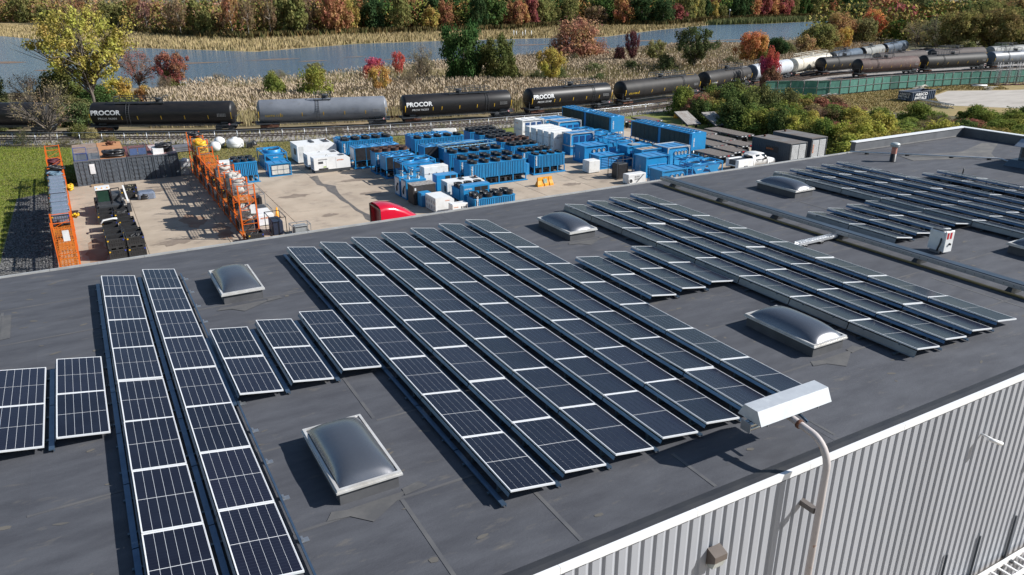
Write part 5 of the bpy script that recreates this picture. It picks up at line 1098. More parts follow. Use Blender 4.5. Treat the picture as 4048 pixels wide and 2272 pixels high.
# flatbed decks
def flatbed(x1, y0, L, label, w_=2.35, z=1.15):
    r = thing('flatbed_trailer', label, 'trailer', (x1-w_,y0,0), 0, 'flatbed trailers')
    n_ = 11
    for k in range(n_): ob('deck_board', MB().box(w_*k/n_+.01,.05,z+rng.uniform(-.008,.01),w_*(k+1)/n_-.01,L,z+.06), WOOD, r)
    ob('chassis', MB().box(.02,.02,z-.15,.1,L,z-.012).box(w_-.1,.02,z-.15,w_-.02,L,z-.012).box(.5,.1,z-.3,.62,L,z-.02).box(w_-.62,.1,z-.3,w_-.5,L,z-.02).box(.02,-.02,z-.16,w_-.02,.04,z+.05), DKGREY, r)
    for k in range(4): ob('reflector', MB().box(w_*(.06+.25*k),-.032,z-.1,w_*(.06+.25*k)+.28,-.021,z), [LETTERW, LETTERW, mat('red_label', (0,0,0)), LETTERW][k], r)
    for k in range(max(2,int(L/1.6))): ob('side_reflector', MB().box(.0,.4+1.5*k,z-.1,.018,.7+1.5*k,z-.05), [LETTERW, MATS['red_label']][k % 2], r)
    for xx in (.35,w_-.35): ob('wheel', MB().lathe([(0,-.12),(.42,-.12),(.45,0),(.42,.12),(0,.12)],14,(xx,min(1.2,L*.5),.45),'x'), BLACK, r)
    ob('stand', MB().box(.5,L-.5,0,.6,L-.4,z-.3).box(w_-.6,L-.5,0,w_-.5,L-.4,z-.3), DKGREY, r); return r
for x1, y0, L, lb in ((70.4,82.3,4.2,'flatbed deck near the bushes beyond the first long coil chiller'),(66.8,84.0,3.0,'flatbed deck end just behind the first long coil chiller'),(69.4,70.6,8.6,'longest flatbed deck running beside the second coil chiller'),(72.6,67.5,6.5,'flatbed deck nearest the bushes and dark containers'),(68.3,66.3,3.9,'flatbed deck in the middle of the group of decks'),(65.0,64.3,6.0,'flatbed deck close alongside the second coil chiller'),(67.9,62.7,3.2,'flatbed deck just behind the lettered dark container'),(64.5,60.5,3.4,'flatbed deck right behind the white pickup'),(61.4,59.6,3.9,'foremost flatbed deck in front of the second coil chiller end')):
    flatbed(x1, y0, L, lb)
for x, y, lb in ((71.6,78.6,'tilted worn ramp deck, the one nearer the tracks'),(74.4,76.2,'tilted worn ramp deck beside the bushes')):
    r = thing('ramp_deck', lb, 'ramp', (x,y,.9), R_(-8)); r.rotation_euler.x = R_(20); r.scale = (.9,.62,1)
    for k in range(8): ob('plate', MB().box(.3*k,0,0,.3*k+.285,6.0,.06), mat('ramp_plate', (.36,.35,.33), .7, c2=(.24,.2,.17), sc=1.3, st=(4,1,1)), r)
    ob('frame', MB().box(0,0,-.14,.1,6.0,-.004).box(2.28,0,-.14,2.38,6,-.004).box(-.01,-.03,-.15,2.39,.05,.05), DKGREY, r)
    for xx in (.3,2.0): ob('wheel', MB().lathe([(0,-.1),(.33,-.1),(.35,0),(.33,.1),(0,.1)],12,(xx,.8,-.45),'x'), BLACK, r)
    ob('prop', MB().bar((1.2,4.8,-.1),(1.2,4.0,-2.2),.1), DKGREY, r)
# ------------------------------------------------------------------ tank cars
TR_ = 1.5; TZ = 2.4   # tank radius, axis height
TBLACK = mat('tank_black', (.013,.013,.015), .42, spec=.35, c2=(.022,.02,.02), sc=.8, st=(.6,1,3), c3=(.04,.034,.03), sc3=1.6, lo3=.6, hi3=.85)
TBLK2 = mat('tank_black_dull', (.022,.021,.021), .6, spec=.3, c2=(.034,.03,.028), sc=.9)
TGREY = mat('tank_grey', (.2,.215,.245), .45, c2=(.15,.163,.19), sc=.7, st=(.8,1,1.2), c3=(.14,.135,.13), sc3=1.3, lo3=.58, hi3=.8)
TSILV = mat('tank_silver', (.5,.52,.55), .5, c2=(.4,.42,.45), sc=.8)
TCREAM = mat('tank_cream', (.7,.66,.56), .55, c2=(.55,.5,.42), sc=.9, c3=(.35,.25,.17), sc3=1.4, lo3=.68, hi3=.85)
TSLATE = mat('tank_slate', (.09,.115,.15), .4, c2=(.06,.08,.105), sc=.9)
TBROWN = mat('tank_brown', (.095,.05,.043), .75, c2=(.06,.037,.031), sc=1.1, c3=(.15,.1,.09), sc3=2)
TGREEN = mat('tank_grey_green', (.24,.25,.24), .6, c2=(.17,.17,.16), sc=.9)
def curved_text(t, x, z, h, side, m_, parent, Rr, fw=1.15, bold=.02):
    V, Fs = text2d(t, bold, fw); bm = bmesh.new(); vs = [bm.verts.new((v[0]*h, v[1]*h, 0)) for v in V]
    for f in Fs:
        try: bm.faces.new([vs[i] for i in f])
        except ValueError: pass
    for k in range(1, 6): bmesh.ops.bisect_plane(bm, geom=bm.verts[:]+bm.edges[:]+bm.faces[:], plane_co=(0,h*k/6,0), plane_no=(0,1,0))
    for v in bm.verts:
        a = math.asin(max(-.99, min(.99, (z-TZ)/Rr)))+v.co.y/Rr
        v.co = Vector((x+v.co.x, -(Rr+.012)*math.cos(a), TZ+(Rr+.012)*math.sin(a)))
    me = bpy.data.meshes.new('lettering'); bm.to_mesh(me); bm.free(); me.materials.append(m_); return ob('lettering', me, None, parent)
def stripe(parent, x, z0, z1, m_, Rr, w_=.1, name='reflector'):
    q = MB(); n_ = 4; vs = []
    for k in range(n_+1):
        a = math.asin((z0-TZ)/Rr)+(math.asin((z1-TZ)/Rr)-math.asin((z0-TZ)/Rr))*k/n_
        for xx in (x-w_/2, x+w_/2): vs.append((xx, -(Rr+.012)*math.cos(a), TZ+(Rr+.012)*math.sin(a)))
    q.add(vs, [(2*k,2*k+1,2*k+3,2*k+2) for k in range(n_)]); ob(name, q, m_, parent)
WHEELS = None
def tankcar(ax, ay, bx, by, label, body, head=None, txt=None, num=None, numc=LETTERW, rail='mid', stripes=True, plate=True, group='tank cars', endm=None, topstrip=None, belly=None):
    L = math.hypot(bx-ax, by-ay); rz = math.atan2(by-ay, bx-ax)
    r = thing('tank_car', label, 'tank car', (ax,ay,.27), rz, group)
    def o(n, q, m_, p=None): return ob(n, q, m_, p or r)
    h = .55; prof_ = [(0,0)]+[(TR_*math.sin(a), h-h*math.cos(a)) for a in np.linspace(.15,1.57,8)]
    x0, x1 = .45, L-.45
    full = [(p_[0], x0+p_[1]) for p_ in prof_]+[(TR_,x0+(x1-x0)*k/4) for k in (1,2,3)]+[(p_[0], x1-p_[1]) for p_ in prof_[::-1]]
    o('tank', MB().lathe(full, 40, (0,0,TZ), 'x'), body)
    for k in (.25,.5,.75): o('weld_band', MB().lathe([(TR_+.006,L*k-.03),(TR_+.006,L*k+.03)],40,(0,0,TZ),'x'), body)
    hm = head or endm
    if hm:
        o('head', MB().lathe([(p_[0]*1.004, x0+p_[1]-.006) for p_ in prof_],40,(0,0,TZ),'x'), hm)
    o('underframe', MB().box(.1,-.35,.75,L-.1,.35,1.02).box(.3,-1.25,.72,2.2,1.25,.86).box(L-2.2,-1.25,.72,L-.3,1.25,.86), DKGREY)
    o('side_sill', MB().bar((.4,-1.28,.82),(L-.4,-1.28,.82),.07,.09).bar((.4,1.28,.82),(L-.4,1.28,.82),.07,.09), DKGREY if body is not TCREAM else TCREAM)
    for xx in (2.0, L-2.0):
        b_ = o('bogie', MB().box(xx-1.2,-1.0,.3,xx+1.2,-.85,.6).box(xx-1.2,.85,.3,xx+1.2,1.0,.6).box(xx-.3,-1.0,.35,xx+.3,1.0,.7), RUST if xx < 3 else DKGREY)
        for dx in (-.85,.85):
            for yy in (-.75,.75): ob('wheel', MB().lathe([(0,-.07),(.36,-.07),(.42,-.05),(.42,.05),(.36,.07),(0,.07)],16,(xx+dx,yy,.42),'y'), DKGREY, b_)
    for xx, sgn in ((0,-1),(L,1)): o('coupler', MB().box(min(xx,xx+sgn*.35),-.12,.8,max(xx,xx+sgn*.35),.12,1.05), RUST)
    # saddle, ladders, end rails
    o('saddle', MB().box(1.5,-.9,1.0,2.4,.9,1.3), DKGREY); o('saddle', MB().box(L-2.4,-.9,1.0,L-1.5,.9,1.3), DKGREY)
    q = MB(); top = TZ+TR_
    cx = L*.52; pl = {'mid': (L*.2, L*.52), 'right': (L*.42, L*.77), 'short': (L*.44, L*.56), 'long': (L*.15, L*.85)}[rail]
    for yy in (-.75,.75): 
        q.bar((pl[0],yy,top-.12),(pl[1],yy,top-.12),.3,.05)
        for xx in np.linspace(pl[0], pl[1], 5 if rail != 'short' else 2): q.bar((xx,yy*1.25,top-.1),(xx,yy*1.25,top+.72),.07)
        for zz in (.38,.72): q.bar((pl[0],yy*1.25,top+zz),(pl[1],yy*1.25,top+zz),.06)
    for xx in pl: q.bar((xx,-.93,top+.72),(xx,.93,top+.72),.07)
    RM = TCREAM if body is TCREAM else DKGREY
    o('walkway', q, RM)
    mx_ = pl[1]-.9 if rail == 'mid' else cx
    o('manway', MB().lathe([(.42,-.1),(.42,.35),(.48,.37),(.48,.45),(.3,.5),(0,.5)],18,(mx_,0,top)), RM)
    lx = {'mid': L*.285, 'right': pl[1]-.5}.get(rail, pl[0]+.35); q = MB()
    for yy in (-1,):
        for k in (-.2,.2): q.tube([(lx+k,-TR_*math.sin(a)-.05,TZ+TR_*math.cos(a)+.03) for a in np.linspace(.35,1.75,7)]+[(lx+k,-1.35,.7)], .025, 5)
        for a in np.linspace(.5,1.75,8): q.bar((lx-.2,-TR_*math.sin(a)-.05,TZ+TR_*math.cos(a)+.03),(lx+.2,-TR_*math.sin(a)-.05,TZ+TR_*math.cos(a)+.03),.03)
    o('ladder', q, RM)
    q = MB()
    for xx in (.35, L-.35):
        for yy in (-1.2,1.2): q.bar((xx,yy,.8),(xx,yy,1.95),.05)
        q.bar((xx,-1.2,1.95),(xx,1.2,1.95),.05)
    o('end_rail', q, RM)
    if stripes:
        for k in range(7): stripe(r, 4.85 if (txt and k == 1) else .75+(L-1.5)*k/6, 1.7 if 0 < k < 6 else 1.65, 2.2 if 0 < k < 6 else 2.55, YELLOW, TR_)
    if txt: curved_text(txt, .95, 2.35, .64, 1, LETTERW, r, TR_, 1.12, .032)
    if num: curved_text(num, 1.75 if txt else 1.6, 1.75 if txt else 1.75, .3, 1, numc, r, TR_)
    if plate:
        q = MB()
        for k in range(6):
            for j in range(3): q.box(L-2.6+k*.2,-TR_-.02,2.0+j*.15,L-2.47+k*.2,-TR_-.012,2.06+j*.15)
        ob('data_stencil', q, mat('stencil_grey', (.35,.35,.35), .7), r)
        a = (L-1.15, -1.36, .95); ob('placard', MB().add([(a[0],a[1],a[2]-.16),(a[0]+.16,a[1],a[2]),(a[0],a[1],a[2]+.16),(a[0]-.16,a[1],a[2])],[(0,1,2,3)]), mat('placard_red', (.6,.1,.1), .6, c2=(.7,.6,.6), sc=7), r)
    if topstrip: ob('top_lettering_band', MB().box(L*.82,-.55,top-.1,L*.93,-.3,top-.075), topstrip, r)
    return r
def on(x): return float(np.interp(x, PATH[:,0], PATH[:,1]))
def car(x0, x1, *a, **k): return tankcar(x0, on(x0), x1, on(x1), *a, **k)
car(-20.6,-3.0,'black tank car with yellow lettering behind the nearly bare tree',TBLACK,num=None)
r = car(.9,18.9,'black tank car with bold white lettering behind the orange racks',TBLACK,txt='PROCOR',num='PROX 96304')
car(20.6,38.6,'grey tank car with one small dome platform, between two black ones',TGREY,rail='short',num='NATX 1123',numc=LETTERY,head=None)
car(39.6,57.3,'black tank car with bold white lettering behind the left blue chillers',TBLACK,txt='PROCOR',num='PROX 96203',rail='right')
car(59.2,76.0,'black tank car with bold white lettering behind the white containers',TBLACK,txt='PROCOR',num='PROX 33148',head=TBLACK,rail='right')
car(77.4,98.6,'black tank car with yellow stencils and graffiti after the lettered ones',TBLK2,num='UTLX 93810',numc=LETTERY,endm=TBLACK,topstrip=YELLOW,rail='right')
r = car(100.2,117.6,'dull black tank car with pale graffiti streaks, half behind the bushes',TBLK2,num='GLX 33960',endm=TBLACK,topstrip=LETTERW,rail='right')
q = MB(); rr = random.Random(5)
for k in range(9):
    x = 9+k*.75; q.tube([(x+rr.uniform(-.1,.1), -TR_-.02, TZ-.9+rr.uniform(0,.5)) for _ in range(4)], .04, 5)
ob('graffiti', q, LETTERW, r)
car(118.6,137.2,'silver tank car partly hidden by the dark red tree',TSILV,endm=TSLATE,stripes=False)
car(138.4,159.8,'cream white tank car with tall railings',TCREAM,rail='long',stripes=False,plate=False)
car(161.4,181.2,'blue-grey tank car coupled behind the cream one',TSLATE,endm=TBLACK,num='UTLX 60142')
car(182.4,199.6,'grey-green tank car between two blue-grey ones',TGREEN,endm=TBLACK)
car(200.8,222.0,'blue-grey tank car at the far end of the curve',TSLATE,endm=TBLACK)
def car2(P, x0, x1, *a, **k):
    f = lambda x: float(np.interp(x, P[:,0], P[:,1])); return tankcar(x0, f(x0), x1, f(x1), *a, **k)
car2(P2,149.0,169.6,'brown tank car with black end just behind the green fence',TBROWN,endm=TBLACK,num='GATX 29934',numc=mat('tan_letters', (.4,.33,.25), .7))
car2(P2,170.8,193.2,'charcoal tank car behind the green fence, right of the brown one',TBLK2,endm=TBLACK)
car2(P2,194.6,216.0,'grey tank car behind the metal truss towers',TGREY,endm=TSLATE)
car2(P3,146.0,166.4,'black tank car end beside the brown one, second siding',TBLK2,endm=TBLACK)
car2(P3,168.0,188.0,'dark rusty tank car on the second siding behind the front brown one',mat('tank_dark_rust', (.06,.042,.038), .75, c2=(.04,.03,.028), sc=1.1))
car2(P3,190.0,212.5,'dark rusty tank car with black end, farthest on the second siding',MATS['tank_dark_rust'],endm=TBLACK)
car2(P3,214.5,235.0,'grey tank car seen through the trees at the end of the second siding',TGREEN)
# ------------------------------------------------------------------ wire fence along the tracks
FP = offs(PATH, -8.9); FP = FP[(FP[:,0] > -60) & (FP[:,0] < 84)]
fs_ = np.concatenate([[0], np.cumsum(np.linalg.norm(np.diff(FP, axis=0), axis=1))])
fe = thing('wire_fence', 'galvanised wire fence with top rail between the yard and the tracks', 'fence', (float(FP[0][0]),float(FP[0][1]),0)); fe.location = (0,0,0)
pst = MB().tube([(0,0,0),(0,0,1.62)], .035, 6).mesh('fence_post', GALV)
for v in np.arange(0, fs_[-1], 2.75): ob('post', pst, None, fe, (float(np.interp(v,fs_,FP[:,0])), float(np.interp(v,fs_,FP[:,1])), 0))
ob('top_rail', MB().tube([(x,y,1.6) for x,y in FP[::2]], .035, 6), GALV, fe)
NETM = bpy.data.materials.new('chain_link'); NETM.use_nodes = True; t = NETM.node_tree; t.nodes.clear()
o_ = t.nodes.new('ShaderNodeOutputMaterial'); tr = t.nodes.new('ShaderNodeBsdfTransparent'); df = t.nodes.new('ShaderNodeBsdfDiffuse'); df.inputs[0].default_value = (.35,.36,.37,1); mx = t.nodes.new('ShaderNodeMixShader'); mx.inputs[0].default_value = .07
t.links.new(tr.outputs[0], mx.inputs[1]); t.links.new(df.outputs[0], mx.inputs[2]); t.links.new(mx.outputs[0], o_.inputs[0])
q = MB(); n_ = len(FP); q.add([(x,y,.05) for x,y in FP]+[(x,y,1.58) for x,y in FP], [(i,i+1,n_+i+1,n_+i) for i in range(n_-1)]); ob('chain_link', q, NETM, fe)
# green screened fence
GP = catmull([(92,106),(104,102.5),(113,99.6),(122,95.3),(137,95.4),(155,93.6),(166,91.2),(190,86),(220,78)])
gs = np.concatenate([[0], np.cumsum(np.linalg.norm(np.diff(GP, axis=0), axis=1))])
GREENS = mat('green_screen', (.06,.2,.155), .7, c2=(.045,.16,.125), sc=.7, c3=(.1,.25,.2), sc3=1.6)
GREEND = mat('green_screen_dark', (.02,.1,.075), .7)
gf = thing('green_fence', 'tall green fabric-screened fence with grey posts and rails', 'fence', (0,0,0))
vals = np.arange(6, gs[-1]-3, 2.45); pts = [(float(np.interp(v,gs,GP[:,0])), float(np.interp(v,gs,GP[:,1]))) for v in vals]
for i, (x, y) in enumerate(pts):
    ob('post', MB().tube([(x,y,0),(x,y,2.68)], .05, 6), DKGREY, gf)
    if i+1 < len(pts):
        x2, y2 = pts[i+1]; d = Vector((x2-x,y2-y,0)).normalized(); q = MB(); nn = 5
        sag = [rng.uniform(-.02,.06) for _ in range(nn+1)]
        A = [Vector((x,y,0))+d*(.06+(Vector((x2-x,y2-y,0)).length-.12)*k/nn) for k in range(nn+1)]; nrm = Vector((d.y,-d.x,0))*.06
        q.add([(a.x-nrm.x,a.y-nrm.y,.08+rng.uniform(0,.12)) for a in A]+[(a.x-nrm.x*(1+sag[k]*10),a.y-nrm.y*(1+sag[k]*10),1.4) for k,a in enumerate(A)]+[(a.x-nrm.x,a.y-nrm.y,2.62-sag[k]) for k,a in enumerate(A)],
              [(k,k+1,nn+2+k,nn+1+k) for k in range(nn)]+[(nn+1+k,nn+2+k,2*nn+3+k,2*nn+2+k) for k in range(nn)])
        ob('screen_panel', q, GREEND if i == 12 else GREENS, gf)
        for zz in (1.35, 2.66): ob('rail', MB().bar((x,y-.02,zz),(x2,y2-.02,zz),.06), GALV, gf)
# ------------------------------------------------------------------ lot on the right
DBLUE = mat('dumpster_blue', (.03,.055,.1), .55, c2=(.022,.04,.075), sc=1.4)
r = thing('dumpster', 'open dark blue scrap dumpster with white lettering on dry grass', 'dumpster', (125.2,82.2,0), R_(2)); L, W2, H = 7.0, 2.5, 1.55
ob('floor', MB().box(0,0,.12,L,W2,.2).box(.3,.4,0,L-.3,.6,.12).box(.3,W2-.6,0,L-.3,W2-.4,.12), DBLUE, r)
ob('side', MB().box(0,0,.2,L,.06,H), DBLUE, r); ob('side', MB().box(0,W2-.06,.2,L,W2,H), DBLUE, r); ob('end_wall', MB().box(0,.06,.2,.06,W2-.06,H), DBLUE, r); ob('end_wall', MB().box(L-.06,.06,.2,L,W2-.06,H), DBLUE, r)
ob('rim', MB().box(-.05,-.05,H,L+.05,.08,H+.08).box(-.05,W2-.08,H,L+.05,W2+.05,H+.08).box(-.05,.08,H,.08,W2-.08,H+.08).box(L-.08,.08,H,L+.05,W2-.08,H+.08), mat('rim_worn', (.2,.22,.26), .6), r)
for k in range(12): ob('rib', MB().box(.2+k*.58,-.1,.15,.32+k*.58,.0,H), DBLUE, r)
for k in range(4): ob('end_rib', MB().box(-.1,.2+k*.65,.15,0,.32+k*.65,H), DBLUE, r)
ob('scrap', MB().bbox(.3,.3,.2,L-.4,W2-.3,1.1,.2), mat('scrap_mix', (.18,.12,.08), .8, c2=(.05,.05,.05), sc=3, bump=.8, bs=5), r)
text('ABSCO', (.9,-.1,.9), (1,0,0), (0,0,1), .5, LETTERW, r, .03, 1.7); text('METALS', (.9,-.1,.25), (1,0,0), (0,0,1), .5, LETTERW, r, .03, 1.5)
text('ABSCO', (-.1,2.2,1.05), (0,-1,0), (0,0,1), .35, LETTERW, r, .02, 1.3); text('METALS', (-.1,2.3,.6), (0,-1,0), (0,0,1), .35, LETTERW, r, .02, 1.2); text('215 755 4900', (-.1,2.3,.25), (0,-1,0), (0,0,1), .2, LETTERW, r)
r = thing('truss_section', 'long grey lattice truss lying flat in front of the dumpster', 'truss', (125.6,81.2,0)); a, b_ = Vector((0,0,.3)), Vector((-2.2,-7.4,.3)); q = MB(); u = Vector((.5,-.15,0))
for du, dz in ((-1,-.25),(1,-.25),(-1,.3),(1,.3)): ob('chord', MB().bar(a+u*du+Vector((0,0,dz)), b_+u*du+Vector((0,0,dz)), .12), GALV, r)
for k in range(12):
    p0, p1 = a+(b_-a)*k/12, a+(b_-a)*(k+1)/12
    for du in (-1,1): q.bar(p0+u*du+Vector((0,0,-.25)), p1+u*du+Vector((0,0,.3)), .06)
    q.bar(p0-u+Vector((0,0,.3)), p0+u+Vector((0,0,.3)), .06)
ob('lacing', q, GALV, r)
for k, (x, y) in enumerate([(163.3,89.4),(165.4,88.6),(167.6,87.9),(169.8,87.2)]):
    TRUSS = mat('truss_metal', (.3,.3,.31), .5, .4)
    r = thing('truss_tower', 'upright silver lattice truss tower beside the green fence', 'tower', (x,y,0), R_(-18), 'truss towers by the fence'); q = MB(); H = 4.5
    ob('base', MB().box(-.7,-.7,0,.7,.7,.12), mat('maroon_base', (.12,.03,.03), .6), r)
    for xx in (-.32,.32):
        for yy in (-.32,.32): ob('chord', MB().tube([(xx*1.15,yy*1.15,.1),(xx,yy,H)], .045, 6), TRUSS, r)
    for z in np.arange(.2,H-.3,.42):
        for xx in (-.33,.33): q.bar((xx,-.33,z),(xx,.33,z+.42),.035)
        for yy in (-.33,.33): q.bar((-.33,yy,z),(.33,yy,z),.04); q.bar((-.33,yy,z+.42),(.33,yy,z),.03)
    ob('lacing', q, TRUSS, r)
def debris(x, y, label, m_, n=8, s_=1.4, seed=1):
    r = thing('debris_pile', label, 'debris', (x,y,0)); rr = random.Random(seed)
    for k in range(n):
        a = rr.uniform(-.5,.5); c_ = Vector((rr.uniform(-s_,s_)*.6, rr.uniform(-.4,.4), .08+.06*k)); d = Vector((math.cos(a),math.sin(a),rr.uniform(-.05,.05)))*rr.uniform(.5,1.)*s_
        ob('board', MB().bar(c_-d, c_+d, .22, .05), m_, r)
PALE = mat('pale_boards', (.6,.57,.5), .8, c2=(.4,.36,.3), sc=3)
debris(143.3,92.6,'pile of pale boards at the fence foot behind the dumpster',PALE,12,1.6,2)
debris(119.0,94.0,'grey debris pile against the left part of the green fence',mat('grey_boards', (.3,.29,.27), .8),9,1.7,3)
debris(154.3,85.4,'pale scrap boards on the edge of the gravel lot',PALE,10,1.2,4)
debris(146.3,90.6,'small dark bundle on dry grass near the green fence',DKGREY,4,.7,5)
r = thing('white_pipe', 'white pipe section lying on dry grass near the truss towers', 'pipe', (156.4,90.2,.22), R_(-30)); ob('pipe', MB().tube([(0,0,0),(2.9,0,0)], .2, 12), WHITE, r); ob('end_cap', MB().tube([(-.3,0,0),(-.01,0,0)], .17, 12), DKGREY, r)
# lamp standards and piles across the river
r = thing('street_lamp', 'small lamp standard on the far river bank', 'lamp', (372,378,0)); ob('pole', MB().tube([(0,0,0),(0,0,7)], .12, 6), DKGREY, r); ob('lantern', MB().lathe([(.0,7),(.5,7.1),(.5,7.9),(0,8.1)],8), LETTERW, r)
for k in range(5):
    r = tag(ob('mooring_pile', MB().tube([(0,0,-.2),(0,0,3.0-.3*(k % 3))], .18, 6), DIRTYWHITE, None, (168+2.2*k,297+1.5*(k % 2),0)), 'pale mooring pile standing in the river by the far reeds', 'pile', 'mooring piles')
r = thing('far_building', 'pale building glimpsed between trees across the river', 'building', (418,440,0)); ob('wall', MB().box(0,0,0,16,10,10), WHITE, r); ob('roof', MB().box(-.5,-.5,10,16.5,10.5,10.6), DKGREY, r)
for k in range(4): ob('window', MB().box(1.5+3.6*k,-.1,4,3.5+3.6*k,-.02,7), GLASS, r)
# ------------------------------------------------------------------ vegetation
LEAF = leafmat('leaves', .3)
BARK = mat('bark', (.16,.13,.11), .9, c2=(.1,.085,.07), sc=2)
PBARK = mat('pale_bark', (.42,.38,.34), .9, c2=(.26,.23,.2), sc=1.5)
def quads(name, C, A, B, m_):
    # numpy leaf quads: centre, half axis a, half axis b
    n = len(C); V = np.stack([C-A-B*.6, C+A*.2-B, C+A+B*.5, C-A*.3+B], 1).reshape(-1,3)
    me = bpy.data.meshes.new(name); me.vertices.add(4*n); me.vertices.foreach_set('co', V.astype('f').ravel())
    me.loops.add(4*n); me.loops.foreach_set('vertex_index', np.arange(4*n, dtype='i')); me.polygons.add(n); me.polygons.foreach_set('loop_start', np.arange(0,4*n,4,dtype='i'))
    me.materials.append(m_); me.update(calc_edges=True); return me
def rdir(n):
    v = nr.normal(size=(n,3)); return v/np.linalg.norm(v,axis=1)[:,None]
def crown(n_clump, per, leaf, shape='round', z0=.25, clump_r=.2, flat=.6):
    # normalised crown: radius 1 (x,y), height 0..1 (z)
    cs = []
    while len(cs) < n_clump:
        v = nr.uniform(-1,1,3); r_ = np.linalg.norm(v)
        if r_ > 1 or r_ < .35: continue
        if nr.random() > r_**1.2: continue
        z = v[2]
        if shape == 'col': sx = .9
        elif shape == 'cone': sx = .95-.5*(z+1)/2
        elif shape == 'vase': sx = .6+.4*(z+1)/2
        elif shape == 'shrub': sx = 1.0
        else: sx = 1.0
        lob = 1+.22*math.sin(3*math.atan2(v[1],v[0])+5*z)+.12*math.sin(7*z+2)
        zz = (z+1)/2 if shape != 'shrub' else abs(z)
        cs.append((v[0]*sx*lob*(1-clump_r*.5), v[1]*sx*lob*(1-clump_r*.5), z0+(1-z0)*zz*.94))
    cs = np.array(cs); C, N_ = [], []
    for c_ in cs:
        k = int(per*nr.uniform(.6,1.4)); d = rdir(k); rr = clump_r*nr.uniform(.55,1.25)*nr.random(k)**.4
        C.append(c_+d*rr[:,None]*np.array([1,1,flat])); N_.append(d+np.array([0,0,.5]))
    C = np.concatenate(C); N_ = np.concatenate(N_); n = len(C)
    C[:,2] = np.maximum(C[:,2], .02)
    N_ /= np.linalg.norm(N_,axis=1)[:,None]; N_ = N_+rdir(n)*.7; N_ /= np.linalg.norm(N_,axis=1)[:,None]
    T = np.cross(N_, rdir(n)); T /= np.linalg.norm(T,axis=1)[:,None]; Bv = np.cross(N_, T)
    s_ = leaf*nr.uniform(.5,1.4,(n,1)); iso = np.array([1,1,flat])
    return C, T*s_*iso, Bv*s_*.75*iso, cs
def limbs(cs, z_split, n, tr=.035, seed=0, twigs=0):
    mb = MB(); rr = random.Random(seed); hw = .5
    mb.tube([(0,0,-.01),(rr.uniform(-.02,.02),rr.uniform(-.02,.02),z_split*.6),(rr.uniform(-.04,.04),rr.uniform(-.04,.04),z_split*1.2),(rr.uniform(-.08,.08),rr.uniform(-.08,.08),.85)], [tr,tr*.8,tr*.6,tr*.12], 6)
    for k in range(n):
        c_ = cs[rr.randrange(len(cs))]; zb = z_split*rr.uniform(.7,1.6); zb = min(zb, c_[2]*.8)
        m1 = (c_[0]*.45, c_[1]*.45, zb+(c_[2]-zb)*.55)
        mb.tube([(0,0,zb),m1,tuple(c_)], [tr*.42,tr*.26,tr*.07], 4, cap=False)
        for j in range(twigs):
            e = (c_[0]*rr.uniform(.7,1.25)+rr.uniform(-.2,.2), c_[1]*rr.uniform(.7,1.25)+rr.uniform(-.2,.2), min(1.02,c_[2]*rr.uniform(.9,1.12)+rr.uniform(-.05,.08)))
            mb.tube([m1 if j % 2 else tuple(np.array(m1)*.4+np.array(c_)*.6), e], [tr*.16,tr*.04], 3, cap=False)
    return mb
PROTO = {}
def proto(key, variants, fn):
    PROTO[key] = [fn(i) for i in range(variants)]
def mkp(n_clump, per, leaf, shape, z0, cr, zs, nl, tr, twigs=0, flat=.6, bark=BARK):
    def f(i):
        C, A, B, cs = crown(n_clump, per, leaf, shape, z0, cr, flat)
        return quads('crown', C, A, B, LEAF), limbs(cs, zs, nl, tr, i, twigs).mesh('trunk', bark)
    return f
proto('dense', 4, mkp(95,130,.036,'round',.2,.24,.22,12,.035))
proto('open', 3, mkp(85,80,.03,'vase',.28,.17,.25,30,.03,3))
proto('big', 1, mkp(150,80,.019,'vase',.3,.12,.2,60,.032,5))
proto('bare', 1, mkp(60,20,.02,'round',.25,.2,.2,40,.03,8))
proto('airy', 3, mkp(60,50,.022,'round',.25,.2,.2,40,.03,8))
proto('bushy', 2, mkp(130,130,.033,'round',.03,.23,.2,10,.035))
proto('col', 3, mkp(60,85,.055,'cone',.1,.26,.15,6,.045))
proto('shrub', 5, mkp(80,110,.04,'shrub',.02,.27,.1,8,.02,1,.8))
proto('twig', 3, mkp(60,85,.016,'shrub',.05,.24,.08,44,.02,12,.8))
proto('far', 6, mkp(46,80,.055,'round',.08,.28,.3,4,.03))
proto('farthin', 4, mkp(40,40,.045,'round',.25,.25,.4,12,.045,3,bark=PBARK))
def tree(name, key, x, y, w_, h, colr, label, group=None, cat='tree', v=None, lean=0):
    P = PROTO[key]; cm, tm = P[rng.randrange(len(P)) if v is None else v % len(P)]
    t_ = thing(name, label, cat, (x,y,-.03), rng.uniform(0,6.28), group); t_.scale = (w_/2, w_/2, h)
    if lean: t_.rotation_euler = (rng.uniform(-lean,lean), rng.uniform(-lean,lean), t_.rotation_euler.z)
    c_ = ob('crown' if cat == 'tree' else 'foliage', cm, None, t_); k = rng.uniform(.88,1.12); c_.color = (colr[0]*k, colr[1]*k, colr[2]*k, 1)
    ob('trunk' if cat == 'tree' else 'stems', tm, None, t_); return t_
YG = (.26,.22,.03); GR = (.055,.095,.02); DG = (.035,.065,.02); OL = (.14,.14,.035); RU = (.23,.105,.035); OR = (.42,.17,.025); RD = (.22,.05,.04); BR = (.16,.105,.05); PK = (.22,.1,.075); YE = (.3,.22,.035); TN = (.26,.2,.12); MR = (.13,.035,.04)
tree('yellow_tree','big',2.1,143.5,18.5,16.4,(.3,.26,.03),'large spreading yellow-green tree behind the first tank cars',v=0)
tree('bare_tree','bare',-4.0,112.8,8,8.2,(.2,.15,.07),'nearly bare brown tree in front of the tank car at the lawn end',v=1)
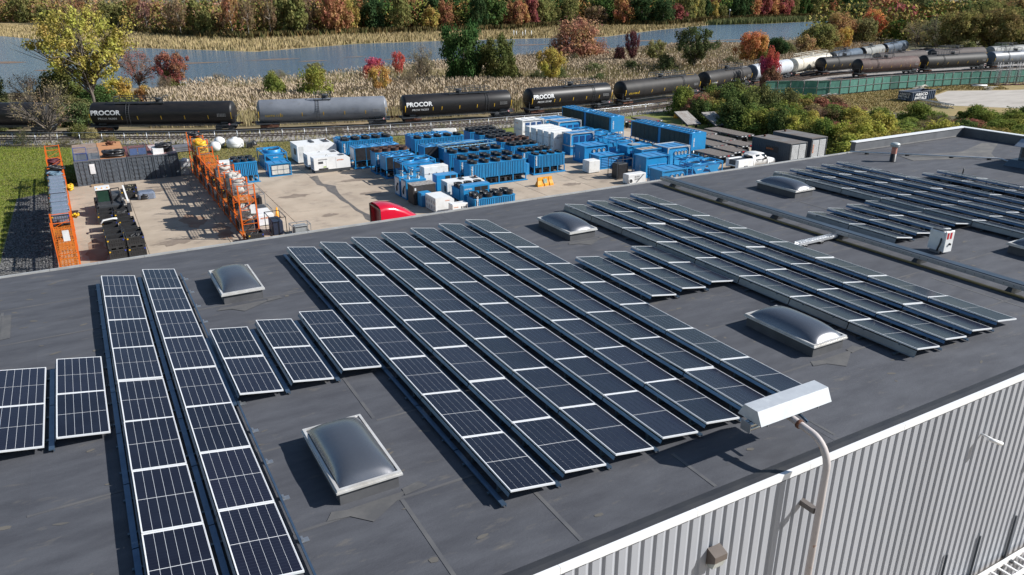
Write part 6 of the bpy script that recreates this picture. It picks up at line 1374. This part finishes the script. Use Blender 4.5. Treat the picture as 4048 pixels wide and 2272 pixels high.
tree('red_tree','open',16.1,156.5,7.4,8.2,(.2,.06,.035),'small red and green tree at the river edge right of the big yellow tree')
tree('green_tree','shrub',15.4,156.2,5,5.0,(.1,.1,.025),'green lower half growing under the small red tree')
tree('brown_tree','airy',10.5,161.5,7,8.8,(.2,.08,.05),'thin brownish tree right behind the big yellow tree')
tree('yellow_shrub','shrub',6.2,153,6.4,4.2,(.33,.25,.02),'golden yellow shrub beneath the big tree','bankside shrubs','shrub')
tree('orange_shrub','shrub',10.6,152,4,2.8,(.3,.17,.03),'small orange shrub right of the golden one','bankside shrubs','shrub')
tree('dark_shrub','shrub',-2.2,155,8.5,6.4,(.09,.1,.02),'dark olive thicket under the left of the big tree','bankside shrubs','shrub')
tree('dark_shrub','shrub',3,150,7,3.4,(.05,.09,.02),'deep green undergrowth at the foot of the big tree','bankside shrubs','shrub')
tree('dark_shrub','shrub',-13,158,6,5.2,(.05,.07,.025),'dark bush at the water beside the left picture tree','bankside shrubs','shrub')
tree('brown_shrub','twig',-7,150,9,6,(.18,.12,.06),'leafless brown thicket left of the big tree','bankside shrubs','shrub')
tree('brown_shrub','twig',13.5,150,5,4.5,(.18,.13,.07),'leafless brown thicket between the big tree and the small red tree','bankside shrubs','shrub')
for x, y, w_, h, c_, k_ in [(-22,136,7,3.4,(.1,.11,.03),'shrub'),(-15,132,6,3.0,(.13,.12,.04),'shrub'),(-9,130,6,3.2,(.09,.1,.03),'shrub'),(-4,127,5,2.6,(.16,.15,.05),'twig'),(0,127,6,3.4,(.08,.1,.03),'shrub'),(4,126,5,2.6,(.12,.12,.035),'shrub'),(8,124,5,2.8,(.16,.14,.05),'twig'),(6,132,7,3.2,(.09,.11,.03),'shrub'),(-2,136,7,3.6,(.1,.1,.03),'shrub'),(-12,141,8,4,(.1,.1,.035),'shrub'),(12,135,6,3,(.16,.14,.06),'twig'),(-28,143,8,4,(.08,.09,.03),'shrub')]:
    tree('undergrowth_bush',k_,x,y,w_,h,c_,'weedy bush in the undergrowth between the first tank cars and the big yellow tree','undergrowth by the first tank cars','bush')
for x, y, w_, h, c_, lb in [(-.6,116.5,2.8,1.8,(.12,.12,.03),'low green bush beside the tracks and containers'),(-2.2,109.5,2.6,1.2,(.1,.1,.03),'low weedy bush at the fence foot by the rack end'),(-7.0,112.2,2.4,2.3,(.05,.06,.02),'dark rounded bush under the bare tree'),(.6,114.2,2.5,1.4,(.2,.17,.06),'dry pale bush by the wire fence'),(29.5,101,2.2,1.5,(.1,.08,.05),'thin brown weeds on the ballast'),(42.5,95.4,2.0,1.3,(.1,.1,.04),'weeds on the ballast behind the chillers'),(57,92,2.2,1.8,(.12,.1,.04),'weeds by the fence near the white container'),(2.6,108.2,2.2,1.0,(.18,.16,.05),'small dry bush behind the rusty container roof')]:
    tree('trackside_bush','shrub' if c_[1] > .1 else 'twig',x,y,w_,h,c_,lb,'trackside bushes','bush')
for x, y, w_, h, c_, k_, lb in [(30.2,138,5.2,5.0,(.13,.15,.02),'shrub','left of two yellow-green bushes among the reeds'),(36.3,135,6.4,6.0,(.18,.19,.02),'shrub','brighter right one of two yellow-green bushes in the reeds'),(45,166,5.4,4.2,(.15,.15,.05),'open','pale vine-topped small tree at the water edge'),(61,158,3.4,6.4,(.42,.05,.03),'open','red sumac with thin bare trunk by the water'),(56.5,160,5.4,5.2,(.38,.03,.04),'open','low red sumac cluster left of the taller sumac'),(54.5,157,5,3.6,(.3,.05,.03),'shrub','dark red low sumac bush'),(62.5,149,7.5,8.2,(.2,.16,.09),'twig','greyish willow thicket beside the red sumac'),(63.6,150,4,6.4,(.11,.09,.04),'airy','dark vine-covered stump in the willow thicket'),(47,131,4.8,6.0,(.36,.22,.03),'open','golden shrub between the grey and the black tank car'),(52.4,131.5,4.6,4.8,(.16,.12,.06),'twig','brown leafless shrub beside the golden one'),(66.2,136.5,9.4,13.4,(.04,.085,.018),'bushy','tall dark green tree, larger of a pair at the river bend'),(71.6,132.5,8.0,11.0,(.085,.095,.022),'bushy','dark green tree with russet tips, smaller of a pair'),(75.5,133,4,4.5,(.05,.07,.02),'shrub','dark undergrowth right of the green pair'),(64.8,137,3.6,4.2,(.12,.1,.03),'shrub','olive undergrowth left of the green pair'),(81.7,129.5,7,8.2,(.3,.23,.025),'open','golden-leaved slim tree behind the third lettered tank car'),(118,174,16,11.5,(.26,.13,.055),'shrub','broad rusty pink leafless shrub by the river'),(118,173.5,17.5,12.4,(.25,.12,.07),'twig','russet base of the broad rusty shrub'),(122.1,156,4.6,9.6,(.1,.03,.03),'open','dark maroon vine-covered tower of a tree'),(118.8,157,4,5.4,(.09,.03,.03),'shrub','maroon vine hump leaning left'),(127.2,153,8,7,(.17,.15,.05),'open','yellowish open tree right of the maroon vine tree'),(123.3,134.8,10.5,11,(.06,.075,.025),'open','dark green open-limbed tree behind the tank cars'),(116,136,6,5,(.08,.09,.03),'shrub','green thicket below the dark open tree'),(149.3,142.8,8.6,8.8,(.42,.17,.03),'dense','bright orange tree by the river bend'),(151,140.5,6,4.6,(.16,.17,.03),'shrub','yellow-green base of the bright orange tree'),(116.4,106.3,3.6,8.0,(.3,.015,.03),'dense','deep crimson small tree in front of the silver tank car'),(115.6,105.2,4.2,5.0,(.2,.1,.05),'shrub','dull reddish shrub under the crimson tree')]:
    cat = 'tree' if h > 6 else 'shrub'
    tree(('tree' if h > 6 else 'bank_shrub') if k_ != 'twig' else 'leafless_thicket',k_,x,y,w_,h,c_,lb,'trees and shrubs along the marsh',cat)
for x, y, w_, h, c_, k_ in [(90,140,5,3,(.09,.1,.03),'shrub'),(96,150,6,3.4,(.1,.1,.04),'shrub'),(104,146,7,3.2,(.11,.12,.04),'shrub'),(111,142,6,3.4,(.07,.08,.03),'shrub'),(132,146,7,4,(.12,.12,.04),'shrub'),(140,140,6,3.4,(.1,.1,.04),'shrub'),(100,158,6,3,(.14,.13,.05),'twig'),(112,168,7,4,(.13,.12,.05),'twig'),(60,150,5,2.6,(.12,.1,.05),'twig'),(83,136,5,3.2,(.07,.08,.03),'shrub'),(40,176,6,2.2,(.17,.15,.07),'twig'),(27,178,5,2,(.18,.15,.08),'twig'),(86,160,6,3,(.1,.1,.04),'shrub'),(92,128,5,2.8,(.08,.09,.03),'shrub')]:
    tree('marsh_bush',k_,x,y,w_,h,c_,'low olive bush scattered among the pale reeds','bushes in the reed marsh','bush')
# trees on the right beyond the train
for x, y, w_, h, c_, k_, lb in [(168.8,152,6.4,6.6,DG,'dense','dark green tree right of the crimson one'),(186,158,9,6,(.24,.15,.05),'shrub','tan thicket behind the cream tank car'),(195,161,12,9.4,(.15,.14,.035),'dense','olive and orange tree behind the cream tank car'),(206,165,8,6.5,(.28,.18,.04),'dense','small tan-orange tree behind the blue-grey tank car'),(222,175,10.5,12,(.28,.16,.05),'dense','tall tan-orange tree behind the blue-grey tank car'),(230,172,9.5,10,(.16,.15,.05),'dense','olive tree behind the grey-green tank car'),(214,167,6,7.5,(.4,.24,.03),'dense','yellow-orange slim tree behind the blue-grey tank cars'),(271,188,9,8.2,(.1,.15,.02),'dense','bright green tree with orange edge behind the last tank car'),(266,195,9,12,(.42,.16,.03),'dense','glowing orange tree deep behind the last tank car'),(290,200,14,13.4,(.3,.07,.06),'dense','wide pinkish-red tree far right'),(300,196,9,10,(.33,.03,.05),'dense','crimson tree far right'),(253,168,12,9.5,(.2,.16,.06),'airy','grey-tan bare tree at the end of the train'),(236,150,10,11.4,(.13,.13,.06),'airy','greyish tree right of the last tank car'),(231,141,14,12.6,(.17,.14,.035),'dense','big olive-yellow tree at the right, left one'),(240,136,16,13.4,(.19,.15,.04),'dense','big olive-yellow tree at the right, broadest'),(250,131,12,12.5,(.12,.13,.035),'dense','dark olive tree by the right picture end'),(230,127,6.5,4.4,DG,'shrub','dark green bush at the siding end'),(258,124,14,12,(.16,.14,.04),'dense','olive tree beyond the siding cars'),(262,150,16,14,(.15,.15,.035),'dense','tall yellowish-green tree at the far right'),(280,160,18,15,(.13,.13,.03),'far','tall olive tree in the far right wood'),(300,165,18,15,(.2,.14,.04),'far','tall tan tree in the far right wood'),(310,185,18,15,(.09,.11,.03),'far','tall green tree in the far right wood'),(285,215,16,14,(.06,.08,.025),'far','dark tree at the river behind the orange ones'),(320,215,18,16,(.08,.09,.03),'far','dark green tree in the far right wood'),(244,185,10,9,(.25,.13,.05),'dense','russet tree at the river bend'),(258,200,9,8,(.13,.12,.04),'dense','olive tree at the river bend behind the russet one'),(176,156,7,5,(.13,.13,.04),'shrub','olive thicket beside the dark green tree'),(216,128,9,5,(.13,.12,.04),'shrub','olive scrub between the last tank car and the siding'),(206,126,7,3.6,(.15,.13,.05),'shrub','low tan scrub beside the siding'),(340,190,20,16,(.14,.13,.04),'far','large olive tree at the far right horizon'),(330,240,18,16,(.3,.12,.05),'far','russet tree at the far right horizon')]:
    tree('tree' if h > 6 else 'thicket',k_,x,y,w_,h,c_,lb,'trees beyond the train on the right','tree' if h > 6 else 'bush')
# hedge between yard, roof and lot
def inpoly(x, y, P):
    c_ = False; j = len(P)-1
    for i in range(len(P)):
        if (P[i][1] > y) != (P[j][1] > y) and x < (P[j][0]-P[i][0])*(y-P[i][1])/(P[j][1]-P[i][1])+P[i][0]: c_ = not c_
        j = i
    return c_
HP = [(79,92),(88,95),(100,89),(105,81),(101,72),(103,67),(114,64),(123,58),(150,50),(150,38),(100,44),(77,56),(76,66),(78,80)]
sheet('scrub_ground', HP, -.014, mat('scrub_soil', (.06,.06,.03), .95, c2=(.09,.08,.04), sc=.5))
HC = [((.13,.16,.02),'leafy mid-green bush in the dense scrub beyond the yard'),((.075,.1,.022),'dark green bush in the dense scrub beyond the yard'),((.26,.24,.025),'yellow-green bush in the dense scrub beyond the yard'),((.17,.11,.05),'brownish bush in the dense scrub beyond the yard'),((.2,.15,.03),'golden-tinged bush in the dense scrub beyond the yard'),((.2,.07,.04),'reddish bush in the dense scrub beyond the yard')]
cnt = 0; placed = []
while cnt < 140:
    x, y = rng.uniform(76,150), rng.uniform(38,96)
    if not inpoly(x, y, HP): continue
    if any((x-a)**2+(y-b_)**2 < 5.2 for a, b_ in placed): continue
    placed.append((x,y)); cnt += 1
    # brighter near the roof, browner toward the lot
    f = rng.random(); k = 2 if (y < 70 and x < 95 and f < .5) else (3 if f > .82 else 4 if f > .72 else 5 if f > .68 else 0 if f > .3 else 1)
    near_ = x < 90; h = rng.uniform(2.4,4.4) if near_ else rng.uniform(1.6,3.0)
    if y < 66: h *= .85
    tree('scrub_bush','shrub' if k != 3 else rng.choice(['shrub','twig']),x,y,rng.uniform(4,7),h,HC[k][0],HC[k][1],'scrub bushes between yard and lot','bush')
for x, y, w_, h, c_ in [(82,91.5,5,4.3,HC[0][0]),(88.3,87,5.5,5.0,HC[1][0]),(88,81.5,6,5.4,(.09,.1,.03)),(80,76,5,5.2,HC[1][0]),(92,90,6,4.2,HC[0][0]),(95,88,6,3.4,(.14,.12,.04)),(84.5,84,5,4.6,HC[1][0]),(78.5,69,4.6,4.2,HC[1][0]),(79,63,4.4,3.4,HC[0][0]),(98,84,6,3.0,(.19,.18,.03)),(92,80,6,4.4,(.1,.1,.03))]:
    tree('tall_scrub_bush','shrub',x,y,w_,h,c_,'tall rounded bush rising from the scrub behind the flatbeds','tall bushes behind the flatbeds','bush')
# forest across the river
BX = [-200,-60,-20,20,45,66,120,195,254,300,345,385,480,560,640]; BYf = [960,900,640,490,380,346,360,358,394,362,385,412,430,405,420]
FCOL_L = [(BR,'farthin','thin bare-trunked brownish tree in the wood across the river'),(PK,'farthin','thin pinkish-red tree with pale trunk in the wood across the river'),(RU,'farthin','thin russet tree with pale trunk in the wood across the river'),(OL,'far','olive tree low in the wood across the river')]
FCOL_M = [(DG,'far','dark green tree in the wood across the river'),(GR,'far','mid-green tree in the wood across the river'),(OL,'far','olive tree in the wood across the river'),(RU,'far','russet full-crowned tree in the wood across the river'),((.3,.13,.035),'far','orange tree in the wood across the river'),(RD,'far','crimson tree in the wood across the river'),(YE,'far','golden tree in the wood across the river'),(BR,'far','brown full-crowned tree in the wood across the river')]
cnt = 0
for row_ in range(5):
    x = -110.
    while x < 620 and cnt < 298:
        yb = float(np.interp(x, BX, BYf))+row_*(13+row_*4)+rng.uniform(-4,4)
        if x < 20: step, yb = 17, min(yb, 640+row_*20)
        else: step = (8.5 if x < 110 else 11.5)+row_*2.2
        left = x < 100
        k = rng.random()
        if left: c_, key, lb = FCOL_L[0] if k < .3 else FCOL_L[1] if k < .5 else FCOL_L[2] if k < .7 else FCOL_L[3]
        elif x < 125: c_, key, lb = rng.choice([FCOL_M[4],FCOL_M[3],FCOL_M[5],FCOL_M[6],FCOL_M[2],FCOL_L[1]])
        else: c_, key, lb = FCOL_M[0] if k < .3 else FCOL_M[1] if k < .5 else FCOL_M[2] if k < .66 else FCOL_M[3] if k < .78 else FCOL_M[7] if k < .86 else FCOL_M[4] if k < .93 else FCOL_M[5] if k < .96 else FCOL_M[6]
        h = rng.uniform(14,20)*(1.05 if left else 1.0)*(rng.uniform(.5,.75) if row_ == 0 and rng.random() < .2 else 1)
        w_ = rng.uniform(7,10) if key == 'farthin' else rng.uniform(10,16)
        tree('forest_tree',key,x+rng.uniform(-2,2),yb,w_,h,c_,lb,'trees in the wood across the river'); cnt += 1
        x += step*rng.uniform(.8,1.2)
# deeper wood behind: one mass
def woodmat(name, cols, sc):
    M = bpy.data.materials.new(name); M.use_nodes = True; t = M.node_tree; N, L = t.nodes, t.links; N.clear()
    o_ = N.new('ShaderNodeOutputMaterial'); g = N.new('ShaderNodeNewGeometry'); n_ = N.new('ShaderNodeTexNoise'); n_.inputs['Scale'].default_value = sc; n_.inputs['Detail'].default_value = 1; L.new(g.outputs['Position'], n_.inputs['Vector'])
    r_ = N.new('ShaderNodeValToRGB'); L.new(n_.outputs[0], r_.inputs[0]); e = r_.color_ramp.elements
    while len(e) < len(cols): e.new(.5)
    for k, c_ in enumerate(cols): e[k].position = .3+.4*k/(len(cols)-1); e[k].color = (*c_, 1)
    h_ = N.new('ShaderNodeHueSaturation'); L.new(r_.outputs[0], h_.inputs['Color']); mv = N.new('ShaderNodeMapRange'); mv.inputs[3].default_value = 1.0; mv.inputs[4].default_value = 2.2; L.new(g.outputs['Random Per Island'], mv.inputs[0]); L.new(mv.outputs[0], h_.inputs['Value'])
    d = N.new('ShaderNodeBsdfDiffuse'); L.new(h_.outputs[0], d.inputs[0]); L.new(d.outputs[0], o_.inputs[0]); return M
def woodmass(name, x0, x1, n, cols, lab, depth=70, off0=10, base=None, hmax=17):
    x = nr.uniform(x0, x1, n); d = off0+nr.random(n)**1.3*depth; yb = (np.interp(x, BX, BYf) if base is None else np.interp(x, base[0], base[1])); yb = np.where(x < 20, np.minimum(yb, 640), yb)
    top = hmax*(.72+.28*np.sin(x*.37+d*.5)*np.sin(x*.13+d*.21+1)); z = top*nr.random(n)**.75
    C = np.stack([x, yb+d, z], 1); N_ = rdir(n)+np.array([0,-.3,.5]); N_ /= np.linalg.norm(N_,axis=1)[:,None]; T = np.cross(N_, rdir(n)); T /= np.linalg.norm(T,axis=1)[:,None]; B = np.cross(N_,T); s_ = nr.uniform(.35,.95,(n,1))
    o = ob(name, quads(name, C, T*s_*.8, B*s_*.65, woodmat(name+'_leaves', cols, .09))); tag(o, lab, 'wood', None, 'stuff')
woodmass('autumn_wood', -130, 135, 60000, [BR,(.2,.11,.08),OL,(.2,.1,.045),GR,BR,OL,(.2,.09,.06),(.2,.16,.1)], 'mass of brown and red trees deep in the wood across the river', 60, 6)
woodmass('green_wood', 125, 680, 95000, [DG,GR,DG,OL,BR,RU,DG], 'mass of green trees deep in the wood across the river', 60, 6)
woodmass('right_wood', 262, 700, 70000, [OL,DG,OL,BR,OL,(.2,.13,.05),DG], 'mass of olive trees closing the view at the far right', 60, 0, ([250,300,400,700],[158,180,232,300]), 15)
# forest floor undergrowth
q = []
def scatter(poly, n, zf=lambda a: 0):
    P = np.array(poly); lo, hi = P.min(0), P.max(0); out_ = []
    while len(out_) < n:
        x, y = nr.uniform(lo[0],hi[0],4000), nr.uniform(lo[1],hi[1],4000); ins = np.zeros(4000,bool); j = len(P)-1
        for i in range(len(P)):
            with np.errstate(divide='ignore', invalid='ignore'):
                c_ = ((P[i,1] > y) != (P[j,1] > y)) & (x < (P[j,0]-P[i,0])*(y-P[i,1])/(P[j,1]-P[i,1]+1e-12)+P[i,0])
            ins ^= c_; j = i
        out_ += list(zip(x[ins], y[ins]))
    return np.array(out_[:n])
# ---- reeds: stems and plumes as real blades
def attrmat(name, cols):
    M = bpy.data.materials.new(name); M.use_nodes = True; t = M.node_tree; N, L = t.nodes, t.links; p = N['Principled BSDF']; p.inputs['Roughness'].default_value = .9; p.inputs['Specular IOR Level'].default_value = .1
    g = N.new('ShaderNodeNewGeometry'); r_ = N.new('ShaderNodeValToRGB'); L.new(g.outputs['Random Per Island'], r_.inputs[0])
    e = r_.color_ramp.elements
    while len(e) < len(cols): e.new(.5)
    for k, c_ in enumerate(cols): e[k].position = k/(len(cols)-1); e[k].color = (*c_, 1)
    L.new(r_.outputs[0], p.inputs['Base Color']); return M
REED = attrmat('reed_stems', [(.3,.25,.13),(.42,.34,.2),(.24,.22,.09),(.37,.3,.17)])
PLUME = attrmat('reed_plumes', [(.45,.36,.26),(.56,.46,.35),(.4,.31,.21),(.52,.43,.31)])
def tris(name, V, m_, kind='stuff', lab=None):
    n = len(V); me = bpy.data.meshes.new(name); me.vertices.add(3*n); me.vertices.foreach_set('co', V.astype('f').ravel())
    me.loops.add(3*n); me.loops.foreach_set('vertex_index', np.arange(3*n,dtype='i')); me.polygons.add(n); me.polygons.foreach_set('loop_start', np.arange(0,3*n,3,dtype='i'))
    me.materials.append(m_); me.update(calc_edges=True); o = ob(name, me); tag(o, lab, name.replace('_',' ').split(' ')[-1], None, kind); return o
def blades(P, h, w_, lean=.25, z=0.):
    n = len(P); h = h*nr.uniform(.7,1.15,n); a = nr.uniform(0,6.28,n); wv = np.stack([np.cos(a),np.sin(a),np.zeros(n)],1)*w_*nr.uniform(.6,1.3,(n,1))
    b = np.stack([P[:,0],P[:,1],np.full(n,z)],1); t_ = b+np.stack([nr.normal(0,lean,n),nr.normal(0,lean,n),h],1)
    return np.stack([b-wv,b+wv,t_],1), t_
MP = [tuple(v) for v in offs(PATH, 4.0)[::5] if 6 < v[0] < 235]+[(245,200),(200,204),(158,202),(109,191),(83,182),(56,172),(24,167),(15,160),(10,140)]
R1 = scatter(MP, 175000)
g_ = np.sin(R1[:,0]*.21+np.sin(R1[:,1]*.17)*2)*np.sin(R1[:,1]*.19+np.sin(R1[:,0]*.12)*2); R1 = R1[nr.random(len(R1)) < .78+.4*g_]
hh = 2.0+.5*np.sin(R1[:,0]*.11+1)+.35*np.sin(R1[:,1]*.23+R1[:,0]*.05)
# near the tracks the growth is lower and greener
V, tops = blades(R1, hh, .045); tris('reed_bed', V, REED, lab='pale feathery reeds filling the marsh behind the train')
gapn = np.sin(R1[:,0]*.21+np.sin(R1[:,1]*.17)*2)*np.sin(R1[:,1]*.19+np.sin(R1[:,0]*.12)*2)
keep = nr.random(len(R1)) < np.clip(.35+.5*np.sin(R1[:,0]*.05+R1[:,1]*.09)+.25, .12, .95)
tp = tops[keep]; n = len(tp); a = nr.uniform(0,6.28,n); wv = np.stack([np.cos(a),np.sin(a),np.zeros(n)],1)*.11; up = np.stack([np.full(n,-.10)+nr.normal(0,.08,n),nr.normal(0,.08,n),np.full(n,.44)],1)
Vp = np.concatenate([np.stack([tp-up*.7-wv*.5, tp-up*.2+wv, tp+up*.6],1), np.stack([tp-up*.7+wv*.5, tp-up*.1-wv*.9, tp+up*.5],1)]); tris('reed_plumes', Vp, PLUME, lab='pinkish tan reed plumes over the marsh reeds')
FARR = attrmat('far_reeds', [(.34,.26,.14),(.42,.33,.19),(.27,.22,.1),(.38,.3,.16)])
FP_ = [(-120,470),(-26,438),(22,311),(54,269),(96,292),(131,293),(207,284),(262,319),(336,357),(376,353),(376,372),(336,380),(300,362),(254,398),(195,362),(120,364),(66,350),(30,480),(-60,640),(-120,640)]
R2 = scatter(FP_, 45000); V, _ = blades(R2, 1.5, .25); tris('far_reed_bed', V, FARR, lab='golden reeds on the far river bank')
R3 = scatter([(330,356),(376,353),(448,367),(540,372),(540,392),(448,392),(380,385)], 12000); V, _ = blades(R3, 3.0, .4); tris('green_reed_bed', V, attrmat('green_reeds', [(.13,.15,.05),(.2,.2,.09),(.1,.12,.04)]), lab='greener reeds on the far right bank')
# undergrowth below the forest edge
US = []
for x in np.arange(18,560,.5):
    yb = float(np.interp(x, BX, BYf)); US.append((x+nr.normal(0,1.0), yb-3+nr.normal(0,2.5)))
U = np.repeat(np.array(US),9,0)+nr.normal(0,1.2,(len(US)*9,2)); V, _ = blades(U, 3.2, .8, .8); tris('forest_undergrowth', V, attrmat('undergrowth', [(.06,.07,.025),(.12,.1,.04),(.09,.07,.03),(.16,.1,.04)]), lab='dark undergrowth along the foot of the far wood')
# lawn and dry grass blades
GRASS = attrmat('grass_blades', [(.13,.18,.02),(.18,.2,.035),(.09,.14,.015),(.24,.22,.06)])
R4 = scatter([(-12,34),(-7.4,34),(-6.6,82),(-4.4,83.5),(-3.7,86.5),(-1.6,84),(-1.6,95),(-2,108),(-14,116),(-14,34)], 42000); V, _ = blades(R4, .14, .035, .06); tris('lawn_grass', V, GRASS, lab='mown green lawn grass beside the orange rack')
R5 = scatter([(8,86.5),(19.5,88),(26,89.3),(48,90.5),(48,92.6),(30,95.2),(14,101.2),(7,104),(-1,109),(-2,96),(8,96)], 14000); V, _ = blades(R5, .16, .04, .06); tris('verge_grass', V, attrmat('verge_blades', [(.17,.16,.05),(.25,.2,.08),(.12,.14,.03)]), lab='worn dry grass on the verge by the wire fence')
R6 = scatter([(104,88),(113,99),(122,94.6),(137,95),(155,93),(166,90.6),(158,84),(146,89),(137,86),(131,81),(126,77),(112,76)], 14000); V, _ = blades(R6, .22, .07, .1); tris('dry_grass', V, attrmat('dry_blades', [(.36,.26,.11),(.28,.22,.09),(.22,.2,.07)]), lab='dry tan grass around the blue dumpster')
GV = scatter([(-7.3,30),(-3.1,30),(-3.4,80),(-4.5,82.6),(-6.5,81.6)], 9000); V, _ = blades(GV, .07, .06, .05); tris('gravel_stones', V, attrmat('stone_bits', [(.1,.1,.1),(.24,.235,.23),(.05,.05,.05)]), lab='loose grey gravel stones beside the orange rack')
# weeds on the railway
RW = []
for d in (-8.3,-6.6,-2.3):
    q_ = offs(PATH, d); q_ = q_[(q_[:,0] > -40) & (q_[:,0] < 130)]; idx = nr.integers(0,len(q_),2200); RW.append(q_[idx]+nr.normal(0,.5,(2200,2)))
RW = np.concatenate(RW); V, _ = blades(RW, .35, .05, .12); tris('track_weeds', V, attrmat('weed_blades', [(.25,.2,.08),(.16,.15,.05),(.3,.24,.1)]), lab='dry weeds between the rail tracks')
